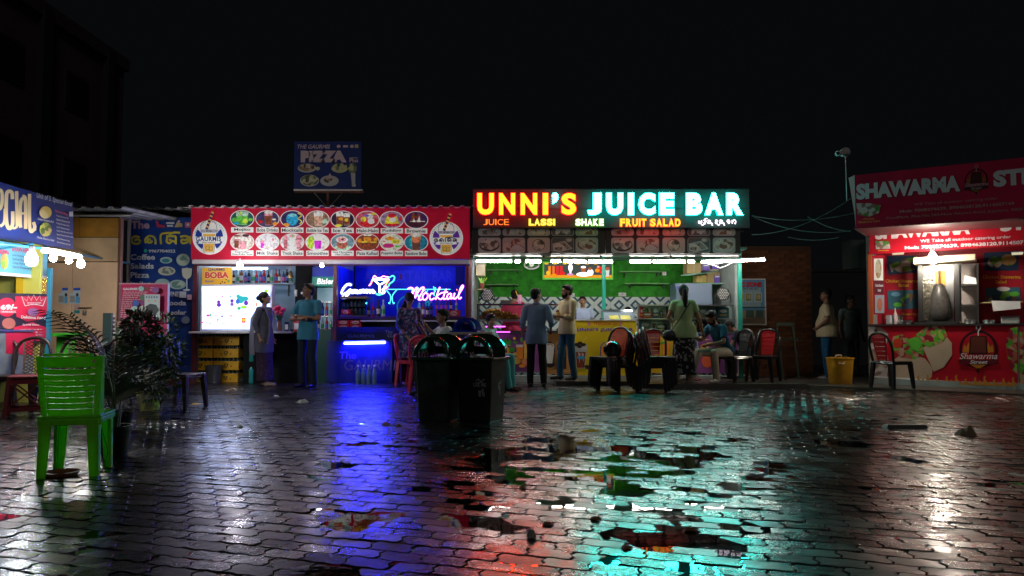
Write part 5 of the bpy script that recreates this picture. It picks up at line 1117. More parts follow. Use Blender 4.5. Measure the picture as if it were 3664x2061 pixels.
wrap = foodmat('dish_wrap', [(.45, .4, .38), (.25, .15, .12), (.55, .5, .48), (.1, .25, .05)], 14)
c.poly([(3064, 728), (3105, 727), (3152, 735), (3145, 762), (3110, 776), (3068, 768)], wrap); yel = pm('banner_gold', (.7, .45, .03)); c.text('Chicken', 0, 0, 0, 0, yel, .0, q=[(3090, 781), (3128, 778), (3128, 785), (3090, 788)]); c.text('Shawarma Salad', 0, 0, 0, 0, yel, 0, q=[(3072, 792), (3148, 787), (3148, 794), (3072, 799)])
c.build('banner_lettering', ba)
def emblem(c, cx, cy, R, k=1.0, sl=0.0):
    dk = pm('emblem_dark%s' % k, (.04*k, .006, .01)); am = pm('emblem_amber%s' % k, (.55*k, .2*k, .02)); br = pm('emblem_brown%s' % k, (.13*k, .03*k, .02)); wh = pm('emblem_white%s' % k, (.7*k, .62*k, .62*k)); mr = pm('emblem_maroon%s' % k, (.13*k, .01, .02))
    e = lambda x, y: (cx+x*R, cy+y*R+x*R*sl)
    c.poly([e(cos(a*pi/16), sin(a*pi/16)) for a in range(32)], dk); c.poly([e(.86*cos(a*pi/16), .86*sin(a*pi/16)) for a in range(32)], redv if k == 1.0 else redv2)
    c.poly([e(-.82, .15), e(-.75, -.25), e(-.62, -.1), e(-.5, -.4), e(-.42, .2)], am); c.poly([e(.82, .15), e(.75, -.25), e(.62, -.1), e(.5, -.4), e(.42, .2)], am)
    c.poly([e(-.42, -.7), e(.42, -.7), e(.5, .25), e(-.5, .25)], dk); c.poly([e(-.36, -.66), e(.36, -.66), e(.42, .2), e(-.42, .2)], br)
    c.stroke([e(-.1, -1.05), e(-.08, -1.25), e(.1, -1.25), e(.1, -1.08), e(0, -.95), e(0, -.7)], R*.07, wh)
    c.poly([e(-.6, .72), e(.6, .72), e(0, 1.05)], am)
    c.quad(cx-R*1.1, cy+R*.15, cx+R*1.1, cy+R*.5, mr) if 0 else 0
    c.text('Shawarma', 0, 0, 0, 0, wh, .01, .3, q=[e(-.98, .2), e(1.0, .2), e(1.0, .52), e(-.98, .52)])
    c.poly([e(-1.05, .54), e(1.05, .54), e(1.0, .8), e(-1.0, .8)], mr); c.text('Street', 0, 0, 0, 0, wh, .02, .3, q=[e(-.45, .57), e(.5, .57), e(.5, .77), e(-.45, .77)])
    c.poly([e(-.1, 1.0), e(.1, 1.0), e(0, 1.35)], dk)
c = RC(OF); emblem(c, 3493, 645, 42, .5, -.09); c.build('emblem', ba)  # print colours halved to put the upper banner's shade into the emblem
# banner B: lit fascia
bb_ = thing('shop_banner', 'lit red fascia banner with catering phone numbers above the bulb', 'banner', tuple(rq(3300, 900, .05)))
mk('vinyl_sheet', bb_, lambda b: rbox(b, fr_red, .06, .03, redv))
c = RC(.06); wt = pm('fascia_white', (.75, .68, .7), .0)
c.text('SHAWARMA', 0, 0, 0, 0, wt, .06, q=[(3130, 812), (3470, 786), (3471, 838), (3131, 858)]); c.text('STREET', 0, 0, 0, 0, wt, .06, q=[(3578, 778), (3860, 758), (3860, 806), (3578, 830)])
c.text('WE Take all outdoor catering order', 0, 0, 0, 0, wt, .01, q=[(3292, 857), (3617, 841), (3617, 855), (3292, 872)])
c.text('Mob: 7008274639, 8984638120,9114507144', 0, 0, 0, 0, wt, .03, q=[(3237, 881), (3700, 858), (3700, 874), (3237, 895)])
c.poly([(3132, 862), (3180, 862), (3186, 890), (3134, 892)], wrap); c.quad(3142, 895, 3180, 898, yel)
c.build('banner_lettering', bb_)
# hot bulb
bp_ = rq(3337, 925, .42)
bulb('dazzling bulb hanging in front of the shawarma grill', bp_, emat('bulb_hot', (1, .9, .75), 260), 'shawarma stall bulb', .075, cord=rq(3335, 850, .1))
# roof hood (beige tray) above grill
hd = thing('range_hood', 'beige metal hood tray above the shawarma grill', 'hood', tuple(rq(3380, 930, 0)))
mk('hood_tray', hd, lambda b: rbox(b, [(3268, 922), (3490, 908), (3492, 930), (3268, 946)], .10, .5, mat('hood_beige', (.55, .48, .35), .5)), bevel=.01)
# counter with front print
sc_ = thing('serving_counter', 'red shawarma counter with wrap pictures, emblem and flames', 'counter', tuple(rq(3380, 1370, 0)))
mk('counter_body', sc_, lambda b: rbox(b, [(3106, 1166), (3720, 1160), (3720, 1397), (3110, 1343)], .01, .5, grey_w))
mk('counter_top', sc_, lambda b: rbox(b, [(3103, 1160), (3720, 1156), (3720, 1163), (3103, 1166)], .05, .6, steel))
c = RC(.012)
c.poly([(3106, 1166), (3641, 1163), (3641, 1381), (3113, 1343)], redv); c.poly([(3646, 1163), (3730, 1163), (3730, 1388), (3646, 1381)], redv)
def A6(x, y): return (3050+x/2.542, 850+y/2.542)
tort = pm('tortilla', (.55, .42, .30)); tort2 = pm('tortilla_shade', (.42, .30, .2)); fill = foodmat('filling', [(.45, .12, .08), (.08, .35, .04), (.5, .3, .2), (.3, .02, .04), (.15, .45, .05)], 16); pale_m = foodmat('pale_food', [(.5, .45, .42), (.25, .18, .15), (.6, .56, .5), (.1, .06, .05), (.45, .3, .22)], 9)
c.poly([A6(*p_) for p_ in [(145, 800), (260, 815), (330, 880), (300, 1000), (330, 1120), (310, 1300), (165, 1270)]], pale_m)
c.poly([A6(*p_) for p_ in [(420, 1080), (540, 1060), (660, 1100), (730, 1190), (720, 1270), (650, 1320), (400, 1320), (330, 1150)]], tort)
c.poly([A6(*p_) for p_ in [(370, 900), (450, 880), (560, 960), (640, 980), (650, 1070), (560, 1110), (440, 1090), (350, 1000)]], fill); c.ell(*A6(410, 960), 16, 18, pm('tomato', (.6, .05, .02)))
c.poly([A6(*p_) for p_ in [(640, 1000), (855, 900), (905, 960), (905, 1070), (830, 1180), (740, 1220)]], tort)
c.poly([A6(*p_) for p_ in [(580, 880), (700, 795), (830, 800), (865, 900), (820, 960), (700, 1000), (620, 960)]], fill)
c.poly([A6(*p_) for p_ in [(500, 930), (580, 900), (640, 960), (600, 1040), (540, 1010)]], lf2)
c.poly([A6(*p_) for p_ in [(775, 860), (800, 855), (835, 900), (825, 935), (790, 915)]], pm('lettuce', (.3, .55, .06)))
for i in range(6): c.stroke([A6(790+i*6, 1030+i*20), A6(850-i*6, 1020+i*22)], 1.3, tort2, 1, False)
for i in range(5): c.stroke([A6(620, 1140+i*28), A6(690-i*8, 1125+i*30)], 1.3, tort2, 1, False)
for i in range(22):
    x = 560+i*43; h_ = (30, 75, 45, 90, 35, 60)[i % 6]
    if x < 1500: yb = 1322+(x-560)*.032; c.poly([A6(x-22, yb), A6(x-12, yb-h_*.5), A6(x-14, yb-h_*.8), A6(x+4, yb-h_), A6(x+6, yb-h_*.5), A6(x+22, yb-h_*.4), A6(x+26, yb)], pm('flame', (.62, .26, .03)))
c.poly([A6(1390, 950), A6(1430, 830), A6(1500, 810), A6(1500, 1240), A6(1430, 1180)], fill); c.poly([(3648, 1168), (3664, 1168), (3664, 1370), (3648, 1368)], fill); c.poly([(3664, 1168), (3700, 1168), (3700, 1370), (3664, 1370)], fill)
c.build('printed_front', sc_); c = RC(.012); c.lay = 6; emblem(c, *A6(1145, 1015), 68, 1.0, .0); c.build('emblem', sc_)
for i in range(14): rb('plinth_stone', sc_, [(3112+i*40, 1352+i*2.6), (3150+i*40, 1354.5+i*2.6), (3150+i*40, 1368+i*2.6), (3112+i*40, 1365.5+i*2.6)], .02, .1, mat('plinth_mosaic', (.2, .19, .18), .6, var=.6, vscale=16))
rb('bottom_trim', sc_, [(3112, 1344), (3720, 1386), (3720, 1391), (3112, 1349)], .03, .03, white_p)
# inner posters
ip = RC(-.90)
def A6b(x, y): return (3050+x/2.542, 850+y/2.542)
def panel(label, x0, y0, x1, y1, fn, off=-.88):
    t = thing('poster', label, 'poster', tuple(rq((x0+x1)/2, y1, off)), 0, 'posters inside the shawarma stall')
    rb('poster_board', t, [(x0, y0), (x1, y0-2), (x1, y1), (x0, y1)], off, .02, in_red); c = RC(off+.001); fn(c); c.build('printed_face', t)
dishR = foodmat('dish_r', [(.5, .42, .35), (.2, .1, .06), (.12, .3, .04), (.45, .4, .38), (.03, .08, .15)], 8)
gold = pm('gold_ink', (.75, .5, .02))
def pf1(c):
    c.poly([(3173, 916), (3285, 914), (3285, 976), (3176, 984)], pm('navy_board', (.02, .05, .12))); c.poly([(3180, 948), (3225, 930), (3282, 916), (3284, 960), (3235, 975), (3190, 974)], dishR)
    c.text('Chicken Shawarma', 3169, 1000, 3285, 1011, gold, .01); c.text('Salad', 3215, 1015, 3251, 1026, gold, .02)
    c.poly([(3175, 1040), (3285, 1037), (3285, 1104), (3178, 1108)], pm('teal_pic', (.03, .12, .18))); c.ell(3205, 1053, 17, 8, pm('dip', (.15, .35, .5))); c.poly([(3200, 1085), (3250, 1050), (3275, 1055), (3250, 1090), (3215, 1098)], dishR); c.ell(3212, 1090, 15, 8, lf2); c.text('Shawarma', 3225, 1119, 3285, 1128, gold, .02)
panel('chicken shawarma salad poster left of the grill', 3164, 905, 3290, 1150, pf1)
def pf2(c):
    c.poly([(3520, 903), (3645, 898), (3645, 968), (3522, 970)], pm('navy_board', (.02, .05, .12))); c.ell(3560, 938, 26, 20, dishR); c.ell(3608, 930, 28, 20, foodmat('dish_s', [(.45, .4, .05), (.2, .3, .03), (.5, .3, .12)], 10)); c.text('Chicken Shawarma', 3516, 985, 3652, 997, gold, .01); c.text('Salad', 3562, 1003, 3601, 1014, gold, .02)
    c.poly([(3524, 1030), (3650, 1027), (3652, 1078), (3526, 1080)], pm('teal_pic', (.03, .12, .18))); c.poly([(3530, 1065), (3590, 1040), (3640, 1050), (3650, 1078), (3530, 1078)], dishR); c.ell(3630, 1052, 18, 9, lf2); c.ell(3590, 1034, 24, 8, white_l)
    c.text('Shawarma', 3540, 1115, 3640, 1123, pm('dim_gold', (.3, .1, .02)), .01)
panel('chicken shawarma salad poster right of the grill cabinet', 3512, 898, 3664, 1150, pf2)
def pf3(c):
    c.quad(3127, 925, 3160, 1003, white_l); c.ell(3143, 962, 11, 34, foodmat('dish_t', [(.5, .45, .35), (.5, .15, .08), (.3, .35, .2)], 14)); c.quad(3128, 1004, 3162, 1052, pm('plum', (.12, .02, .04))); c.text('Chicken Shawarma', 3132, 1016, 3160, 1026, white_l, .02); c.text('Salad', 3141, 1034, 3152, 1043, white_l, .02)
    c.quad(3131, 1056, 3164, 1120, pm('sky_pic', (.3, .4, .5))); c.ell(3148, 1090, 10, 24, pm('coral2', (.5, .18, .12)))
panel('narrow picture panel beside the orange corner post', 3120, 915, 3164, 1125, pf3, -.3)
# grill: shawarma spit
gl = thing('shawarma_grill', 'steel shawarma grill with foil, spit cone and amber burner', 'grill', tuple(rq(3350, 1158, -.2)))
rb('back_panel', gl, [(3285, 940), (3412, 938), (3414, 1150), (3288, 1150)], -.45, .02, steel)
rb('side_panel', gl, [(3284, 945), (3299, 944), (3300, 1150), (3286, 1150)], -.1, .02, steel); rb('side_panel', gl, [(3413, 944), (3432, 943), (3435, 1152), (3418, 1152)], -.05, .04, steel)
foil = mat('crumpled_foil', (.75, .68, .55), .25, metal=1, bump=1.0, bscale=18)
rb('foil_sheet', gl, [(3300, 955), (3342, 953), (3338, 1145), (3304, 1146)], -.3, .01, foil)
rb('burner_glow', gl, [(3345, 968), (3382, 967), (3382, 1028), (3347, 1030)], -.42, .01, mat('burner_amber', (.6, .3, .03), .4, emit=(1, .45, .03), es=.5))
cone = rq(3364, 1150, -.25)
mk('spit_cone', gl, lambda b: b.lathe([(.10, 0), (.155, .06), (.16, .22), (.13, .45), (.09, .62), (.05, .66)], cone, mat('spit_iron', (.06, .055, .05), .4, var=.4, vscale=20), 16), smooth=50)
mk('spit_rod', gl, lambda b: b.tube([cone, cone+Vector((0, 0, .95))], .012, steel, 8)); rb('drip_tray', gl, [(3270, 1152), (3420, 1148), (3424, 1158), (3272, 1160)], .0, .4, black_r)
# cabinet shelves
cb = thing('steel_cabinet', 'open steel cabinet with papers beside the grill', 'cabinet', tuple(rq(3470, 1158, -.2)))
rb('cabinet_back', cb, [(3432, 945), (3500, 942), (3500, 1155), (3432, 1155)], -.5, .02, mat('cab_back', (.35, .3, .28), .5))
for x in (3432, 3494): rb('upright', cb, [(x, 942), (x+7, 942), (x+9, 1156), (x+2, 1156)], -.08, .05, steel)
for y in (1017, 1090): rb('shelf_plate', cb, [(3432, y), (3498, y-1), (3498, y+5), (3432, y+6)], -.08, .4, steel)
rb('paper_stack', cb, [(3452, 985), (3492, 995), (3494, 1016), (3446, 1016)], -.12, .1, white_l)
q = thing('paper_sheet', 'white paper sheet hanging over a wooden ledge at the right', 'paper', tuple(rq(3600, 1110, -.1)))
rb('sheet', q, [(3548, 1076), (3650, 1078), (3652, 1104), (3554, 1114)], -.1, .004, white_l); rb('wooden_ledge', q, [(3505, 1081), (3660, 1077), (3660, 1081), (3505, 1085)], -.12, .2, card[0])
def pot(x, y, off, r, h, label, lid=False):
    t = thing('cooking_pot', label, 'pot', tuple(rq(x, y, off)), 0, 'steel pots on the shawarma counter'); p = rq(x, y, off)
    mk('pot_body', t, lambda b: b.lathe([(r*.92, 0), (r, .01), (r, h), (r*1.06, h+.004), (r*.95, h+.004)], p, steel, 18), smooth=40)
    for s_ in (-1, 1): mk('handle', t, lambda b: b.tube([p+Vector((s_*r, 0, h*.8)), p+Vector((s_*(r+.03), 0, h*.8)), p+Vector((s_*r, 0, h*.55))], .005, steel, 6))
pot(3200, 1162, -.15, .13, .17, 'large lidded steel pot at the left end of the counter'); pot(3238, 1162, -.05, .10, .075, 'shallow steel bowl in front of the large pot'); pot(3470, 1158, -.12, .085, .07, 'steel bowl inside the open cabinet'); pot(3538, 1158, -.12, .08, .06, 'small steel bowl below the hanging paper')
t = thing('squeeze_bottle', 'pale pink squeeze bottle beside the large pot', 'bottle', tuple(rq(3203, 1162, 0))); p = rq(3203, 1162, 0.0)-RN*.06
mk('bottle_body', t, lambda b: b.lathe([(.04, 0), (.045, .02), (.045, .15), (.02, .2), (.012, .24), (.008, .28)], p, mat('squeeze_pink', (.6, .45, .45), .35), 12), smooth=50); mk('nozzle', t, lambda b: b.lathe([(.012, .24), (.006, .3)], p, cap_w, 8))
t = thing('metal_box', 'grey metal box at the right of the shawarma counter', 'box', tuple(rq(3610, 1158, -.1))); rb('box_body', t, [(3582, 1136), (3648, 1134), (3648, 1158), (3582, 1158)], -.1, .25, mat('grey_tin', (.3, .32, .3), .5), bevel=.006); rb('box_lid', t, [(3580, 1132), (3650, 1130), (3650, 1135), (3580, 1137)], -.08, .28, steel)
# kerb lamp tubes (small, warm) above posters
for x, lab in ((3213, 'small warm strip light over the left poster'), (3640, 'warm strip light over the right poster')):
    t = thing('strip_light', lab, 'strip light', tuple(rq(x, 908, -.1)), 0, 'strip lights in the shawarma stall'); rb('strip', t, [(x-20, 906), (x+20, 904), (x+20, 910), (x-20, 912)], -.1, .03, emat('strip_warm', (1, .9, .6), .7)); rb('strip_mount', t, [(x-22, 902), (x+22, 900), (x+22, 904), (x-22, 906)], -.09, .05, white_p)
# CCTV + wires
cc = thing('security_camera', 'white security camera on a thin pole beside the shawarma banner', 'camera', tuple(at(3027, 650, 12.6)))
wm = mat('cctv_white', (.6, .55, .56), .5, var=.15)
mk('thin_pole', cc, lambda b: b.tube([at(3030, 720, 12.6), at(3025, 555, 12.6)], .008, wm, 6)); A_ = at(3024, 545, 12.6); B_ = at(2996, 550, 12.3)
mk('camera_body', cc, lambda b: b.tube([A_+Vector((.03, .1, .03)), A_, (A_+B_)/2], [.06, .085, .05], wm, 12), smooth=40); mk('lens_hood', cc, lambda b: b.tube([(A_+B_)/2, B_], [.04, .045], wm, 12), smooth=40); mk('lens', cc, lambda b: b.ball(B_+Vector((-.0, -.01, 0)), .03, black_r, 8, 6))
for i, (a, b_, sag) in enumerate((((2690, 772, 13.3), (3060, 762, 12.2), .1), ((2690, 840, 13.3), (3050, 707, 12.2), .15), ((2700, 778, 13.3), (3045, 826, 12.2), .12), ((2820, 848, 13.3), (3000, 850, 12.4), .05), ((2890, 775, 13), (3040, 828, 12.2), .05))):
    p0 = at(*a); p1 = at(*b_); o = mk('overhead_cable', None, lambda b: b.tube([p0.lerp(p1, k/12)-Vector((0, 0, 4*sag*(k/12)*(1-k/12))) for k in range(13)], .006, mat('cable_pale', (.07, .085, .08), .5), 5))
    tag(o, ('topmost nearly level cable from the juice sign to the shawarma banner', 'cable rising steeply to the left edge of the shawarma banner', 'cable dropping from the juice sign to the awning corner', 'short sagging lowest cable', 'short cable crossing below the rising one')[i], 'cable', 'cables between the two stalls')
q = thing('dark_cabinet', 'dim green grey cabinet hanging in the dark left of the shawarma stall', 'cabinet', tuple(at(3075, 960, 14.2)))
fb('cabinet_body', q, 3048, 858, 3096, 960, 14.2, 14.6, mat('dim_green', (.03, .05, .045), .4)); fb('cabinet_door', q, 3052, 862, 3070, 956, 14.18, 14.2, mat('dim_green2', (.04, .07, .06), .3))
# =================================================== LEFT: SPECIAL STALL, plywood booth, blue panel
PX = -6.6
class LC(Canvas):
    def __init__(s, off=0): super().__init__((PX+off, 0, 0), (1, 0, 0))
def lq(x, y, off=0):
    d = ray(x, y); t = (PX+off-0)/d.x; return C0+d*t
def lb_(name, parent, q4, off, th, m, **k):
    def f(b):
        a = [lq(x, y, off) for x, y in q4]; c = [p-Vector((th, 0, 0)) for p in a]; b.hexa([a[3], a[2], c[2], c[3], a[0], a[1], c[1], c[0]], m)
    return mk(name, parent, f, **k)
sp = thing('special_food_stall', 'shawarma king stall at the far left facing the yard', 'stall', (PX, 9.5, 0))
y0_ = 6.5; y1_ = 10.9
mk('side_wall', sp, lambda b: b.box(PX-1.6, PX-.02, 10.35, 10.4, 0, 2.3, mat('yellow_blue_panel', (.5, .48, .10), .5)))
mk('rear_wall', sp, lambda b: b.box(PX-1.62, PX-1.55, y0_, 10.35, 0, 2.3, grey_w)); mk('ceiling', sp, lambda b: b.box(PX-1.6, PX, y0_, 10.35, 2.25, 2.3, white_p))
sg1 = thing('shop_sign', 'dark blue SPECIAL sign with cream letters over the left stall', 'sign', tuple(lq(200, 880, .1)))
nav = mat('sign_navy', (.008, .03, .20), .38, var=.2, vscale=2, bump=.15, bscale=3); lb_('signboard', sg1, [(-260, 575), (262, 729), (262, 893), (-260, 812)], .1, .05, nav)
crm = pm('sign_cream', (.75, .58, .34)); c = LC(.102)
def Z1(x, y): return (x*480/994, 650+y*700/1449)
def zs(pts, w_): c.stroke([Z1(*p_) for p_ in pts], w_, crm)
zs([(-30, 60), (10, 70), (15, 150), (0, 200), (-40, 210)], 12); zs([(0, 330), (30, 300), (35, 200)], 10)
zs([(90, 130), (85, 80), (55, 75), (45, 120), (45, 280), (62, 345), (90, 320), (92, 220)], 13); zs([(120, 70), (122, 200), (125, 330)], 12); zs([(75, 330), (100, 345), (125, 330)], 8)
zs([(165, 120), (148, 160), (145, 300), (150, 340)], 12); zs([(160, 110), (180, 120), (185, 200), (185, 350)], 13); zs([(145, 235), (185, 235)], 8); zs([(212, 90), (212, 300), (222, 370), (250, 340), (240, 300)], 12); zs([(232, 350), (260, 358)], 6)
whs = pm('sign_script', (.6, .6, .62)); c.text('Unit of S. Special food', 0, 0, 0, 0, whs, .0, .3, q=[Z1(262, 78), Z1(528, 150), Z1(528, 195), Z1(265, 130)])
c.ell(*Z1(328, 228), 22, 22, foodmat('rolls', [(.7, .5, .12), (.6, .4, .1), (.75, .6, .3)], 9)); c.ell(*Z1(328, 355), 22, 25, foodmat('salad', [(.5, .5, .1), (.25, .35, .05), (.6, .4, .15), (.1, .15, .03)], 16))
c.text('Chicken Shawarma Roll', 0, 0, 0, 0, whs, .01, q=[Z1(268, 266), Z1(386, 290), Z1(386, 306), Z1(268, 282)]); c.text('Chicken Shawarma Salad', 0, 0, 0, 0, whs, .01, q=[Z1(262, 402), Z1(390, 428), Z1(390, 444), Z1(262, 418)])
c.text('Shawarma King', 0, 0, 0, 0, pm('sign_pink', (.7, .12, .15)), .03, q=[Z1(397, 206), Z1(488, 232), Z1(488, 256), Z1(397, 228)])
for i, t_ in enumerate(('Crispy Shawarma Roll', 'Rolimboli Shawarma Roll', 'Pratigya Shawarma Roll', 'Jumbo Shawarma Roll', 'Special Shahi Shawarma Roll', 'Special Classic Shawarma Roll', 'Crispy Shawarma Salad', 'Special Shawarma Salad')):
    e_ = (495, 503, 499, 499, 521, 525, 500, 504)[i]; c.text(t_, 0, 0, 0, 0, whs, .015, q=[Z1(404, 244+i*28), Z1(e_, 266+i*28), Z1(e_, 281+i*28), Z1(404, 258+i*28)])
c.quad(*Z1(494, 222), *Z1(522, 258), whs); c.build('sign_lettering', sg1)
sg2 = thing('menu_board', 'light blue SHAWARMA KING price board under the SPECIAL sign', 'menu board', tuple(lq(120, 995, -.15)))
lblu = pm('board_sky', (.12, .42, .62)); lb_('board', sg2, [(-220, 835), (172, 885), (166, 998), (-220, 965)], -.15, .03, lblu); lb_('white_margin', sg2, [(-220, 955), (167, 988), (166, 998), (-220, 967)], -.145, .003, white_l)
c = LC(-.146); rk = pm('king_red', (.6, .04, .12)); c.text('SHAWARMA KING', 0, 0, 0, 0, rk, .02, q=[Z1(85, 478), Z1(318, 508), Z1(318, 545), Z1(87, 514)]); c.text('KING', 0, 0, 0, 0, rk, .04, q=[Z1(0, 500), Z1(64, 510), Z1(66, 540), Z1(0, 535)])
for i, t_ in enumerate(('Jumbo Shawarma', 'Special Shahi', 'Crispy Shawarma Salad', 'Special Shawarma Salad')):
    e_ = (180, 185, 248, 254)[i]; c.text(t_, 0, 0, 0, 0, pm('king_ink', (.03, .03, .15)), .01, q=[Z1(90, 534+i*29), Z1(e_, 546+i*31), Z1(e_, 566+i*31), Z1(90, 552+i*30)])
c.ell(*Z1(28, 590), 13, 28, foodmat('roll_pic', [(.7, .5, .05), (.2, .4, .05), (.6, .3, .1)], 12)); c.build('board_lettering', sg2)
# golden foil panels, red counter board
q = thing('foil_curtain', 'shiny gold foil sheet hanging inside the left stall', 'curtain', tuple(lq(110, 1050, -.3)))
lb_('foil_sheet', q, [(58, 990), (180, 990), (178, 1052), (57, 1050)], -.25, .01, mat('gold_foil', (.85, .6, .08), .22, metal=1, bump=1, bscale=14)); lb_('foil_hem', q, [(58, 987), (180, 987), (180, 991), (58, 991)], -.24, .012, brass)
q = thing('counter_board', 'red and black offer board with a crown on the left stall front', 'board', tuple(lq(90, 1330, 0)))
rkb = pm('offer_red', (.55, .012, .05)); lb_('board', q, [(-200, 1045), (176, 1052), (172, 1222), (-200, 1260)], 0, .03, pm('offer_black', (.02, .015, .03)))
c = LC(.002); c.ell(*Z1(50, 930), 34, 34, rkb); c.poly([Z1(110, 850), Z1(362, 850), Z1(360, 960), Z1(300, 1020), Z1(200, 1035), Z1(120, 1000)], rkb); c.poly([Z1(100, 1080), Z1(240, 1040), Z1(360, 1090), Z1(358, 1180), Z1(90, 1180)], rkb); c.ell(*Z1(62, 1050), 24, 20, pm('bun', (.4, .12, .1)))
wk = pm('offer_white', (.7, .66, .68)); c.text('69/-', 0, 0, 0, 0, wk, .05, q=[Z1(0, 912), Z1(122, 905), Z1(122, 950), Z1(0, 950)]); c.text('ONWARDS', 0, 0, 0, 0, wk, .02, q=[Z1(0, 957), Z1(114, 957), Z1(114, 972), Z1(0, 972)])
c.stroke([Z1(*p_) for p_ in ((180, 920), (155, 850), (195, 885), (205, 845), (225, 880), (245, 838), (265, 880), (290, 845), (300, 885), (338, 855), (312, 920))], 2.2, wk, 1, False); c.stroke([Z1(180, 920), Z1(245, 908), Z1(312, 920)], 2.2, wk)
c.text('SHAWARMA', 0, 0, 0, 0, wk, .02, q=[Z1(195, 893), Z1(300, 893), Z1(300, 903), Z1(195, 903)]); c.text('KING', 0, 0, 0, 0, wk, .02, q=[Z1(222, 905), Z1(268, 905), Z1(268, 914), Z1(222, 914)])
c.text('Delicious Food', 0, 0, 0, 0, wk, .02, q=[Z1(148, 990), Z1(328, 1000), Z1(328, 1022), Z1(148, 1012)]); c.text('Special Menu', 0, 0, 0, 0, wk, .02, q=[Z1(158, 1052), Z1(280, 1052), Z1(280, 1070), Z1(158, 1070)]); c.ell(*Z1(235, 965), 20, 14, pm('mauve_bun', (.25, .1, .25)))
for i, t_ in enumerate(('CHICKEN TIKKA FRY @ 49/-', '@ 79/-', '@ 99/-', '@ 109/-')): c.text(t_, 0, 0, 0, 0, wk, .01, q=[Z1(128 if i == 0 else 250, 1090+i*20), Z1(305, 1090+i*20), Z1(305, 1101+i*20), Z1(128 if i == 0 else 250, 1101+i*20)])
c.build('board_print', q)
q = thing('serving_counter', 'white metal counter trolley below the red offer board', 'counter', tuple(lq(60, 1330, .1))); lb_('counter_body', q, [(-150, 1180), (120, 1185), (118, 1345), (-150, 1400)], .12, .5, mat('tin_white', (.17, .19, .22), .4, var=.2)); lb_('pink_sticker', q, [(22, 1190), (120, 1186), (118, 1270), (22, 1265)], .123, .002, rkb); lb_('counter_lip', q, [(-150, 1176), (122, 1181), (122, 1187), (-150, 1184)], .14, .55, steel)
bl_p = mat('blue_paint', (.03, .22, .35), .4)
fr_ = thing('awning_frame', 'long blue steel awning pole running from the left sign to the striped panel', 'frame', tuple(lq(150, 895, .3)))
pA = lq(0, 868, .35); pB = at(462, 942, 13.7)
mk('awning_rail', fr_, lambda b: b.tube([lq(-200, 850, .35), lq(150, 888, .35)], .018, bl_p, 8)); mk('awning_rail', fr_, lambda b: b.tube([lq(150, 888, .35), pB], .018, bl_p, 8)); mk('corner_post', fr_, lambda b: b.bar(lq(180, 960, .02), (lq(180, 960, .02).x, lq(180, 960, .02).y, 0), .05, .05, bl_p)); mk('cross_rail', fr_, lambda b: b.tube([lq(0, 890, 0), lq(120, 872, .35)], .014, bl_p, 8))
wbt = emat('tube_plain', (.86, .93, 1), 40); wbb = emat('bulb_large', (.86, .93, 1), 170); wb = emat('bulb_white', (.86, .93, 1), 430); wy = emat('bulb_warm', (1, .72, .38), 420)
bulb('large glaring white bulb nearest the price board', lq(113, 927, 1.0), wbb, 'bulbs along the blue awning pole', .068)
bulb('round white bulb second from the left on the awning pole', lq(191, 922, .9), wb, 'bulbs along the blue awning pole', .042); bulb('warm orange bulb between two white bulbs', lq(247, 930, .9), wy, 'bulbs along the blue awning pole', .04); bulb('white bulb at the right end of the awning pole', lq(289, 943, .9), wb, 'bulbs along the blue awning pole', .048)
tube_light('short tube light above the round white bulbs', lq(150, 897, .8), lq(188, 903, .8), wbt, 'tubes on the blue awning pole', .02); tube_light('longer tube light leading to the last bulb', lq(192, 903, .8), lq(286, 921, .8), wbt, 'tubes on the blue awning pole', .02)
# plywood booth front
DW = 12.2
bo = thing('plywood_booth', 'closed plywood booth front with padlocked double door and orange header', 'booth', tuple(at(320, 1345, DW))[:2]+(0,))
ply = mat('plywood', (.66, .43, .27), .55, var=.18, vscale=1.6, bump=.05, bscale=10); ply2 = mat('plywood_header', (.55, .36, .2), .55, var=.2, vscale=2); amb = mat('orange_header', (.38, .17, .02), .5, var=.2)
def ww(n_, x0, x1, y0, y1, m_, D=DW, th=.04): return mk(n_, bo, lambda b: b.box(at(x0, 1, D).x, at(x1, 1, D).x, D, D+th, at(1, y1, D).z if y1 < 1340 else .02, at(1, y0, D).z, m_), bevel=.004)
ww('door_leaf', 196, 288, 940, 1345, ply); ww('door_leaf', 290, 446, 938, 1345, ply, DW+.005); ww('header_panel', 196, 446, 850, 935, ply2, DW-.01); 
ww('top_panel', 196, 306, 778, 848, amb, DW-.02); ww('top_panel', 308, 446, 780, 848, amb, DW-.02); ww('frame_post', 448, 456, 780, 1345, mat('brown_frame', (.16, .06, .04), .5), DW-.03, .08); ww('frame_post', 188, 196, 780, 1345, bl_p, DW-.03, .08); ww('rear_wall', 190, 446, 776, 1345, darkm, DW+.3)
lkk = thing('door_bolt', 'steel sliding bolt with padlock on the plywood door', 'bolt', tuple(at(305, 1105, DW-.02)))
mk('sliding_bolt', lkk, lambda b: b.bar(at(280, 1102, DW-.02), at(328, 1101, DW-.02), .022, .022, steel, up=(0, 1, 0))); mk('padlock_shackle', lkk, lambda b: b.tube([at(300, 1104, DW-.03), at(300, 1116, DW-.03), at(307, 1116, DW-.03), at(307, 1104, DW-.03)], .006, steel, 6)); mk('padlock_body', lkk, lambda b: b.lathe([(.03, 0), (.034, .01), (.034, .06), (.02, .07)], at(303, 1126, DW-.04), steel, 12))
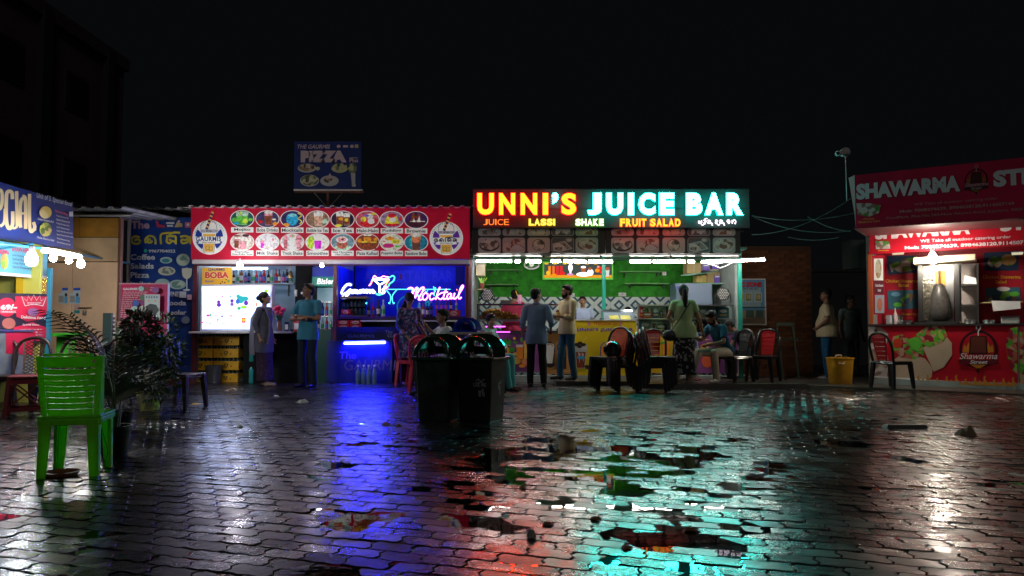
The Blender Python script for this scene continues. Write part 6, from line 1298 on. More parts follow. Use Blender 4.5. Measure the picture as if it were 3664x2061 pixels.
for i, (x0, x1) in enumerate(((209, 244), (249, 288))):
    q = thing('notice', ('torn blue notice left of two on the plywood door', 'blue notice with a portrait next to the door bolt')[i], 'notice', tuple(at(x0, 1087, DW-.02)), 0, 'notices on the plywood door')
    c = Canvas((0, DW-.004, 0)); c.poly([(x0, 1052), (x0+14, 1047), (x0+12, 1032), (x1, 1030), (x1-1, 1087), (x0+2, 1087), (x0, 1072)], pm('notice_pale', (.45, .55, .62))); c.quad(x0+14, 1030, x1, 1039, pm('notice_blue', (.02, .08, .5))); c.ell(x0+28, 1055, 5, 7, pm('face_dk', (.05, .04, .04)), 10); c.quad(x0+22, 1062, x1-1, 1084, pm('notice_mid', (.12, .35, .6))); c.quad(x0+2, 1058, x0+20, 1082, pm('notice_grey', (.3, .3, .3))); c.build('printed_paper', q)
q = thing('notice', 'small pink and teal slip below the notices', 'notice', tuple(at(275, 1120, DW-.02))); c = Canvas((0, DW-.004, 0)); c.quad(265, 1090, 286, 1121, pm('slip_pink', (.55, .35, .32))); c.quad(265, 1110, 286, 1121, pm('slip_teal', (.02, .25, .25))); c.build('printed_paper', q)
# roof strip over booth
corr(at(255, 760, DW).x, at(475, 760, DW).x, DW-.3, 14.6, at(400, 747, DW-.3).z, mat('old_roof', (.28, .29, .28), .6, var=.3), .22, .05).build('roof', bo)
for i in range(9): mk('roof_batten', bo, lambda b: b.bar(at(262+i*24, 772, DW-.15), at(275+i*24, 764, DW+.6), .10, .03, mat('old_batten', (.22, .2, .18), .7)))
# blue vertical food panel
bp = thing('food_board', 'tall blue board listing Coffee, Salads and Pizza left of the red banner', 'menu board', tuple(at(575, 1345, 13.95))[:2]+(.1,))
DB2 = 13.85; nv = pm('panel_blue', (.012, .06, .30)); fb('board', bp, 457, 778, 697, 1330, DB2, DB2+.05, nv); fb('board_edge', bp, 452, 776, 458, 1330, DB2-.01, DB2+.06, white_p); fb('board_edge', bp, 690, 926, 698, 1230, DB2-.01, DB2+.06, white_p)
def A2(x, y): return (430+x/3.623, 700+y/3.623)
c = Canvas((0, DB2-.002, 0)); pw = pm('panel_white', (.62, .68, .72)); pkk = pm('panel_pink', (.7, .45, .55)); py = pm('panel_yellow', (.68, .62, .05)); pmint = pm('panel_mint', (.35, .55, .5))
c.text('The', *A2(140, 328), *A2(380, 430), pkk, .04); odia(c, ['e', 'ga', 'au', 'ma', 'i', 'sa'], 466, 838, 692, 876, 7.5, py)
c.text('9967704022', *A2(375, 700), *A2(722, 740), pw, .03); c.ell(*A2(338, 716), 6.5, 6.5, pm('chat_green', (.03, .5, .3)))
for t_, x0, y0, x1, y1 in (('Coffee', 142, 760, 460, 835), ('Salads', 140, 875, 445, 950), ('Pizza', 142, 992, 385, 1068), ('Italian', 142, 1110, 420, 1180)): c.text(t_, *A2(x0, y0), *A2(x1, y1), pw, .03)
for t_, x0, y0, x1, y1 in (('ADVINE', 540, 1245, 770, 1310), ('Falooda', 530, 1360, 865, 1425)): c.text(t_, *A2(x0, y0), *A2(x1, y1), pw, .03)
c.text('Cooler', 592, 1109, 670, 1127, pw, .03); c.rrect(*A2(850, 345), *A2(928, 420), 4, pm('cam_badge', (.6, .12, .25))); c.ell(*A2(890, 380), 5, 5, pw, 12)
c.poly([A2(470, 330), A2(510, 330), A2(510, 370), A2(590, 390), A2(595, 420), A2(490, 415)], pm('moped_red', (.5, .05, .12))); c.quad(*A2(608, 345), *A2(715, 372), pw); c.quad(*A2(622, 385), *A2(700, 408), pw); c.ell(*A2(775, 335), 5, 4, pkk); c.poly([A2(715, 415), A2(750, 345), A2(820, 365), A2(820, 410)], pm('moped_tan', (.5, .4, .2)))
c.ell(*A2(610, 840), 22, 12, pmint); c.ell(*A2(605, 845), 14, 7, pm('leafblue', (.05, .3, .35))); c.ell(*A2(830, 835), 24, 22, pmint); c.ell(*A2(830, 835), 21, 19, foodmat('pizza_pic', [(.35, .5, .42), (.15, .3, .25), (.5, .6, .5)], 14)); c.ell(*A2(620, 980), 31, 16, pm('panel_cream', (.55, .6, .5))); c.ell(*A2(625, 975), 24, 11, foodmat('pizza_pic2', [(.5, .55, .45), (.2, .25, .2), (.55, .6, .5)], 20)); c.ell(*A2(565, 1140), 26, 17, pmint); c.ell(*A2(760, 1155), 30, 17, pmint); c.ell(*A2(760, 1155), 23, 12, foodmat('pizza_pic', [(.35, .5, .42)], 14))
c.ell(*A2(883, 1010), 17, 20, pm('panel_cream', (.55, .6, .5))); c.quad(*A2(820, 945), *A2(948, 1000), pm('panel_cream', (.55, .6, .5))); c.stroke([A2(883, 1080), A2(883, 1215)], 4, pw, 1, False); c.ell(*A2(880, 1225), 13, 3.5, pw); c.quad(*A2(788, 1245), *A2(876, 1325), pw); c.quad(*A2(888, 1285), *A2(950, 1350), pkk); c.ell(670, 1145, 15, 13, pm('plate_dim', (.2, .25, .32)))
c.build('board_print', bp)
rm = thing('menu_board', 'magenta framed menu board standing before the blue panel', 'menu board', tuple(at(515, 1340, 11.9))[:2]+(0,))
DM = 11.9; mg_ = pm('menu_magenta', (.50, .015, .10)); fb('board', rm, 428, 1015, 600, 1212, DM, DM+.04, mg_, bevel=.003); fb('board_rim', rm, 426, 1013, 602, 1017, DM-.01, DM+.05, pm('rim_pink', (.6, .3, .35))); fb('board_rim', rm, 596, 1015, 602, 1212, DM-.01, DM+.05, pm('rim_lilac', (.5, .5, .65))); mk('stand_leg', rm, lambda b: b.bar(at(450, 1212, DM+.03), (at(450, 1212, DM).x, DM+.03, 0), .04, .04, darkm)); mk('stand_leg', rm, lambda b: b.bar(at(580, 1212, DM+.03), (at(580, 1212, DM).x, DM+.03, 0), .04, .04, darkm))
def A5(x, y): return (400+x/2.786, 980+y/2.786)
c = Canvas((0, DM-.002, 0)); mp = pm('menu_pink', (.6, .38, .42)); c.text('GAURMIS', *A5(112, 138), *A5(258, 162), pm('menu_white', (.7, .68, .7)), .05); c.ell(*A5(293, 148), 10, 9, pmint); c.ell(*A5(345, 148), 9, 6, pm('mud', (.15, .1, .08))); c.text('BOBA', *A5(388, 132), *A5(435, 144), mp, .04); c.text('DRINKS', *A5(382, 154), *A5(440, 168), mp, .04)
for k in range(20):
    wd_ = (250, 240, 230, 150, 180, 120, 95, 110, 100, 95, 90, 100, 70, 80, 100, 60, 90, 85, 100, 110)[k]; y = 178+k*18.5; x = 118; rr2 = random.Random(k)
    while x < 118+wd_:
        w_ = rr2.uniform(14, 40); c.quad(*A5(x, y), *A5(min(x+w_, 118+wd_+6), y+8), mp); x += w_+7
for x, y, r, m_ in ((280, 295, 12, pm('m_blue', (.05, .12, .4))), (352, 240, 11, pm('m_green', (.1, .18, .12))), (345, 290, 9, pm('m_plum', (.25, .05, .15))), (270, 355, 13, pmint), (350, 350, 13, pm('m_cream', (.5, .45, .4))), (395, 292, 8, pm('m_teal', (.05, .25, .3))), (478, 165, 12, pm('m_plum2', (.25, .08, .25)))): c.ell(*A5(x, y), r, r*.9, m_)
c.poly([A5(370, 208), A5(522, 208), A5(518, 460), A5(480, 460), A5(370, 320)], pm('m_pale', (.5, .55, .52)))
for i in range(5): c.quad(*A5(385+i*26, 225), *A5(397+i*26, 245), pm('m_ink', (.1, .15, .2))); c.quad(*A5(405+i*22, 265), *A5(417+i*22, 280), (orj, tealk, pmint, orj, pkk)[i] if i != 1 else pmint)
c.poly([A5(380, 330), A5(430, 300), A5(490, 310), A5(515, 360), A5(480, 410), A5(420, 380)], pm('m_shadow', (.05, .06, .06))); c.quad(*A5(102, 532), *A5(155, 610), pm('m_black', (.03, .03, .05))); c.ell(*A5(128, 570), 6, 7, pmint); c.build('board_print', rm)
corr(at(462, 760, 13.8).x, at(690, 760, 13.8).x, 13.6, 15.6, at(560, 747, 13.6).z, mat('old_roof', (.28, .29, .28), .6, var=.3), .22, .05).build('roof', bp)
q = thing('framed_board', 'dark studded board leaning behind the brown chairs', 'board', tuple(at(415, 1345, 12.0))[:2]+(0,)); mk('board', q, lambda b: b.box(at(400, 1, 12.0).x, at(430, 1, 12.0).x, 12.0, 12.04, .3, at(1, 1120, 12.0).z, mat('studded', (.05, .09, .09), .5)))
for i in range(7): mk('stud', q, lambda b: b.ball(at(408, 1132+i*15, 11.99), .02, cap_w, 8, 5))
fb('picture_strip', q, 418, 1150, 430, 1215, 11.99, 12.0, pm('tanpic', (.4, .3, .2)))
# apartment block in the dark behind the left stalls
ap = thing('apartment_building', 'barely visible tall apartment block in the dark at the upper left', 'building', (-17, 24, 0))
apm = mat('night_wall', (.085, .05, .055), .8, var=.2, vscale=.5); mk('wall', ap, lambda b: b.box(-24, -16.1, 17.5, 30.2, 0, 11.6, apm))
for y in (18, 21, 24.6, 28.6): mk('column', ap, lambda b: b.box(-16.1, -15.85, y, y+.5, 0, 11.9, mat('night_column', (.02, .015, .018), .8)))
mk('parapet', ap, lambda b: b.box(-24, -15.9, 17.4, 30.3, 11.6, 12.1, mat('night_parapet', (.06, .035, .04), .8)))
for y in (19.2, 22.5, 26.2):
    for z in (2.5, 5.7, 8.9):
        wf = mk('window', ap, lambda b: b.box(-16.1, -16.05, y, y+1.4, z, z+1.4, mat('night_frame', (.03, .02, .02), .7))); p_ = mk('pane', wf, lambda b: b.box(-16.05, -16.03, y+.1, y+1.3, z+.1, z+1.3, mat('night_pane', (.008, .008, .012), .1)))

bwl = thing('backdrop_wall', 'added dark backdrop wall far behind the stalls', 'wall', (0, 21, 0)); mk('wall_face', bwl, lambda b: b.box(-15, 22, 21, 21.3, -.05, 2.6, mat('dark_wall', (.035, .036, .04), .9)))  # added backdrop, toned like the night sky to hide the horizon line
mk('coping', bwl, lambda b: b.box(-15, 22, 20.95, 21.35, 2.6, 2.7, mat('dark_coping', (.04, .04, .042), .9)))
# =================================================== furniture and props
def taper(b, a, c, wa, wc, m, da=None, dc=None):
    a = Vector(a); c = Vector(c); da = da or wa; dc = dc or wc
    b.hexa([c+Vector((-wc/2, -dc/2, 0)), c+Vector((wc/2, -dc/2, 0)), c+Vector((wc/2, dc/2, 0)), c+Vector((-wc/2, dc/2, 0)), a+Vector((-wa/2, -da/2, 0)), a+Vector((wa/2, -da/2, 0)), a+Vector((wa/2, da/2, 0)), a+Vector((-wa/2, da/2, 0))], m)
def legs(t, m, sx=.19, sy=.19, fx=.225, fy=.225, h=.43, w=.066, s_fn=None):
    for sxn in (-1, 1):
        for syn in (-1, 1):
            mk('leg', t, lambda b: taper(b, (sxn*sx, syn*sy, h), (sxn*fx, syn*fy, 0), w, w*.72, m), local=True, bevel=.008)
def arch_chair(frame, splat, style='notch', wx=.092):
    t = thing('plastic_chair', 'x', 'chair', (0, 0, 0))
    legs(t, frame)
    mk('seat', t, lambda b: (b.box(-.22, .22, -.22, .21, .425, .45, frame), b.box(-.205, .205, -.205, .2, .39, .425, frame)), local=True, bevel=.012)
    pts = [(-.20, .19, .44), (-.215, .215, .58), (-.215, .245, .72), (-.17, .275, .84), (-.09, .29, .895), (0, .295, .91), (.09, .29, .895), (.17, .275, .84), (.215, .245, .72), (.215, .215, .58), (.20, .19, .44)]
    mk('back_frame', t, lambda b: b.tube(spline(pts, 4), .021, frame, 8), local=True, smooth=60)
    def sy(z): return .195+(z-.44)*.21
    def sp(b):
        if style == 'notch':
            for k in range(5):
                z0 = .47+k*.075; z1 = z0+.066; w0 = wx+(z0-.45)*.11; w1 = wx+(z1-.45)*.11
                b.hexa([(-w0, sy(z0)-.008, z0), (w0, sy(z0)-.008, z0), (w0, sy(z0)+.008, z0), (-w0, sy(z0)+.008, z0), (-w1, sy(z1)-.008, z1), (w1, sy(z1)-.008, z1), (w1, sy(z1)+.008, z1), (-w1, sy(z1)+.008, z1)], splat)
            for s_ in (-1, 1): b.bar((s_*.082, sy(.45), .44), (s_*.128, sy(.88), .88), .016, .02, splat)
            b.bar((-.12, sy(.865), .865), (.12, sy(.865), .865), .02, .05, splat)
        else:
            for s_ in (-1, 1): b.bar((s_*.075, sy(.45), .44), (s_*.13, sy(.88), .88), .02, .02, splat)
            for k in range(11):
                for s_ in (-1, 1):
                    z0 = .45+k*.042-.06; z1 = z0+.13; xa, xb = -s_*.1, s_*.1
                    z0c = max(z0, .45); z1c = min(z1, .88)
                    if z1c-z0c < .03: continue
                    f0 = (z0c-z0)/.13; f1 = (z1c-z0)/.13
                    b.bar((xa+(xb-xa)*f0, sy(z0c), z0c), (xa+(xb-xa)*f1, sy(z1c), z1c), .009, .009, splat)
    mk('back_splat', t, sp, local=True)
    if style == 'notch': mk('round_emblem', t, lambda b: b.tube([(.022*cos(a*pi/6), sy(.83)-.012, .815+.022*sin(a*pi/6)) for a in range(12)], .004, mat('emblem_pale', (.5, .3, .3), .4), 5, closed=True), local=True)
    return t
blk = mat('black_plastic', (.010, .010, .011), .28, coat=.2); redp = mat('red_plastic', (.50, .012, .018), .35); orgp = mat('orange_plastic', (.78, .15, .02), .3)
brn = mat('brown_plastic', (.022, .011, .008), .4); brn2 = mat('brown_lattice', (.075, .038, .02), .4); mag = mat('magenta_plastic', (.45, .02, .06), .35); blup = mat('blue_plastic', (.01, .04, .45), .35)
FIRST = {}
def chair(kind, loc, rot, label, group=None, tilt=0):
    pal = {'red': (blk, redp, 'notch'), 'orange': (blk, orgp, 'notch', .14), 'brown': (brn, brn2, 'lattice'), 'magenta': (mag, mag, 'notch'), 'blue': (blup, blup, 'notch'), 'black': (blk, blk, 'notch')}[kind]
    if kind not in FIRST:
        t = arch_chair(*pal); FIRST[kind] = t
        t.location = loc; t.rotation_euler = (0, 0, rot); t['label'] = label
        if group: t['group'] = group
        return t
    return dup(FIRST[kind], loc, rot, label, group)
R_ = radians
gB = 'brown lattice back chairs'
for px, lab, ro_ in ((82, 'brown lattice-back chair behind the red stool, leftmost complete one', 8), (225, 'brown lattice-back chair directly behind the green chair', -6), (378, 'brown lattice-back chair beside the palm fronds and menu board', -12), (-45, 'brown chair cut by the left edge of the picture', 5)):
    p = at(px, 1300, 9.35); chair('brown', (p.x, 9.35, 0), R_(ro_), lab, gB)
p = gnd(625, 1468); chair('brown', (p.x-.02, p.y+.2, 0), R_(80), 'dark brown chair half hidden behind the bushy potted plant', gB)
chair('blue', (-4.66, 6.2, 0), R_(-60), 'blue plastic chair cut off by the left edge', 'blue chairs')
p = gnd(480, 1440); chair('blue', (p.x+.1, p.y+.6, 0), R_(20), 'blue plastic chair glimpsed behind the yellow-green pot', 'blue chairs')
# green chair
gmat = mat('green_plastic', (.26, .78, .03), .28, coat=.3, var=.12, vscale=5)
gmat.node_tree.nodes['Principled BSDF'].inputs['Subsurface Weight'].default_value = .25; gmat.node_tree.nodes['Principled BSDF'].inputs['Subsurface Radius'].default_value = (.02, .08, .01)
_n = gmat.node_tree; _t = _n.nodes.new('ShaderNodeBsdfTranslucent'); _t.inputs[0].default_value = (.25, 1, .06, 1); _m = _n.nodes.new('ShaderNodeMixShader'); _m.inputs[0].default_value = .45
_n.links.new(_n.nodes['Principled BSDF'].outputs[0], _m.inputs[1]); _n.links.new(_t.outputs[0], _m.inputs[2]); _n.links.new(_m.outputs[0], _n.nodes['Material Output'].inputs[0])
gc_ = thing('plastic_chair', 'bright green armless chair with slotted backrest turned away in the foreground', 'chair', (-3.16, 5.42, 0), R_(180+15)); gc_.scale = (.95, .95, .98)
for sxn in (-1, 1):
    for syn in (-1, 1):
        def lg(b):
            n = 6
            for i in range(n):
                pass
            x0, y0 = sxn*.185, syn*.17; x1, y1 = sxn*.195, syn*.185
            taper(b, (x0, y0, .42), (x1, y1, 0), .028, .02, gmat, .085, .06); taper(b, (x0-sxn*.03, y0+syn*.028, .42), (x1-sxn*.022, y1+syn*.02, 0), .085, .06, gmat, .026, .02)
        mk('leg', gc_, lg, local=True, bevel=.007)
mk('seat', gc_, lambda b: (b.box(-.215, .215, -.22, .20, .425, .447, gmat), b.box(-.215, .215, -.215, -.195, .385, .425, gmat), b.box(-.215, .215, .18, .20, .375, .425, gmat), b.box(-.215, -.195, -.195, .18, .385, .425, gmat), b.box(.195, .215, -.195, .18, .385, .425, gmat)), local=True, bevel=.01)
def backy(x, z): return .175+(z-.44)*.17-.0+.05*(1-(x/.22)**2)*1.0-.03
def strip(b, xa, xb, z0, z1, m, n=10, th=.010, bow=0):
    vs = []; fs = []
    for i in range(n+1):
        x = xa+(xb-xa)*i/n; u = (x/.21)**2; za = z0+bow*(1-u)*-1; zb = z1+bow*(1-u)*-1
        for (z, d) in ((za, -th/2), (zb, -th/2), (zb, th/2), (za, th/2)): vs.append((x, backy(x, z)+d, z))
    for i in range(n):
        for k in range(4): fs.append((i*4+k, i*4+(k+1) % 4, i*4+4+(k+1) % 4, i*4+4+k))
    fs += [(0, 3, 2, 1), (n*4, n*4+1, n*4+2, n*4+3)]; b.add(vs, fs, m)
for k in range(7):
    z0 = .505+k*.041; w_ = .150+k*.004
    mk('slat', gc_, lambda b: strip(b, -w_, w_, z0, z0+.0365, gmat, 12, bow=.008), local=True, smooth=50)
mk('lower_panel', gc_, lambda b: strip(b, -.15, .15, .44, .498, gmat, 12, bow=.006), local=True, smooth=50)
mk('upper_panel', gc_, lambda b: (strip(b, -.18, .18, .793, .87, gmat, 12, bow=.0), strip(b, -.16, .16, .87, .888, gmat, 12, bow=-.008)), local=True, smooth=50)
for s_ in (-1, 1):
    def rail(b):
        n = 10; vs = []; fs = []
        for i in range(n+1):
            z = .42+(.875-.42)*i/n; xo = s_*(.192+.028*i/n); xi = s_*(.152+.024*i/n); y = backy(xi, z)
            wing = .07*(1-i/n)+.03
            for q in ((xi, y-.005), (xi, y+.007), (xo, y-.0), (xo+s_*.006, y-wing), (xo-s_*.006, y-wing), (xo-s_*.008, y-.012)): vs.append((q[0], q[1], z))
        for i in range(n):
            for k in range(6): fs.append((i*6+k, i*6+(k+1) % 6, i*6+6+(k+1) % 6, i*6+6+k))
        fs += [(5, 4, 3, 2, 1, 0), tuple(n*6+k for k in range(6))]; b.add(vs, fs, gmat)
    mk('back_rail', gc_, rail, local=True, smooth=50)
mk('round_sticker', gc_, lambda b: (setattr(b, 'T', Matrix.Translation((-.165, backy(.165, .82)+.012, .835)) @ Matrix.Rotation(R_(-90), 4, 'X')), b.lathe([(.001, .001), (.012, .001)], (0, 0, 0), mat('sticker_pale', (.5, .35, .2), .5), 12, cap=False)), local=True)
# red perforated stool
st = thing('plastic_stool', 'dark red square stool with X-shaped side cutouts', 'stool', (at(88, 1400, 8.75).x+.02, 8.75, 0), R_(28)); st.scale = (.86, .86, 1)
sred = mat('stool_red', (.22, .012, .02), .4)
mk('stool_top', st, lambda b: b.box(-.20, .20, -.20, .20, .455, .485, sred), local=True, bevel=.01)
for k in range(4):
    M_ = Matrix.Rotation(k*pi/2, 4, 'Z')
    def side(b):
        b.T = M_; b.bar((-.185, -.19, .46), (-.22, -.22, 0), .05, .02, sred); b.bar((.185, -.19, .46), (.22, -.22, 0), .05, .02, sred)
        b.bar((-.17, -.195, .40), (.18, -.205, .13), .045, .015, sred); b.bar((.17, -.195, .40), (-.18, -.205, .13), .045, .015, sred); b.bar((-.18, -.193, .42), (.18, -.193, .42), .02, .05, sred); b.bar((-.2, -.207, .10), (.2, -.207, .10), .02, .04, sred)
        b.T = None
    mk('side_frame', st, side, local=True)
# magenta chairs
p = gnd(1475, 1382); chair('magenta', (p.x-.02, p.y+.18, 0), R_(75), 'magenta plastic chair in front of the woman in the patterned dress', 'magenta chairs')
p = at(1532, 1250, 11.6); chair('magenta', (p.x, 11.6, 0), R_(165), 'magenta chair behind the left wheelie bin under the boy in white', 'magenta chairs')
# chair stacks
gS = 'stacked black chairs with orange backs'
for k in range(4):
    p = at(2200, 1400, 12.0); chair('orange', (p.x+.05-k*.05, 12.06-k*.035, k*.042), R_(-50), 'black chair with orange back in the left-facing stack, %s' % ('bottom one', 'second one', 'third one', 'top one under the helmet')[k], gS)
    p = at(2345, 1400, 11.95); chair('orange' if k == 0 else 'red', (p.x-.04+k*.05, 12.0-k*.01, k*.042), R_(76), 'black chair in the right-facing stack, %s' % ('bottom one with an orange back', 'second one with a red back', 'third one with a red back', 'top one with a red back')[k], gS if k == 0 else 'black chairs with red backs')
gR = 'black chairs with red backs'
p = at(2352, 1300, 12.9); chair('red', (p.x, 12.9, .088), R_(4), 'black chair with red splat facing us behind the chair stacks', gR)
p = at(2735, 1350, 13.1); chair('red', (p.x, 13.15, .088), R_(-38), 'black chair with red splat standing alone near the poster', gR)
p = at(2600, 1350, 12.95); chair('black', (p.x+.17, 13.05, .088), R_(-62), 'plain black chair under the seated man in the teal shirt', gR)
p = at(2665, 1350, 13.7); chair('black', (p.x, 13.7, .088), R_(-110), 'plain black chair under the boy bent over beside the green post', gR)
p = gnd(3215, 1400); chair('red', (p.x, p.y+.2, .035), R_(112), 'black chair with red splat standing side-on before the shawarma counter', gR)
# helmets
def helmet(loc, m, label, rot=0, r=.14):
    t = thing('helmet', label, 'helmet', loc, rot, 'helmets on chairs')
    mk('shell', t, lambda b: b.lathe([(r*.72, 0), (r*.95, r*.25), (r, r*.6), (r*.93, r*1.05), (r*.7, r*1.45), (r*.35, r*1.68), (.002, r*1.74)], (0, 0, 0), m, 18, 1, 1.15), local=True, smooth=60)
    mk('visor', t, lambda b: b.add([(r*1.03*sin(a*.28), -r*1.17*cos(a*.28), z) for z in (r*.45, r*1.05) for a in range(-4, 5)], [(i, i+1, i+10, i+9) for i in range(8)], mat('visor_dark', (.01, .01, .012), .05)), local=True); return t
p = at(2192, 1295, 11.9); helmet((p.x, 11.88, .585), mat('helmet_black', (.012, .013, .014), .12, coat=1), 'glossy black helmet resting on the left chair stack', R_(-40))
# ---- wheelie bins
bing = mat('bin_green', (.0025, .010, .005), .38, coat=.15, rvar=.12, vscale=5); binl = mat('bin_green_lid', (.008, .035, .02), .22, coat=.5)
def lid_geo(b, w, d, m, h0=0, rib=True):
    n = 16; r = w/2
    for i in range(n):
        a0, a1 = pi*i/n, pi*(i+1)/n; q = [(-r*k*cos(a), h0+.03+r*.92*k*sin(a)) for a, k in ((a0, 1.0), (a1, 1.0), (a1, .78), (a0, .78))]
        b.hexa([(q[j][0], -d/2-.01, q[j][1]) for j in (0, 1, 2, 3)]+[(q[j][0], -d/2+.012, q[j][1]) for j in (0, 1, 2, 3)], m)
    b.add([(-r*.92, d/2-.01, h0+.02), (r*.92, d/2-.01, h0+.02), (r*.9, d/2-.01, h0+.11), (-r*.9, d/2-.01, h0+.11)], [(0, 1, 2, 3)], m)
    for k in range(5 if rib else 3):   # ribs
        y0 = -d/2+.07+k*(d-.10)/5; prof = []
        b.tube([(-r*1.02, y0, h0), ]+[(-r*1.02*cos(pi*i/n), y0, h0+.04+r*.92*sin(pi*i/n)) for i in range(n+1)]+[(r*1.02, y0, h0)], .016, m, 6)
    V = []; F = []
    for i in range(n+1):
        a = pi*i/n; x, z = -r*cos(a), h0+.04+r*.9*sin(a)
        for (yy, k) in ((-d/2, 1.0), (d/2, 1.0), (d/2, .94), (-d/2, .94)): V.append((x*k, yy, h0+.04+(z-h0-.04)*k))
    for i in range(n):
        for k in range(4): F.append((i*4+k, i*4+(k+1) % 4, i*4+4+(k+1) % 4, i*4+4+k))
    b.add(V, F, m)
def bin_(loc, rot, label, m, ml, group, text=True):
    t = thing('wheelie_bin', label, 'bin', loc, rot, group); w, d, h = .44, .42, .70
    mk('bin_body', t, lambda b: b.hexa([(-w*.43, -d*.43, 0), (w*.43, -d*.43, 0), (w*.43, d*.43, 0), (-w*.43, d*.43, 0), (-w/2, -d/2, h), (w/2, -d/2, h), (w/2, d/2, h), (-w/2, d/2, h)], m), local=True, bevel=.02)
    mk('rim', t, lambda b: (b.box(-w/2-.03, w/2+.03, -d/2-.03, d/2+.03, h-.015, h+.02, ml)), local=True, bevel=.008)
    mk('domed_lid', t, lambda b: lid_geo(b, w, d, ml, h+.02), local=True, smooth=40)
    mk('lid_arch', t, lambda b: b.tube([(-w/2*cos(pi*i/14), -d/2-.005, h+.03+w*.47*sin(pi*i/14)) for i in range(15)], .02, ml, 8), local=True, smooth=60)
    if text:
        v, f = text2d('USE ME', .03); wm_ = mat('bin_print', (.22, .24, .24), .5)
        def pr(b):
            q = -.44*d-.012; fy = lambda z: -(d*.43+(d*.07)*z/h)-.004
            b.add([(.0+a*.16, fy(.40+y_*.045)-.006, .40+y_*.045) for a, y_ in v], f, wm_)
            for (x0, z0, x1, z1) in ((.03, .46, .07, .49), (.06, .48, .10, .455), (.09, .46, .14, .485), (.05, .445, .12, .45)): b.bar((x0, fy(z0)-.001, z0), (x1, fy(z1)-.001, z1), .010, .002, wm_, up=(0, 1, 0))
            for (x, w2, z0, z1) in ((.065, .03, .29, .36), (.105, .02, .30, .38), (.125, .012, .29, .34)): b.add([(x, fy(z0)-.001, z0), (x+w2*.7, fy(z0)-.001, z0), (x+w2, fy(z1)-.001, z1), (x-w2*.3, fy(z1)-.001, z1)], [(0, 1, 2, 3)], wm_)
            for (y0, z0, z1) in ((-.03, .36, .44), (.0, .30, .40), (.02, .42, .46)): b.add([(d*.5-.0+.008, y0, z0), (d*.5+.008, y0+.025, z0), (d*.5+.014, y0+.03, z1), (d*.5+.014, y0-.005, z1)], [(0, 1, 2, 3)], wm_)
        mk('bin_lettering', t, pr, local=True)
    return t
pb1 = gnd(1578, 1512); pb2 = gnd(1718, 1512)
bin_((pb1.x-.02, 8.42, 0), R_(-24), 'dark green dome-lid bin on the left of the pair', bing, binl, 'green dome-lid bins', False)
bin_((pb2.x+.01, 8.36, 0), R_(-24), 'dark green dome-lid bin on the right with USE ME lettering', bing, binl, 'green dome-lid bins')
blid = mat('blue_lid', (.005, .02, .32), .3, coat=.4)
ctb = thing('steel_table', 'tall steel table behind the green bins carrying the blue dome lid', 'table', (at(1675, 1190, 10).x, 10, 0))
xa = at(1602, 1190, 10).x; xb = at(1762, 1190, 10).x; zt_ = at(1680, 1188, 10).z
mk('table_top', ctb, lambda b: b.box(xa, xb, 9.8, 10.35, zt_-.03, zt_, mat('table_cream', (.5, .45, .38), .35)), bevel=.004)
for x in (xa+.02, xb-.02):
    for y in (9.84, 10.31): mk('table_leg', ctb, lambda b: b.box(x-.02, x+.02, y-.02, y+.02, 0, zt_-.03, steel))
t = thing('bin_lid', 'blue ribbed dome lid lying on the steel table', 'lid', (at(1672, 1183, 10).x, 10.05, zt_), R_(-12)); mk('dome', t, lambda b: lid_geo(b, .30, .36, blid, 0), local=True, smooth=40); mk('lid_rim', t, lambda b: b.box(-.19, .19, -.2, .2, 0, .02, blid), local=True)
# ---- yellow bin, grey bin
def tub(label, loc, w, d, h, m, handles=True, cat='bin', name='waste_bin', hm=None):
    t = thing(name, label, cat, loc)
    n = 16
    def ring(k, z, e=1): return [(w/2*k*e*(abs(cos(a))**.5)*(1 if cos(a) >= 0 else -1), d/2*k*(abs(sin(a))**.5)*(1 if sin(a) >= 0 else -1), z) for a in [2*pi*i/n for i in range(n)]]
    mk('tub', t, lambda b: b.rings([ring(.80, 0), ring(.82, .01), ring(1.0, h-.02), ring(1.06, h-.02), ring(1.06, h), ring(.95, h), ring(.80, .06)], m), local=True, smooth=40)
    if handles:
        mk('handle', t, lambda b: b.tube([(-w*.28, -d*.53, h*.87), (-w*.26, -d*.56, h*.80), (-w*.05, -d*.56, h*.80), (-w*.02, -d*.53, h*.87)], .012, hm or m, 6), local=True, smooth=60); mk('handle', t, lambda b: b.tube([(.0, d*.5, h), (.02, d*.5, h*1.07), (w*.26, d*.5, h*1.07), (w*.28, d*.5, h)], .012, hm or m, 6), local=True, smooth=60)
    return t
p = gnd(3025, 1383); tub('yellow square plastic bin left of the shawarma counter', (p.x, p.y+.2, 0), .41, .38, .50, mat('yellow_tub', (.62, .30, .015), .38, var=.15, vscale=5), hm=mat('pale_handle', (.6, .45, .3), .4))
p = gnd(757, 1372); tub('small dark grey tub in front of the yellow crates', (p.x, p.y+.1, 0), .28, .26, .33, mat('grey_tub', (.10, .11, .12), .35), False)
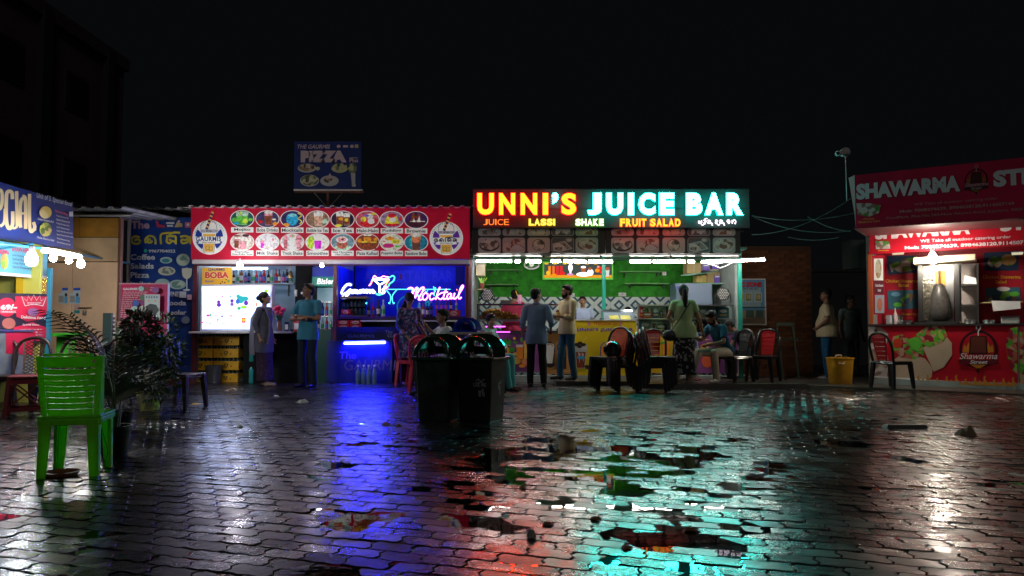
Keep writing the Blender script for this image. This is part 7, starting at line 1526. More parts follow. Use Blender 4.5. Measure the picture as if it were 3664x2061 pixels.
# ---- crates
yel_c = mat('crate_yellow', (.85, .47, .015), .4, var=.1); red_c = mat('crate_red', (.38, .015, .02), .45); ink_c = mat('crate_ink', (.05, .03, .01), .5)
def crate_proto(m, w=.47, d=.34, h=.165, name='bottle_crate'):
    t = thing(name, 'x', 'crate', (0, 0, 0))
    mk('crate_body', t, lambda b: (b.box(-w/2, w/2, -d/2, -d/2+.015, 0, h, m), b.box(-w/2, w/2, d/2-.015, d/2, 0, h, m), b.box(-w/2, -w/2+.015, -d/2+.015, d/2-.015, 0, h, m), b.box(w/2-.015, w/2, -d/2+.015, d/2-.015, 0, h, m), b.box(-w/2+.015, w/2-.015, -d/2+.015, d/2-.015, 0, .012, m)), local=True, bevel=.006)
    mk('rim', t, lambda b: (b.box(-w/2-.006, w/2+.006, -d/2-.008, -d/2, h-.02, h+.002, m), b.box(-w/2-.006, w/2+.006, -d/2-.008, -d/2, 0, .015, m)), local=True)
    def em(b):
        y = -d/2-.002
        b.add([(-.038, y, h*.72), (.038, y, h*.72), (.04, y, h*.55), (0, y, h*.2), (-.04, y, h*.55)], [(0, 1, 2, 3, 4)], ink_c)
        b.add([(-.022, y-.001, h*.64), (.022, y-.001, h*.64), (.0, y-.001, h*.36)], [(0, 1, 2)], m)
        for s_ in (-1, 1): b.add([(s_*.11, y, h*.6), (s_*.095, y, h*.3), (s_*.085, y, h*.32), (s_*.075, y, h*.58), (s_*.09, y, h*.45)], [(0, 1, 2, 3, 4)], ink_c)
    mk('crate_print', t, em, local=True); return t
cp = crate_proto(yel_c); first = True; bk = 0
bpro = thing('bottle', 'x', 'bottle', (0, 0, 0)); mk('glass_body', bpro, lambda b: b.lathe([(.028, 0), (.03, .01), (.03, .11), (.014, .17), (.012, .215), (.015, .22)], (0, 0, 0), mat('soda_glass', (.30, .36, .36), .08, alpha=.9), 8), local=True, smooth=50)
bfirst = True
for r in range(4):
    for cidx in range(2):
        x = at(728 if cidx == 0 else 820, 1300, 14.2).x+(.01*((r*3) % 2)); z = r*.2325+.0
        lab = 'yellow bottle crate, %s of the %s stack under the light box' % (('bottom', 'second', 'third', 'topmost')[r], ('left', 'right')[cidx])
        if first: cp.location = (x, 14.2, z); cp['label'] = lab; cp['group'] = 'yellow bottle crates'; first = False
        else: dup(cp, (x, 14.2, z), 0, lab, 'yellow bottle crates')
        for i in range(6):
            for j in range(2):
                loc = (x-.19+i*.076, 14.2-.10+j*.12, z+.014)
                lb2 = '%s %s row bottle in the %s yellow crate of the %s stack' % (ORD[i], ('front', 'back')[j], ('bottom', 'second', 'third', 'topmost')[r], ('left', 'right')[cidx])
                if bfirst: bpro.location = loc; bpro['label'] = lb2; bpro['group'] = 'soda bottles in the yellow crates'; bfirst = False
                else: dup(bpro, loc, 0, lb2, 'soda bottles in the yellow crates')
rp_ = thing('bottle_crate', 'x', 'crate', (0, 0, 0))
def rc_(b):
    w, d, h = .19, .3, .26
    for s_ in (-1, 1): b.box(s_*w-.015, s_*w+.015, -d/2, d/2, 0, h, red_c)
    b.box(-w, w, -d/2, -d/2+.015, 0, .05, red_c); b.box(-w, w, -d/2, -d/2+.015, h-.06, h, red_c); b.box(-.02, .02, -d/2, -d/2+.014, .05, h-.06, red_c); b.box(-w, w, d/2-.015, d/2, 0, h, red_c); b.box(-w, w, -d/2+.015, d/2-.015, 0, .012, red_c)
mk('crate_body', rp_, rc_, local=True)
for i in range(3):
    loc = (at(655, 1300, 14.1).x, 14.1, i*.265); lab = 'red open crate, %s of the stack left of the yellow crates' % ('bottom', 'middle', 'top')[i]
    if i == 0: rp_.location = loc; rp_['label'] = lab; rp_['group'] = 'red open crates'
    else: dup(rp_, loc, 0, lab, 'red open crates')
q = thing('cloth_bundle', 'dark blue and yellow bundle lying on top of the red crates', 'bundle', (at(660, 1238, 14.1).x, 14.1, .80)); 
mk('cloth', q, lambda b: (b.ball((0, 0, .05), .12, mat('bundle_navy', (.03, .04, .12), .7), 10, 7, (1.3, 1, .45)), b.ball((.1, -.05, .06), .06, mat('bundle_yellow', (.6, .4, .03), .7), 8, 6, (1.5, 1, .5))), local=True, smooth=70)
q = thing('umbrella', 'closed pale yellow stick leaning upright beside the bundle', 'stick', tuple(at(655, 1200, 14))); mk('shaft', q, lambda b: b.tube([at(655, 1200, 14), at(660, 1125, 14.02)], .014, mat('stick_yellow', (.6, .5, .08), .4), 8))
# water bottle packs
def pack(x, y, nx, m, lab, D, s=1.0, rows=1):
    for r in range(rows):
        for i in range(nx):
            t = thing('bottle', '%s %s' % (ORD[i+r*nx], lab), 'bottle', (at(x, y, D).x+i*.085*s, D+.02*(i % 2), .0+r*.31*s), 0, lab[:7])
            mk('bottle_body', t, lambda b: b.lathe([(.036*s, 0), (.04*s, .01), (.038*s, .1*s), (.04*s, .19*s), (.016*s, .25*s), (.014*s, .29*s)], (0, 0, 0), m, 10), local=True, smooth=50); mk('cap', t, lambda b: b.lathe([(.017*s, .285*s), (.017*s, .31*s)], (0, 0, 0), cap_w, 8), local=True)
pack(1281, 1350, 4, mat('water_bottle', (.12, .22, .4), .12), 'water bottle in the row standing before the blue bar front', 13.5, 1.15)
pack(900, 1350, 2, mat('aqua_bottle', (.03, .35, .3), .2), 'aqua bottle in the two-high pile behind the woman in grey', 13.85, 1.3, 2)
# bouquet
q = thing('bouquet', 'bunch of pink roses on the counter before the woman in grey', 'flowers', tuple(at(1000, 1186, 13.75))); pv = at(1000, 1186, 13.75)
mk('vase', q, lambda b: b.lathe([(.035, 0), (.045, .05), (.03, .14), (.04, .2)], pv, mat('vase_brown', (.25, .1, .05), .3), 12), smooth=50)
rose = mat('rose_pink', (.62, .03, .12), .6, bump=.6, bscale=60)
for (dx, dz) in ((-15, 1105), (-5, 1100), (5, 1112), (14, 1108), (-8, 1118), (6, 1122)): mk('flower', q, lambda b: (b.ball(at(1000+dx, dz, 13.7+.04*(dx % 3)), .052, rose, 10, 7, (1, 1, .85)), b.ball(at(1000+dx, dz-2, 13.66), .03, rose, 8, 5)), smooth=70)
for k in range(5): mk('leaf', q, lambda b: b.tube([pv+Vector((0, 0, .18)), at(990+k*5, 1130, 13.72)], [.01, .02], mat('rose_leaf', (.03, .08, .03), .6), 5))
# dark green cart
gcart = thing('folding_cart', 'dark green folding cart in the shadow beside the brick wall', 'cart', tuple(at(2805, 1330, 14.4))[:2]+(0,)); gcm = mat('cart_green', (.002, .018, .006), .6)
for q4 in (((2778, 1160), (2838, 1160)), ((2785, 1213), (2850, 1213))): mk('cart_bar', gcart, lambda b: b.bar(at(*q4[0], 14.4), at(*q4[1], 14.4), .04, .06 if q4[0][1] < 1200 else .02, gcm))
for x0, x1 in ((2778, 2800), (2836, 2855)): mk('cart_leg', gcart, lambda b: b.bar(at(x0, 1165, 14.4), (at(x1, 1165, 14.4).x, 14.4, 0), .03, .03, gcm))
mk('cart_tray', gcart, lambda b: b.box(at(2786, 1, 14.4).x, at(2850, 1, 14.4).x, 14.4, 14.9, .78, .80, gcm))
# green plank box behind chairs at left
q = thing('plastic_table', 'bright green plastic table top behind the brown chairs', 'table', (at(250, 1195, 11).x, 11, 0)); gm2 = mat('table_green', (.05, .42, .03), .4)
mk('table_top', q, lambda b: b.box(at(192, 1, 11).x, at(306, 1, 11).x, 10.8, 11.3, at(1, 1198, 11).z-.02, at(1, 1192, 11).z, gm2), bevel=.006)
for x in (197, 300): mk('table_leg', q, lambda b: b.bar((at(x, 1, 11).x, 11, at(1, 1198, 11).z), (at(x, 1, 11).x, 11, 0), .05, .05, gm2))
mk('table_panel', q, lambda b: b.box(at(240, 1, 11).x, at(304, 1, 11).x, 11.0, 11.03, .6, at(1, 1200, 11).z, gm2))
# ground bits
p = gnd(222, 1705); t = thing('saucer', 'terracotta plant saucer lying on the wet pavers under the green chair', 'saucer', (p.x, p.y, .008)); mk('rim', t, lambda b: b.lathe([(.07, .002), (.10, .005), (.115, .03), (.105, .032), (.092, .012), (.07, .008)], (0, 0, 0), mat('terracotta', (.20, .06, .03), .5), 24, cap=False), local=True, smooth=50)
mk('saucer_floor', t, lambda b: b.lathe([(.001, .006), (.095, .006)], (0, 0, 0), MATS['terracotta'], 24, cap=False), local=True)
o = mk('string', None, lambda b: b.tube(spline([gnd(155, 1690)+Vector((0, 0, .012)), gnd(205, 1680)+Vector((0, 0, .015)), at(235, 1620, 5.6), at(262, 1530, 5.5), at(270, 1490, 5.4)], 5), .0022, mat('string_tan', (.2, .18, .1), .6), 5)); tag(o, 'thin tan string hanging from the green chair to the pavers', 'string')
o = mk('string', None, lambda b: b.tube(spline([at(352, 1500, 5.45), at(372, 1560, 5.5), at(385, 1620, 5.5), gnd(365, 1670)+Vector((0, 0, .012)), gnd(330, 1680)+Vector((0, 0, .012))], 5), .0022, mat('string_green', (.1, .2, .03), .6), 5)); tag(o, 'green string curling down right of the green chair', 'string')
o = mk('wire_tangle', None, lambda b: b.tube(spline([gnd(30, 1705)+Vector((0, 0, .01)), gnd(50, 1700)+Vector((0, 0, .03)), gnd(58, 1690)+Vector((0, 0, .02)), gnd(40, 1702)+Vector((0, 0, .015)), gnd(62, 1708)+Vector((0, 0, .02)), gnd(48, 1712)+Vector((0, 0, .01))], 5), .003, black_r, 5)); tag(o, 'small tangle of black wire on the pavers at the lower left', 'wire')
def scrap(x, y, s, m, label, name='litter_scrap', h=.3):
    p = gnd(x, y); rr3 = random.Random(int(x)); b = B(); n = 9
    top = [(p.x+s*cos(2*pi*k/n)*rr3.uniform(.6, 1.1), p.y+s*1.1*sin(2*pi*k/n)*rr3.uniform(.6, 1.1), .008) for k in range(n)]
    mid = [(p.x+(q[0]-p.x)*.5, p.y+(q[1]-p.y)*.5, .012+s*h*rr3.uniform(.4, 1.2)) for q in top]; b.rings([top, mid], m)
    o = b.build(name); tag(o, label, 'litter'); return o
pale = mat('crumpled_pale', (.45, .52, .48), .6); lf_b = mat('dead_leaf', (.22, .10, .04), .6)
scrap(1080, 1441, .10, pale, 'pale green crumpled bag on the pavers before the bar'); scrap(988, 1420, .05, pale, 'small pale scrap on the pavers before the woman in grey'); scrap(700, 1448, .09, mat('yellow_scrap', (.55, .35, .04), .5), 'flat yellow wrapper on the wet pavers near the crates', h=.1)
scrap(860, 1530, .05, pale, 'tiny pale scrap in the middle of the left paving'); scrap(1428, 1527, .045, lf_b, 'dry leaf left of the green bins', 'fallen_leaf'); scrap(1380, 1520, .06, lf_b, 'dry leaf farther left of the green bins', 'fallen_leaf')
scrap(1620, 1512, .05, lf_b, 'dry leaf at the foot of the bins', 'fallen_leaf'); scrap(1900, 1925, .035, mat('stone_grey', (.2, .2, .2), .6), 'grey pebble on the reddish pavers', 'pebble', 1.0); scrap(2878, 1507, .05, pale, 'pale scrap near the dark puddle right of centre'); scrap(3455, 1560, .10, mat('broken_brick', (.20, .13, .08), .8), 'broken lump of brick on the pavers at the right', 'broken_brick', .8)
p = gnd(3240, 1535); o = mk('rubber_mat', None, lambda b: b.hexa([(p.x-.22, p.y-.05, .01), (p.x+.22, p.y-.04, .01), (p.x+.22, p.y+.07, .01), (p.x-.22, p.y+.06, .01), (p.x-.2, p.y-.04, .05), (p.x+.2, p.y-.03, .045), (p.x+.21, p.y+.05, .05), (p.x-.2, p.y+.05, .045)], black_r)); tag(o, 'black strip of rubber lying on the pavers in front of the shawarma stall', 'rubber strip')
for x, y in ((2240, 1965), (1870, 1750), (2130, 1860), (1960, 1880), (2470, 1900)): scrap(x, y, .035, lf_b, 'soaked brown leaf in the puddles', 'fallen_leaf')['group'] = 'soaked leaves in the puddles'
# ---- potted plants
def leaves(b, c, r, n, size, m, seed, squash=1.0, droop=.3):
    rg = random.Random(seed)
    for i in range(n):
        while True:
            v = Vector((rg.uniform(-1, 1), rg.uniform(-1, 1), rg.uniform(-1, 1)))
            if .15 < v.length < 1: break
        v = Vector((v.x*r[0], v.y*r[1], v.z*r[2])); p = Vector(c)+v
        if noise.noise(p*4.5+Vector((seed, 0, 0))) < -.12: continue
        d = (v.normalized()+Vector((rg.gauss(0, .6), rg.gauss(0, .6), rg.gauss(-droop, .5)))).normalized(); s_ = d.cross(Vector((rg.gauss(0, 1), rg.gauss(0, 1), rg.gauss(0, 1)))).normalized(); L_ = size*rg.uniform(.6, 1.3)
        b.add([p, p+d*L_*.5+s_*L_*.2, p+d*L_, p+d*L_*.5-s_*L_*.2], [(0, 1, 2), (0, 2, 3)], m)
def pot_(t, p, r, h, m):
    mk('pot', t, lambda b: b.lathe([(r*.68, 0), (r*.72, .01), (r*.92, h*.82), (r*1.0, h*.84), (r*1.0, h), (r*.9, h), (r*.85, h*.9)], p, m, 24), smooth=40)
    mk('potting_soil', t, lambda b: b.lathe([(.001, 0), (r*.86, 0)], (p[0], p[1], p[2]+h*.9), m_soil, 16, cap=False))
lfm = mat('dark_leaf', (.030, .065, .018), .5); lfr = mat('reddish_leaf', (.030, .030, .014), .7); lfp = mat('palm_leaf', (.014, .03, .008), .5)
p = gnd(513, 1474); p = Vector((p.x, p.y+.15, 0))
pl = thing('potted_shrub', 'dense dark shrub with reddish tips in a yellow-green pot', 'plant', tuple(p)); pot_(pl, p, .155, .235, mat('lime_pot', (.75, .8, .12), .4, var=.1))
for a, l in ((-.3, .8), (0, 1.0), (.35, .9), (.1, .7)): mk('stem', pl, lambda b: b.tube([p+Vector((a*.1, 0, .2)), p+Vector((a*.3, .05, l*.6)), p+Vector((a*.6, 0, l))], [.012, .009, .004], mat('stem_brown', (.06, .04, .02), .7), 6))
def fol(b):
    leaves(b, at(500, 1240, 9.2), (.26, .25, .42), 1500, .075, lfm, 1); leaves(b, at(590, 1260, 9.5), (.22, .25, .50), 1500, .075, lfm, 2); leaves(b, at(470, 1330, 9.1), (.3, .25, .25), 900, .08, lfp, 3); leaves(b, at(550, 1370, 9.2), (.28, .2, .22), 900, .08, lfm, 5)
    leaves(b, at(495, 1170, 9.1), (.22, .2, .20), 1100, .075, lfr, 4)
o = mk('foliage', pl, fol); o['kind'] = 'stuff'
p2 = gnd(385, 1645); p2 = Vector((p2.x, p2.y+.1, 0)); pm_ = thing('potted_palm', 'young areca palm in a black pot behind the green chair', 'plant', tuple(p2)); pot_(pm_, p2, .13, .26, black_r)
rg = random.Random(5)
tips = [(185, 1118, 6.4), (250, 1128, 6.3), (300, 1165, 6.0), (410, 1230, 6.4), (465, 1270, 6.5), (475, 1340, 6.4), (425, 1380, 6.2), (395, 1300, 6.2)]
for (x, y, D) in tips:
    tp = at(x, y, D); base = p2+Vector((rg.uniform(-.03, .03), rg.uniform(-.03, .03), .25)); mid = base.lerp(tp, .55)+Vector((0, 0, .22)) if y < 1300 else base.lerp(tp, .5)+Vector((0, 0, .10))
    sp_ = spline([base, base.lerp(mid, .5)+Vector((0, 0, .05)), mid, tp], 7)
    def frond(b):
        b.tube(sp_, [.008*(1-.7*i/len(sp_))+.001 for i in range(len(sp_))], mat('palm_rachis', (.05, .08, .02), .5), 5)
        n = len(sp_)
        for i in range(n//3, n):
            f_ = (i-n/3)/(n*2/3); d = (sp_[min(i+1, n-1)]-sp_[i-1]).normalized(); s_ = d.cross(Vector((0, 0, 1)))
            s_ = s_.normalized() if s_.length > .05 else Vector((1, 0, 0))
            L_ = .24*(1-.55*abs(f_-.3))
            for sg_ in (-1, 1):
                e = sp_[i]+(s_*sg_*.75+d*.65+Vector((0, 0, -.28))).normalized()*L_; m__ = sp_[i].lerp(e, .45)+Vector((0, 0, .02)); wv2 = d*.011
                b.add([sp_[i]-wv2*.4, m__-wv2, e, m__+wv2, sp_[i]+wv2*.4], [(0, 1, 3, 4), (1, 2, 3)], lfp)
    mk('frond', pm_, frond)
p3 = gnd(372, 1560); 
# grass-like fronds low
q = thing('potted_plant', 'spiky plant with thin leaves between the green chair and the lime pot', 'plant', (at(440, 1400, 7.6).x, 7.6, 0)); pq = Vector((at(440, 1400, 7.6).x, 7.6, 0)); pot_(q, pq, .11, .2, black_r)
def spk(b):
    rg2 = random.Random(9)
    for i in range(420):
        a = rg2.uniform(0, 2*pi); r1 = abs(rg2.gauss(0, .28))+.05; h_ = rg2.uniform(.1, .75); c0 = pq+Vector((cos(a)*r1*.4, sin(a)*r1*.4, .15+h_*.5)); tp = c0+Vector((cos(a)*r1, sin(a)*r1, h_*.35-.1)); s_ = Vector((-sin(a), cos(a), 0))*.008
        b.add([c0-s_, tp, c0+s_], [(0, 1, 2)], lfp)
o = mk('leaf_blades', q, spk); o['kind'] = 'stuff'
# =================================================== people
SKIN = {}
def skin(t):
    k = 'skin%d' % t
    return mat(k, [(.38, .20, .12), (.29, .145, .085), (.20, .095, .055)][t], .5, var=.06, vscale=8)
hairm = mat('black_hair', (.008, .007, .007), .6, spec=.2, bump=.6, bscale=90)
eye_w = mat('eye_white', (.6, .58, .55), .3); eye_d = mat('eye_dark', (.01, .008, .006), .2); lipm = mat('lip', (.25, .06, .05), .5)
def cap(b, p, q, r0, r1, m, seg=12, sq=1.0, flat=False):
    """tapered limb with rounded ends"""
    p = Vector(p); q = Vector(q); t = (q-p); L = t.length; t = t/L
    u = Vector((1, 0, 0)) if abs(t.x) < .9 else Vector((0, 1, 0)); x = (u-t*u.dot(t)).normalized(); y = t.cross(x); R = []
    prof = [] if flat else [(-r0*cos(pi/2*k/3), r0*sin(pi/2*k/3)) for k in range(1, 3)]
    prof += [(0, r0), (L, r1)]
    if not flat: prof += [(L+r1*sin(pi/2*k/3), r1*cos(pi/2*k/3)) for k in range(1, 3)]
    for (h, r) in prof: R.append([p+t*h+(x*cos(2*pi*k/seg)+y*sin(2*pi*k/seg)*sq)*r for k in range(seg)])
    b.rings(R, m)
def body_rings(b, secs, m, seg=18):
    """secs: (centre, rx, ry, yaw)"""
    R = []
    for c, rx, ry, yw in secs:
        ux = Vector((cos(yw), sin(yw), 0)); uy = Vector((-sin(yw), cos(yw), 0)); R.append([Vector(c)+ux*rx*cos(2*pi*k/seg)+uy*ry*sin(2*pi*k/seg) for k in range(seg)])
    b.rings(R, m)
def fuse(b, name, parent, m, vox, folds=0, seed=0, smooth=4, fs=9):
    me = b.mesh(name); me.materials.clear(); me.materials.append(m); me.polygons.foreach_set('material_index', [0]*len(me.polygons))
    o = bpy.data.objects.new(name, me); COL.objects.link(o)
    r = o.modifiers.new('r', 'REMESH'); r.mode = 'VOXEL'; r.voxel_size = vox; r.use_smooth_shade = True
    s = o.modifiers.new('s', 'SMOOTH'); s.iterations = smooth; s.factor = .5
    dg = bpy.context.evaluated_depsgraph_get(); m2 = bpy.data.meshes.new_from_object(o.evaluated_get(dg))
    o.modifiers.clear(); o.data = m2; m2.name = name
    if not m2.materials: m2.materials.append(m)
    if folds:
        n = len(m2.vertices); co = np.empty(n*3); no = np.empty(n*3); m2.vertices.foreach_get('co', co); m2.vertices.foreach_get('normal', no)
        co = co.reshape(-1, 3); no = no.reshape(-1, 3)
        d = (np.sin(co[:, 0]*fs*4+seed+2.5*np.sin(co[:, 2]*fs*.7+seed))*.5+np.sin(co[:, 2]*fs*2.2+co[:, 0]*fs*2.6+1.7*np.sin(co[:, 1]*fs*1.7+seed*2))*.5)
        co += no*(d*folds)[:, None]; m2.vertices.foreach_set('co', co.ravel())
    m2.shade_smooth(); o.parent = parent; return o
STAND = dict(pelvis=(0, 0, .95), chest=(0, 0, 1.25), neck=(0, .01, 1.46), head=(0, -.01, 1.62), shL=(.185, .01, 1.41), shR=(-.185, .01, 1.41), elL=(.245, .03, 1.13), elR=(-.245, .03, 1.13),
             wrL=(.255, -.05, .88), wrR=(-.255, -.05, .88), hipL=(.095, 0, .92), hipR=(-.095, 0, .92), knL=(.105, -.02, .50), knR=(-.105, -.02, .50), anL=(.11, .02, .085), anR=(-.11, .02, .085), toeL=(.13, -.14, .035), toeR=(-.13, -.14, .035))
def person(label, loc, rot, scale=1.0, pose=None, sk=1, shirt=None, trousers=None, sleeve=1.0, hair='short', face=0.0, headpitch=0, fem=False, skirt=None, shoes=None, beard=False, tuck=False, shirt_len=.80, belly=0, coll=None, hands=True, legs_=True, girth=1.0):
    t = thing('person', label, 'person', loc, rot); t.scale = (scale,)*3
    J = {k: Vector(v) for k, v in STAND.items()}
    if fem:
        for k in ('shL', 'shR'): J[k].x *= .88
        for k in ('elL', 'elR', 'wrL', 'wrR'): J[k].x *= .92
    for k, v in (pose or {}).items(): J[k] = Vector(v)
    sm = skin(sk); b = B()
    tor = J['neck']-J['pelvis']; pel, ch, nk, hd = J['pelvis'], J['chest'], J['neck'], J['head']
    yw = atan2((J['shL']-J['shR']).y, (J['shL']-J['shR']).x); yp = atan2((J['hipL']-J['hipR']).y, (J['hipL']-J['hipR']).x)
    g = girth; wx = .155 if not fem else .135
    torso = [(pel-Vector((0, 0, .07)), .14*g, .10*g, yp), (pel, .155*g, .105*g, yp), (pel.lerp(ch, .5), (.135 if not fem else .115)*g, (.10+belly)*g, yp*.5+yw*.5), (ch, wx*g, (.112 if not fem else .10)*g, yw), (ch.lerp(nk, .55), wx*1.02*g, .10*g, yw), (ch.lerp(nk, .85), .11, .075, yw), (nk, .06, .058, yw)]
    body_rings(b, torso, sm)
    cap(b, nk-Vector((0, 0, .03)), hd-(hd-nk)*.35, .056 if not fem else .047, .05 if not fem else .044, sm)
    # head: local frame, face looks along f
    f = Vector((sin(face), -cos(face), 0)); rt = Vector((cos(face), sin(face), 0)); up = Vector((0, 0, 1))
    Rm = Matrix.Rotation(headpitch, 3, rt); f = Rm @ f; up = Rm @ up
    def H(x, y, z): return hd+rt*x+f*y+up*z
    HM = Matrix(((rt.x, -f.x, up.x, hd.x), (rt.y, -f.y, up.y, hd.y), (rt.z, -f.z, up.z, hd.z), (0, 0, 0, 1)))
    b.T = HM
    b.ball((0, .012, .03), .078, sm, 16, 12, (1, 1.2, 1.22)); b.ball((0, -.030, -.035), .056, sm, 14, 10, (1, 1.05, 1.25)); b.ball((0, -.058, -.085), .026, sm, 10, 8, (1.1, .9, .8))
    b.rings([[(-.008, -.088, .028), (.008, -.088, .028), (.005, -.07, .03), (-.005, -.07, .03)], [(-.017, -.102, -.022), (.017, -.102, -.022), (.015, -.07, -.028), (-.015, -.07, -.028)]], sm)
    b.ball((0, -.107, -.018), .012, sm, 8, 6); b.ball((0, -.083, -.052), .021, sm, 8, 6, (1.1, .55, .5)); b.ball((0, -.080, .035), .05, sm, 10, 6, (1.05, .35, .22))
    for s_ in (-1, 1): b.ball((s_*.077, .012, .0), .03, sm, 8, 6, (.32, .6, 1.0))
    b.T = None
    for s_ in ('L', 'R'):
        sh, el, wr = J['sh'+s_], J['el'+s_], J['wr'+s_]
        cap(b, nk.lerp(sh, .35)-Vector((0, 0, .02)), sh, .055, .055, sm); cap(b, sh, el, .052 if not fem else .042, .038, sm); cap(b, el, wr, .039 if not fem else .034, .024, sm)
        if hands:
            d = (wr-el).normalized()
            if 'hd'+s_ in J: d = J['hd'+s_].normalized()
            side = Vector((1 if s_ == 'L' else -1, 0, 0)); nn = d.cross(side)
            nn = nn.normalized() if nn.length > .2 else d.cross(Vector((0, 0, 1))).normalized()
            sd = nn.cross(d).normalized(); palm = wr+d*.045
            b.ball(palm, .034, sm, 10, 8, (1, 1, 1)); cap(b, wr+d*.01, palm+d*.03, .022, .032, sm, 10, .6)
            for k, (o_, L_) in enumerate(((-.026, .062), (-.009, .072), (.009, .068), (.025, .052))):
                base = wr+d*.078+sd*o_; m1 = base+d*L_*.5+nn*.006; cap(b, base-d*.02, m1, .0092, .0085, sm, 8); cap(b, m1, m1+(d*.7+nn*(.5)).normalized()*L_*.5, .0085, .0068, sm, 8)
            fwd = Vector((0, -1, 0)); th = (fwd-d*fwd.dot(d)); th = th.normalized() if th.length > .2 else -sd
            cap(b, wr+d*.03+th*.02, wr+d*.06+th*.045, .012, .010, sm, 8); cap(b, wr+d*.06+th*.045, wr+d*.09+th*.05, .010, .008, sm, 8)
        if legs_:
            hp, kn, an, to = J['hip'+s_], J['kn'+s_], J['an'+s_], J['toe'+s_]
            cap(b, hp, kn, .082*g, .055, sm); cap(b, kn, an, .055, .036, sm); cap(b, kn.lerp(an, .25)+Vector((0, .015, 0)), kn.lerp(an, .5), .048, .042, sm)
            cap(b, an-Vector((0, 0, .035)), to, .034, .026, sm, 10, .8); cap(b, an-Vector((0, 0, .045))-(to-an).normalized()*.04, an-Vector((0, 0, .04)), .03, .032, sm)
    fuse(b, 'body', t, sm, .0085 if scale > .7 else .008, 0, 0, 2)
    # face pieces
    for s_ in (-1, 1):
        q = B(); q.T = HM; q.ball((s_*.030, -.079, .012), .0105, eye_w, 8, 6, (1.3, .7, .8)); q.ball((s_*.030, -.087, .012), .0055, eye_d, 8, 6); q.build('eye', t, local=True, smooth=60)
        q = B(); q.T = HM; q.tube([(s_*.048, -.080, .030), (s_*.030, -.093, .036), (s_*.012, -.093, .032)], .0042, hairm, 5); q.build('eyebrow', t, local=True)
    q = B(); q.T = HM; q.tube([(-.022, -.090, -.052), (0, -.103, -.050), (.022, -.090, -.052)], .005, lipm, 6); q.build('mouth', t, local=True, smooth=60)
    if beard:
        q = B(); q.T = HM; q.tube([(-.026, -.088, -.040), (0, -.106, -.036), (.026, -.088, -.040)], .006, hairm, 6)
        if beard == 'full': q.ball((0, -.045, -.075), .05, hairm, 12, 8, (1.12, 1.05, .95)); q.ball((-.055, -.02, -.05), .025, hairm, 8, 6, (.7, 1, 1.6)); q.ball((.055, -.02, -.05), .025, hairm, 8, 6, (.7, 1, 1.6))
        elif beard == 'goatee': q.ball((0, -.088, -.085), .016, hairm, 8, 6)
        q.build('beard', t, local=True, smooth=60)
    # hair
    q = B(); q.T = HM
    if hair == 'short': q.ball((0, .025, .052), .084, hairm, 18, 12, (1.04, 1.18, 1.08)); q.ball((0, -.05, .105), .045, hairm, 12, 8, (1.35, .9, .6)); q.ball((0, .05, -.0), .066, hairm, 12, 8, (1.15, .9, 1.1))
    elif hair == 'bun': q.ball((0, .022, .045), .086, hairm, 18, 12, (1.04, 1.2, 1.12)); q.ball((0, .125, .04), .048, hairm, 14, 10); q.ball((0, .05, -.01), .068, hairm, 12, 8, (1.15, .9, 1.1))
    elif hair == 'tail': q.ball((0, .022, .045), .087, hairm, 18, 12, (1.05, 1.2, 1.12)); q.ball((0, .05, -.01), .07, hairm, 12, 8, (1.15, .9, 1.2)); cap(q, (0, .11, .03), (0, .125, -.10), .042, .055, hairm); cap(q, (0, .125, -.10), (0, .13, -.26), .055, .030, hairm)
    elif hair == 'long': q.ball((0, .022, .045), .088, hairm, 18, 12, (1.06, 1.2, 1.12)); cap(q, (.02, .07, .0), (.02, .10, -.22), .07, .06, hairm, 12, .7); cap(q, (.0, .09, -.2), (.03, .11, -.38), .06, .03, hairm, 12, .6)
    fuse(q, 'hair', t, hairm, .008, .002, 3, 2, 20)
    # shirt
    if shirt:
        q = B()
        drop = shirt_len
        s_ = [(pel-Vector((0, 0, .95-drop)) if not tuck else pel+Vector((0, 0, .02)), .200*g, (.143+belly*.6)*g, yp)]
        s_ += [(pel+Vector((0, 0, -.02)), .196*g, (.142+belly*.8)*g, yp), (pel+Vector((0, 0, .08)), .174*g, (.128+belly)*g, yp), (pel.lerp(ch, .5), (.158 if not fem else .132)*g, (.12+belly)*g, yp*.5+yw*.5), (ch, (wx+.02)*g, .128*g, yw), (ch.lerp(nk, .6), (wx+.02)*g, .115*g, yw), (ch.lerp(nk, .88), .125, .09, yw), (nk+Vector((0, 0, -.005)), .068, .068, yw)]
        body_rings(q, s_, shirt)
        for sd in ('L', 'R'):
            sh, el, wr = J['sh'+sd], J['el'+sd], J['wr'+sd]
            cap(q, nk.lerp(sh, .3)-Vector((0, 0, .03)), sh-Vector((0, 0, .005)), .066, .068, shirt)
            if sleeve <= 1: cap(q, sh, sh.lerp(el, sleeve), .068, .066 if sleeve < .9 else .056, shirt, flat=False) if sleeve >= 1 else (cap(q, sh, sh.lerp(el, sleeve*.7), .067, .066, shirt), cap(q, sh.lerp(el, sleeve*.5), sh.lerp(el, sleeve), .066, .064, shirt, flat=True))
            else: cap(q, sh, el, .067, .054, shirt); cap(q, el, el.lerp(wr, sleeve-1), .054, .044, shirt)
        fuse(q, 'shirt', t, shirt, .011, .0055, len(label), 3)
        if coll:
            q = B(); q.tube([nk+Vector((cos(a*pi/8)*.066, sin(a*pi/8)*.066, .012+.01*sin(a*pi/8))) for a in range(16)], .014, coll, 6, closed=True); q.build('collar', t, local=True, smooth=60)
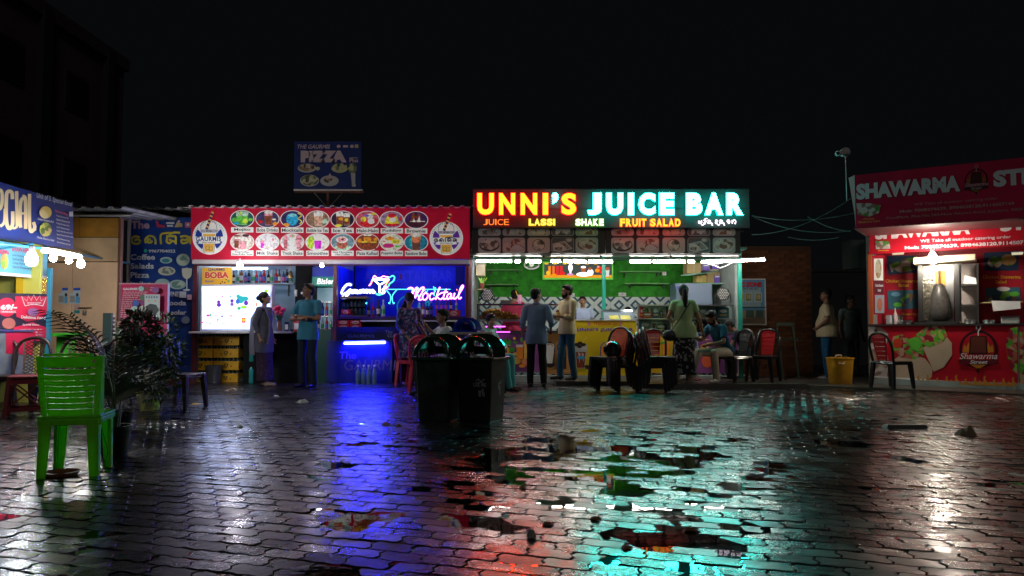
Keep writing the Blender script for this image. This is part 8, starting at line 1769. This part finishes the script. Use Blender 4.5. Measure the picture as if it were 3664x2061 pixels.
    if trousers:
        q = B(); body_rings(q, [(pel-Vector((0, 0, .09)), .15*g, .115*g, yp), (pel+Vector((0, 0, .05)), .163*g, .118*g, yp)], trousers)
        for sd in ('L', 'R'):
            hp, kn, an = J['hip'+sd], J['kn'+sd], J['an'+sd]; cap(q, hp, kn, .093*g, .070, trousers); cap(q, kn, an+Vector((0, 0, -.01)), .073, .058, trousers); cap(q, pel-Vector((0, 0, .04)), hp, .095, .093*g, trousers)
        fuse(q, 'trousers', t, trousers, .012, .005, len(label)+3, 3)
    if skirt:
        q = B(); m_, zb, r0 = skirt; c0 = (J['anL']+J['anR'])/2
        body_rings(q, [(Vector((c0.x, c0.y, zb)), r0, r0*.72, yp), (Vector((pel.x*.6+c0.x*.4, pel.y*.6+c0.y*.4, .5)), r0*.86, r0*.68, yp), (pel-Vector((0, 0, .12)), .185, .145, yp), (pel+Vector((0, 0, .08)), .15, .12, yp)], m_); fuse(q, 'skirt', t, m_, .012, .008, 4, 2, 7)
    if shoes and legs_:
        for sd in ('L', 'R'):
            an, to = J['an'+sd], J['toe'+sd]; q = B(); dv = (to-an).normalized(); cap(q, an-Vector((0, 0, .045))-dv*.035, to+dv*.01, .042, .036, shoes, 12, .85); cap(q, an-Vector((0, 0, .05)), an+Vector((0, 0, .0)), .044, .045, shoes); fuse(q, 'shoe', t, shoes, .010, 0, 0, 3)
    return t, J, HM
cl = lambda k, c, r=.8, **kw: mat('cloth_'+k, c, r, spec=.25, bump=.15, bscale=200, **kw)
def patmat(key, base, cols, scale, kind='voronoi'):
    m = foodmat(key, [base, base]+cols, scale); m.node_tree.nodes['Principled BSDF'].inputs['Roughness'].default_value = .85; return m
blackp = cl('black', (.008, .008, .009)); jean = cl('jeans', (.025, .09, .14)); bjean = cl('blue_jeans', (.02, .12, .26)); blks = mat('black_shoe', (.01, .01, .01), .35)
def feet(px, py): p = gnd(px, py); return (p.x, p.y, 0)
# man in blue shirt from behind
p = feet(1920, 1384)
person('man in grey-blue shirt and black trousers standing with his back to us at the counter', p, R_(176), .985, dict(elL=(.25, .02, 1.14), wrL=(.255, -.16, .98), elR=(-.26, .03, 1.15), wrR=(-.25, -.20, 1.02), anL=(.11, .02, .085), anR=(-.13, .03, .085)), 1, cl('greyblue', (.16, .22, .33)), blackp, 1.5, 'short', R_(-50), shoes=blks, shirt_len=.76, coll=cl('greyblue', (.16, .22, .33)))
# man in cream shirt, profile left
p = (at(2030, 1200, 13.5).x, 13.5, .087)
person('bearded man in cream shirt and jeans holding a snack, seen in profile', p, R_(-62), .985, dict(elL=(.23, -.03, 1.14), wrL=(.10, -.30, 1.17), elR=(-.23, -.03, 1.14), wrR=(-.08, -.30, 1.17), hdL=(-.5, -.8, .2), hdR=(.5, -.8, .2), anL=(.10, .08, .085), toeL=(.11, -.08, .035), anR=(-.10, -.10, .085), toeR=(-.12, -.26, .035), knL=(.10, .02, .5), knR=(-.1, -.07, .5)), 1, cl('cream', (.58, .50, .28)), jean, 1.45, 'short', R_(-15), shoes=blks, beard='full', shirt_len=.84, belly=.02, coll=cl('cream', (.58, .50, .28)))
sn = thing('snack', 'paper-wrapped snack in the hands of the man in cream', 'snack', tuple(at(1998, 1122, 13.35))); mk('wrapper', sn, lambda b: b.ball(at(1998, 1124, 13.35), .045, gold_l, 10, 7, (1, 1, 1.1))); mk('filling', sn, lambda b: b.ball(at(1995, 1114, 13.35), .032, lf_b, 8, 6))
# man at the welcome counter, facing us
person('man with moustache and pale blue shirt standing behind the yellow welcome counter', (at(2085, 1200, 15.1).x, 15.1, .13), R_(-4), .88, dict(wrL=(.15, -.22, 1.0), wrR=(-.15, -.22, 1.0)), 0, cl('skyshirt', (.42, .52, .72)), blackp, .6, 'short', R_(-6), beard='goatee', coll=cl('skyshirt', (.42, .52, .72)))
# man in pink shirt behind glass case, back turned
person('stout man in raspberry shirt working with his back turned behind the glass case', (at(1838, 1200, 15.25).x, 15.25, .13), R_(170), .97, dict(wrL=(.12, -.26, 1.1), wrR=(-.12, -.26, 1.1), head=(-.02, -.04, 1.60)), 1, cl('raspberry', (.42, .03, .08)), blackp, .7, 'short', 0, girth=1.35, belly=.03)
# person bent low behind freezer
person('person bent low behind the freezer with only dark hair showing', (at(2242, 1200, 15.4).x, 15.4, .13), R_(10), .80, dict(head=(0, -.10, 1.52), neck=(0, -.05, 1.42)), 1, cl('grey_tee', (.12, .12, .13)), blackp, .5, 'short', 0, R_(50))
# woman in green tee, back view
p = (at(2447, 1200, 12.8).x, 12.8, .088)
wg, J, HM = person('woman in pale green t-shirt with a black shoulder bag and patterned trousers, back turned', p, R_(172), .965, dict(elL=(.27, .03, 1.17), wrL=(.16, -.20, 1.05), elR=(-.27, .0, 1.15), wrR=(-.34, -.10, .90), anL=(.12, .06, .085), toeL=(.15, -.09, .035), anR=(-.07, -.12, .085), toeR=(-.07, -.28, .035)), 1, cl('palegreen', (.30, .44, .20)), None, .55, 'tail', R_(8), fem=True, skirt=(patmat('black_print', (.006, .006, .007), [(.25, .26, .26), (.006, .006, .007), (.006, .006, .007)], 28), .14, .23), shirt_len=.80, girth=1.12)
bag = thing('shoulder_bag', 'black shoulder bag slung across the back of the woman in green', 'bag', p, R_(172)); bag.scale = (.965,)*3
mk('strap', bag, lambda b: b.tube(spline([(-.13, .02, 1.46), (-.06, .13, 1.36), (.06, .15, 1.17), (.17, .12, 1.0), (.23, .07, .93)], 4), .010, blackp, 6), local=True); mk('bag_body', bag, lambda b: b.ball((.25, .06, .84), .13, mat('bag_black', (.012, .012, .013), .45), 16, 10, (1.1, .6, .78)), local=True, smooth=70)
# seated man teal tee
p = at(2555, 1350, 13.0)
person('bearded man in dark teal t-shirt and beige trousers sitting and leaning forward', (p.x+.17, 13.04, .088), R_(-62), .98, dict(pelvis=(0, .06, .54), chest=(0, -.07, .80), neck=(0, -.16, 1.01), head=(0, -.25, 1.13), shL=(.185, -.14, .96), shR=(-.185, -.14, .96), elL=(.25, -.22, .72), wrL=(.10, -.44, .66), elR=(-.25, -.30, .74), wrR=(-.16, -.56, .82), hipL=(.10, .02, .52), hipR=(-.10, .02, .52), knL=(.20, -.40, .53), knR=(-.18, -.42, .53), anL=(.20, -.34, .085), anR=(-.22, -.58, .085), toeL=(.24, -.50, .035), toeR=(-.25, -.74, .035)), 1, cl('darkteal', (.008, .07, .12)), cl('beige', (.42, .36, .27)), .75, 'short', R_(-10), R_(32), shoes=mat('pale_sandal', (.45, .43, .4), .5), beard='full', shirt_len=.93)
# seated boy bent over, dark
p = at(2668, 1350, 13.7)
person('boy in dark shirt hunched on a chair beside the green post', (p.x, 13.70, .088), R_(-110), .82, dict(pelvis=(0, .06, .56), chest=(0, -.08, .86), neck=(0, -.20, 1.08), head=(0, -.33, 1.17), shL=(.17, -.18, 1.02), shR=(-.17, -.18, 1.02), elL=(.22, -.26, .78), wrL=(.08, -.46, .76), elR=(-.22, -.26, .78), wrR=(-.06, -.46, .76), hipL=(.10, .02, .54), hipR=(-.10, .02, .54), knL=(.13, -.40, .58), knR=(-.13, -.40, .58), anL=(.13, -.36, .085), anR=(-.13, -.36, .085), toeL=(.13, -.5, .035), toeR=(-.13, -.5, .035)), 2, cl('night', (.010, .016, .028)), blackp, .6, 'short', 0, R_(45), shoes=blks, shirt_len=.95)
# small child in front of seated man
p = (at(2482, 1200, 13.3).x, 13.3, .088)
person('small child in blue and white half hidden before the seated bearded man', p, R_(60), .60, dict(elL=(.25, -.05, 1.2), wrL=(.22, -.28, 1.2)), 0, cl('childblue', (.25, .38, .55)), cl('childwhite', (.55, .55, .55)), .6, 'short', 0, shoes=mat('child_sandal', (.35, .1, .08), .5))
# woman in grey kurta profile right
p = (at(945, 1200, 13.2).x, 13.2, 0)
wk_, J, HM = person('woman with a bun in a grey shawl and dark skirt looking up in profile', p, R_(78), .955, dict(elL=(.20, .03, 1.16), wrL=(.20, -.06, .90), elR=(-.22, .06, 1.15), wrR=(-.20, -.03, .89), anL=(.08, .02, .085), anR=(-.06, -.10, .085), toeR=(-.06, -.26, .035)), 1, cl('greykurta', (.085, .085, .12)), None, 1.55, 'bun', R_(5), R_(-12), fem=True, skirt=(patmat('plum_print', (.030, .010, .030), [(.03, .01, .03), (.05, .03, .06)], 30), .10, .20), shirt_len=.62, girth=1.12, shoes=mat('plain_sandal', (.25, .18, .14), .6))
sl = thing('shawl', 'grey shawl draped over the shoulder of the woman with the bun', 'shawl', p, R_(78)); sl.scale = (.955,)*3
def shw(b):
    pts = [(-.16, -.13, .78, .10), (-.13, -.15, 1.0, .10), (-.10, -.13, 1.22, .10), (-.12, -.05, 1.42, .10), (-.17, .07, 1.42, .12), (-.20, .15, 1.25, .14), (-.18, .17, 1.0, .15), (-.16, .18, .72, .16), (-.16, .17, .58, .16)]
    L_ = [(Vector((x-.02, y-w_*.6, z)), Vector((x+.10, y+w_*.5, z))) for x, y, z, w_ in pts]; q_ = []
    for a, c_ in L_: q_ += [a, c_]
    off = [v+Vector((-.012, .0, .0)) for v in q_]; n = len(pts)
    fs = [(2*i, 2*i+1, 2*i+3, 2*i+2) for i in range(n-1)]+[(2*n+2*i+2, 2*n+2*i+3, 2*n+2*i+1, 2*n+2*i) for i in range(n-1)]+[(2*i, 2*i+2, 2*n+2*i+2, 2*n+2*i) for i in range(n-1)]+[(2*i+3, 2*i+1, 2*n+2*i+1, 2*n+2*i+3) for i in range(n-1)]
    b.add(q_+off, fs, cl('shawl', (.22, .20, .24)))
mk('shawl_cloth', sl, shw, local=True, smooth=70)
# man teal polo, arms crossed, head turned up left
p = (at(1102, 1200, 12.9).x, 12.9, 0)
person('man in teal polo shirt standing with arms crossed beside the fridge', p, R_(-22), 1.03, dict(elL=(.27, -.08, 1.15), wrL=(-.02, -.21, 1.19), elR=(-.27, -.08, 1.15), wrR=(.04, -.25, 1.15), hdL=(-1, .1, .05), hdR=(1, .1, .05)), 2, cl('tealpolo', (.03, .16, .24)), cl('navytrouser', (.008, .014, .028)), .75, 'short', R_(-25), R_(-10), shoes=blks, shirt_len=.80, coll=cl('tealpolo', (.03, .16, .24)))
# woman in floral dress
p = feet(1462, 1378)
person('woman with long hair in a blue floral tunic looking down towards the boy', p, R_(28), .945, dict(elL=(.24, -.02, 1.15), wrL=(.30, -.12, .92), elR=(-.22, .0, 1.14), wrR=(-.08, -.17, .90)), 2, patmat('floral_blue', (.012, .02, .10), [(.15, .18, .30), (.01, .02, .09), (.22, .06, .14), (.02, .05, .2)], 26), cl('darkplum', (.04, .008, .02)), 1.7, 'long', R_(20), R_(28), fem=True, shirt_len=.52, girth=1.05)
# boy in white, seated
p = at(1585, 1300, 11.5)
person('boy in white shirt sitting behind the bins and pointing a phone', (p.x, 11.5, 0), R_(-60), .95, dict(pelvis=(0, .06, .56), chest=(0, .02, .86), neck=(0, .0, 1.10), head=(0, -.02, 1.26), shL=(.16, .01, 1.05), shR=(-.16, .01, 1.05), elL=(.21, -.18, .90), wrL=(.14, -.34, 1.10), elR=(-.21, -.18, .90), wrR=(-.12, -.36, 1.12), hipL=(.10, .02, .54), hipR=(-.10, .02, .54), knL=(.14, -.40, .58), knR=(-.14, -.40, .58), anL=(.14, -.36, .085), anR=(-.14, -.36, .085), toeL=(.14, -.5, .035), toeR=(-.14, -.5, .035)), 2, cl('whiteshirt', (.55, .58, .62)), blackp, .75, 'short', 0, shoes=blks, shirt_len=.95)
# girl by blue lid + seated leg
p = at(1745, 1350, 12.4)
person('girl in pale turquoise trousers sitting half hidden by the right green bin', (p.x, 12.4, 0), R_(62), .92, dict(pelvis=(0, .06, .56), chest=(0, .0, .86), neck=(0, -.03, 1.10), head=(0, -.07, 1.25), shL=(.16, -.0, 1.05), shR=(-.16, -.0, 1.05), elL=(.20, -.12, .84), wrL=(.10, -.32, .80), elR=(-.2, -.12, .84), wrR=(-.1, -.32, .80), hipL=(.10, .02, .54), hipR=(-.10, .02, .54), knL=(.12, -.42, .60), knR=(-.12, -.42, .60), anL=(.12, -.44, .085), anR=(-.14, -.52, .085), toeL=(.12, -.6, .035), toeR=(-.14, -.68, .035)), 1, cl('mint', (.3, .5, .48)), cl('turq', (.08, .30, .30)), .6, 'long', R_(-40), shoes=blks, fem=True, shirt_len=.95)
chair('black', (p.x-.02, 12.46, 0), R_(62), 'plain black chair under the girl behind the right green bin', gR)
p = at(1772, 1262, 11.9); helmet((p.x, 11.9, at(1772, 1262, 11.9).z), mat('helmet_blue', (.01, .12, .30), .1, coat=1), 'glossy blue helmet on a stool right of the green bins', R_(30), .12)
q = thing('plastic_stool', 'dark stool under the blue helmet beside the bins', 'stool', (p.x, 11.9, 0)); mk('stool_top', q, lambda b: b.box(-.15, .15, -.15, .15, p.z-.04, p.z-.002, blk), local=True, bevel=.01)
for sx in (-1, 1):
    for sy in (-1, 1): mk('leg', q, lambda b: taper(b, (sx*.12, sy*.12, p.z-.04), (sx*.16, sy*.16, 0), .035, .03, blk), local=True)
# right: man in cream shirt, hands at hips; shadowed man
p = feet(2962, 1358)
person('man in beige shirt and blue jeans standing in the shadow left of the yellow bin', p, R_(-120), 1.03, dict(elL=(.27, .06, 1.16), wrL=(.17, -.14, 1.00), elR=(-.27, .06, 1.16), wrR=(-.17, -.14, 1.00), hdL=(-.6, -.5, -.3), hdR=(.6, -.5, -.3)), 2, cl('beigeshirt', (.50, .42, .27)), bjean, .8, 'short', R_(20), shoes=mat('grey_trainers', (.35, .36, .37), .5), belly=.06, girth=1.08, shirt_len=.82)
p = gnd(3072, 1354)
person('man in grey-green t-shirt and shorts deep in the shadow behind the yellow bin', (p.x, p.y+.3, 0), R_(10), .97, dict(), 2, cl('greygreen', (.12, .17, .16)), cl('greygreen2', (.09, .14, .13)), .6, 'short', R_(20), shoes=blks)
for o_ in (BOT[k] for k in range(6) if not BUSE[k]):
    for c_ in list(o_.children): bpy.data.objects.remove(c_)
    bpy.data.objects.remove(o_)
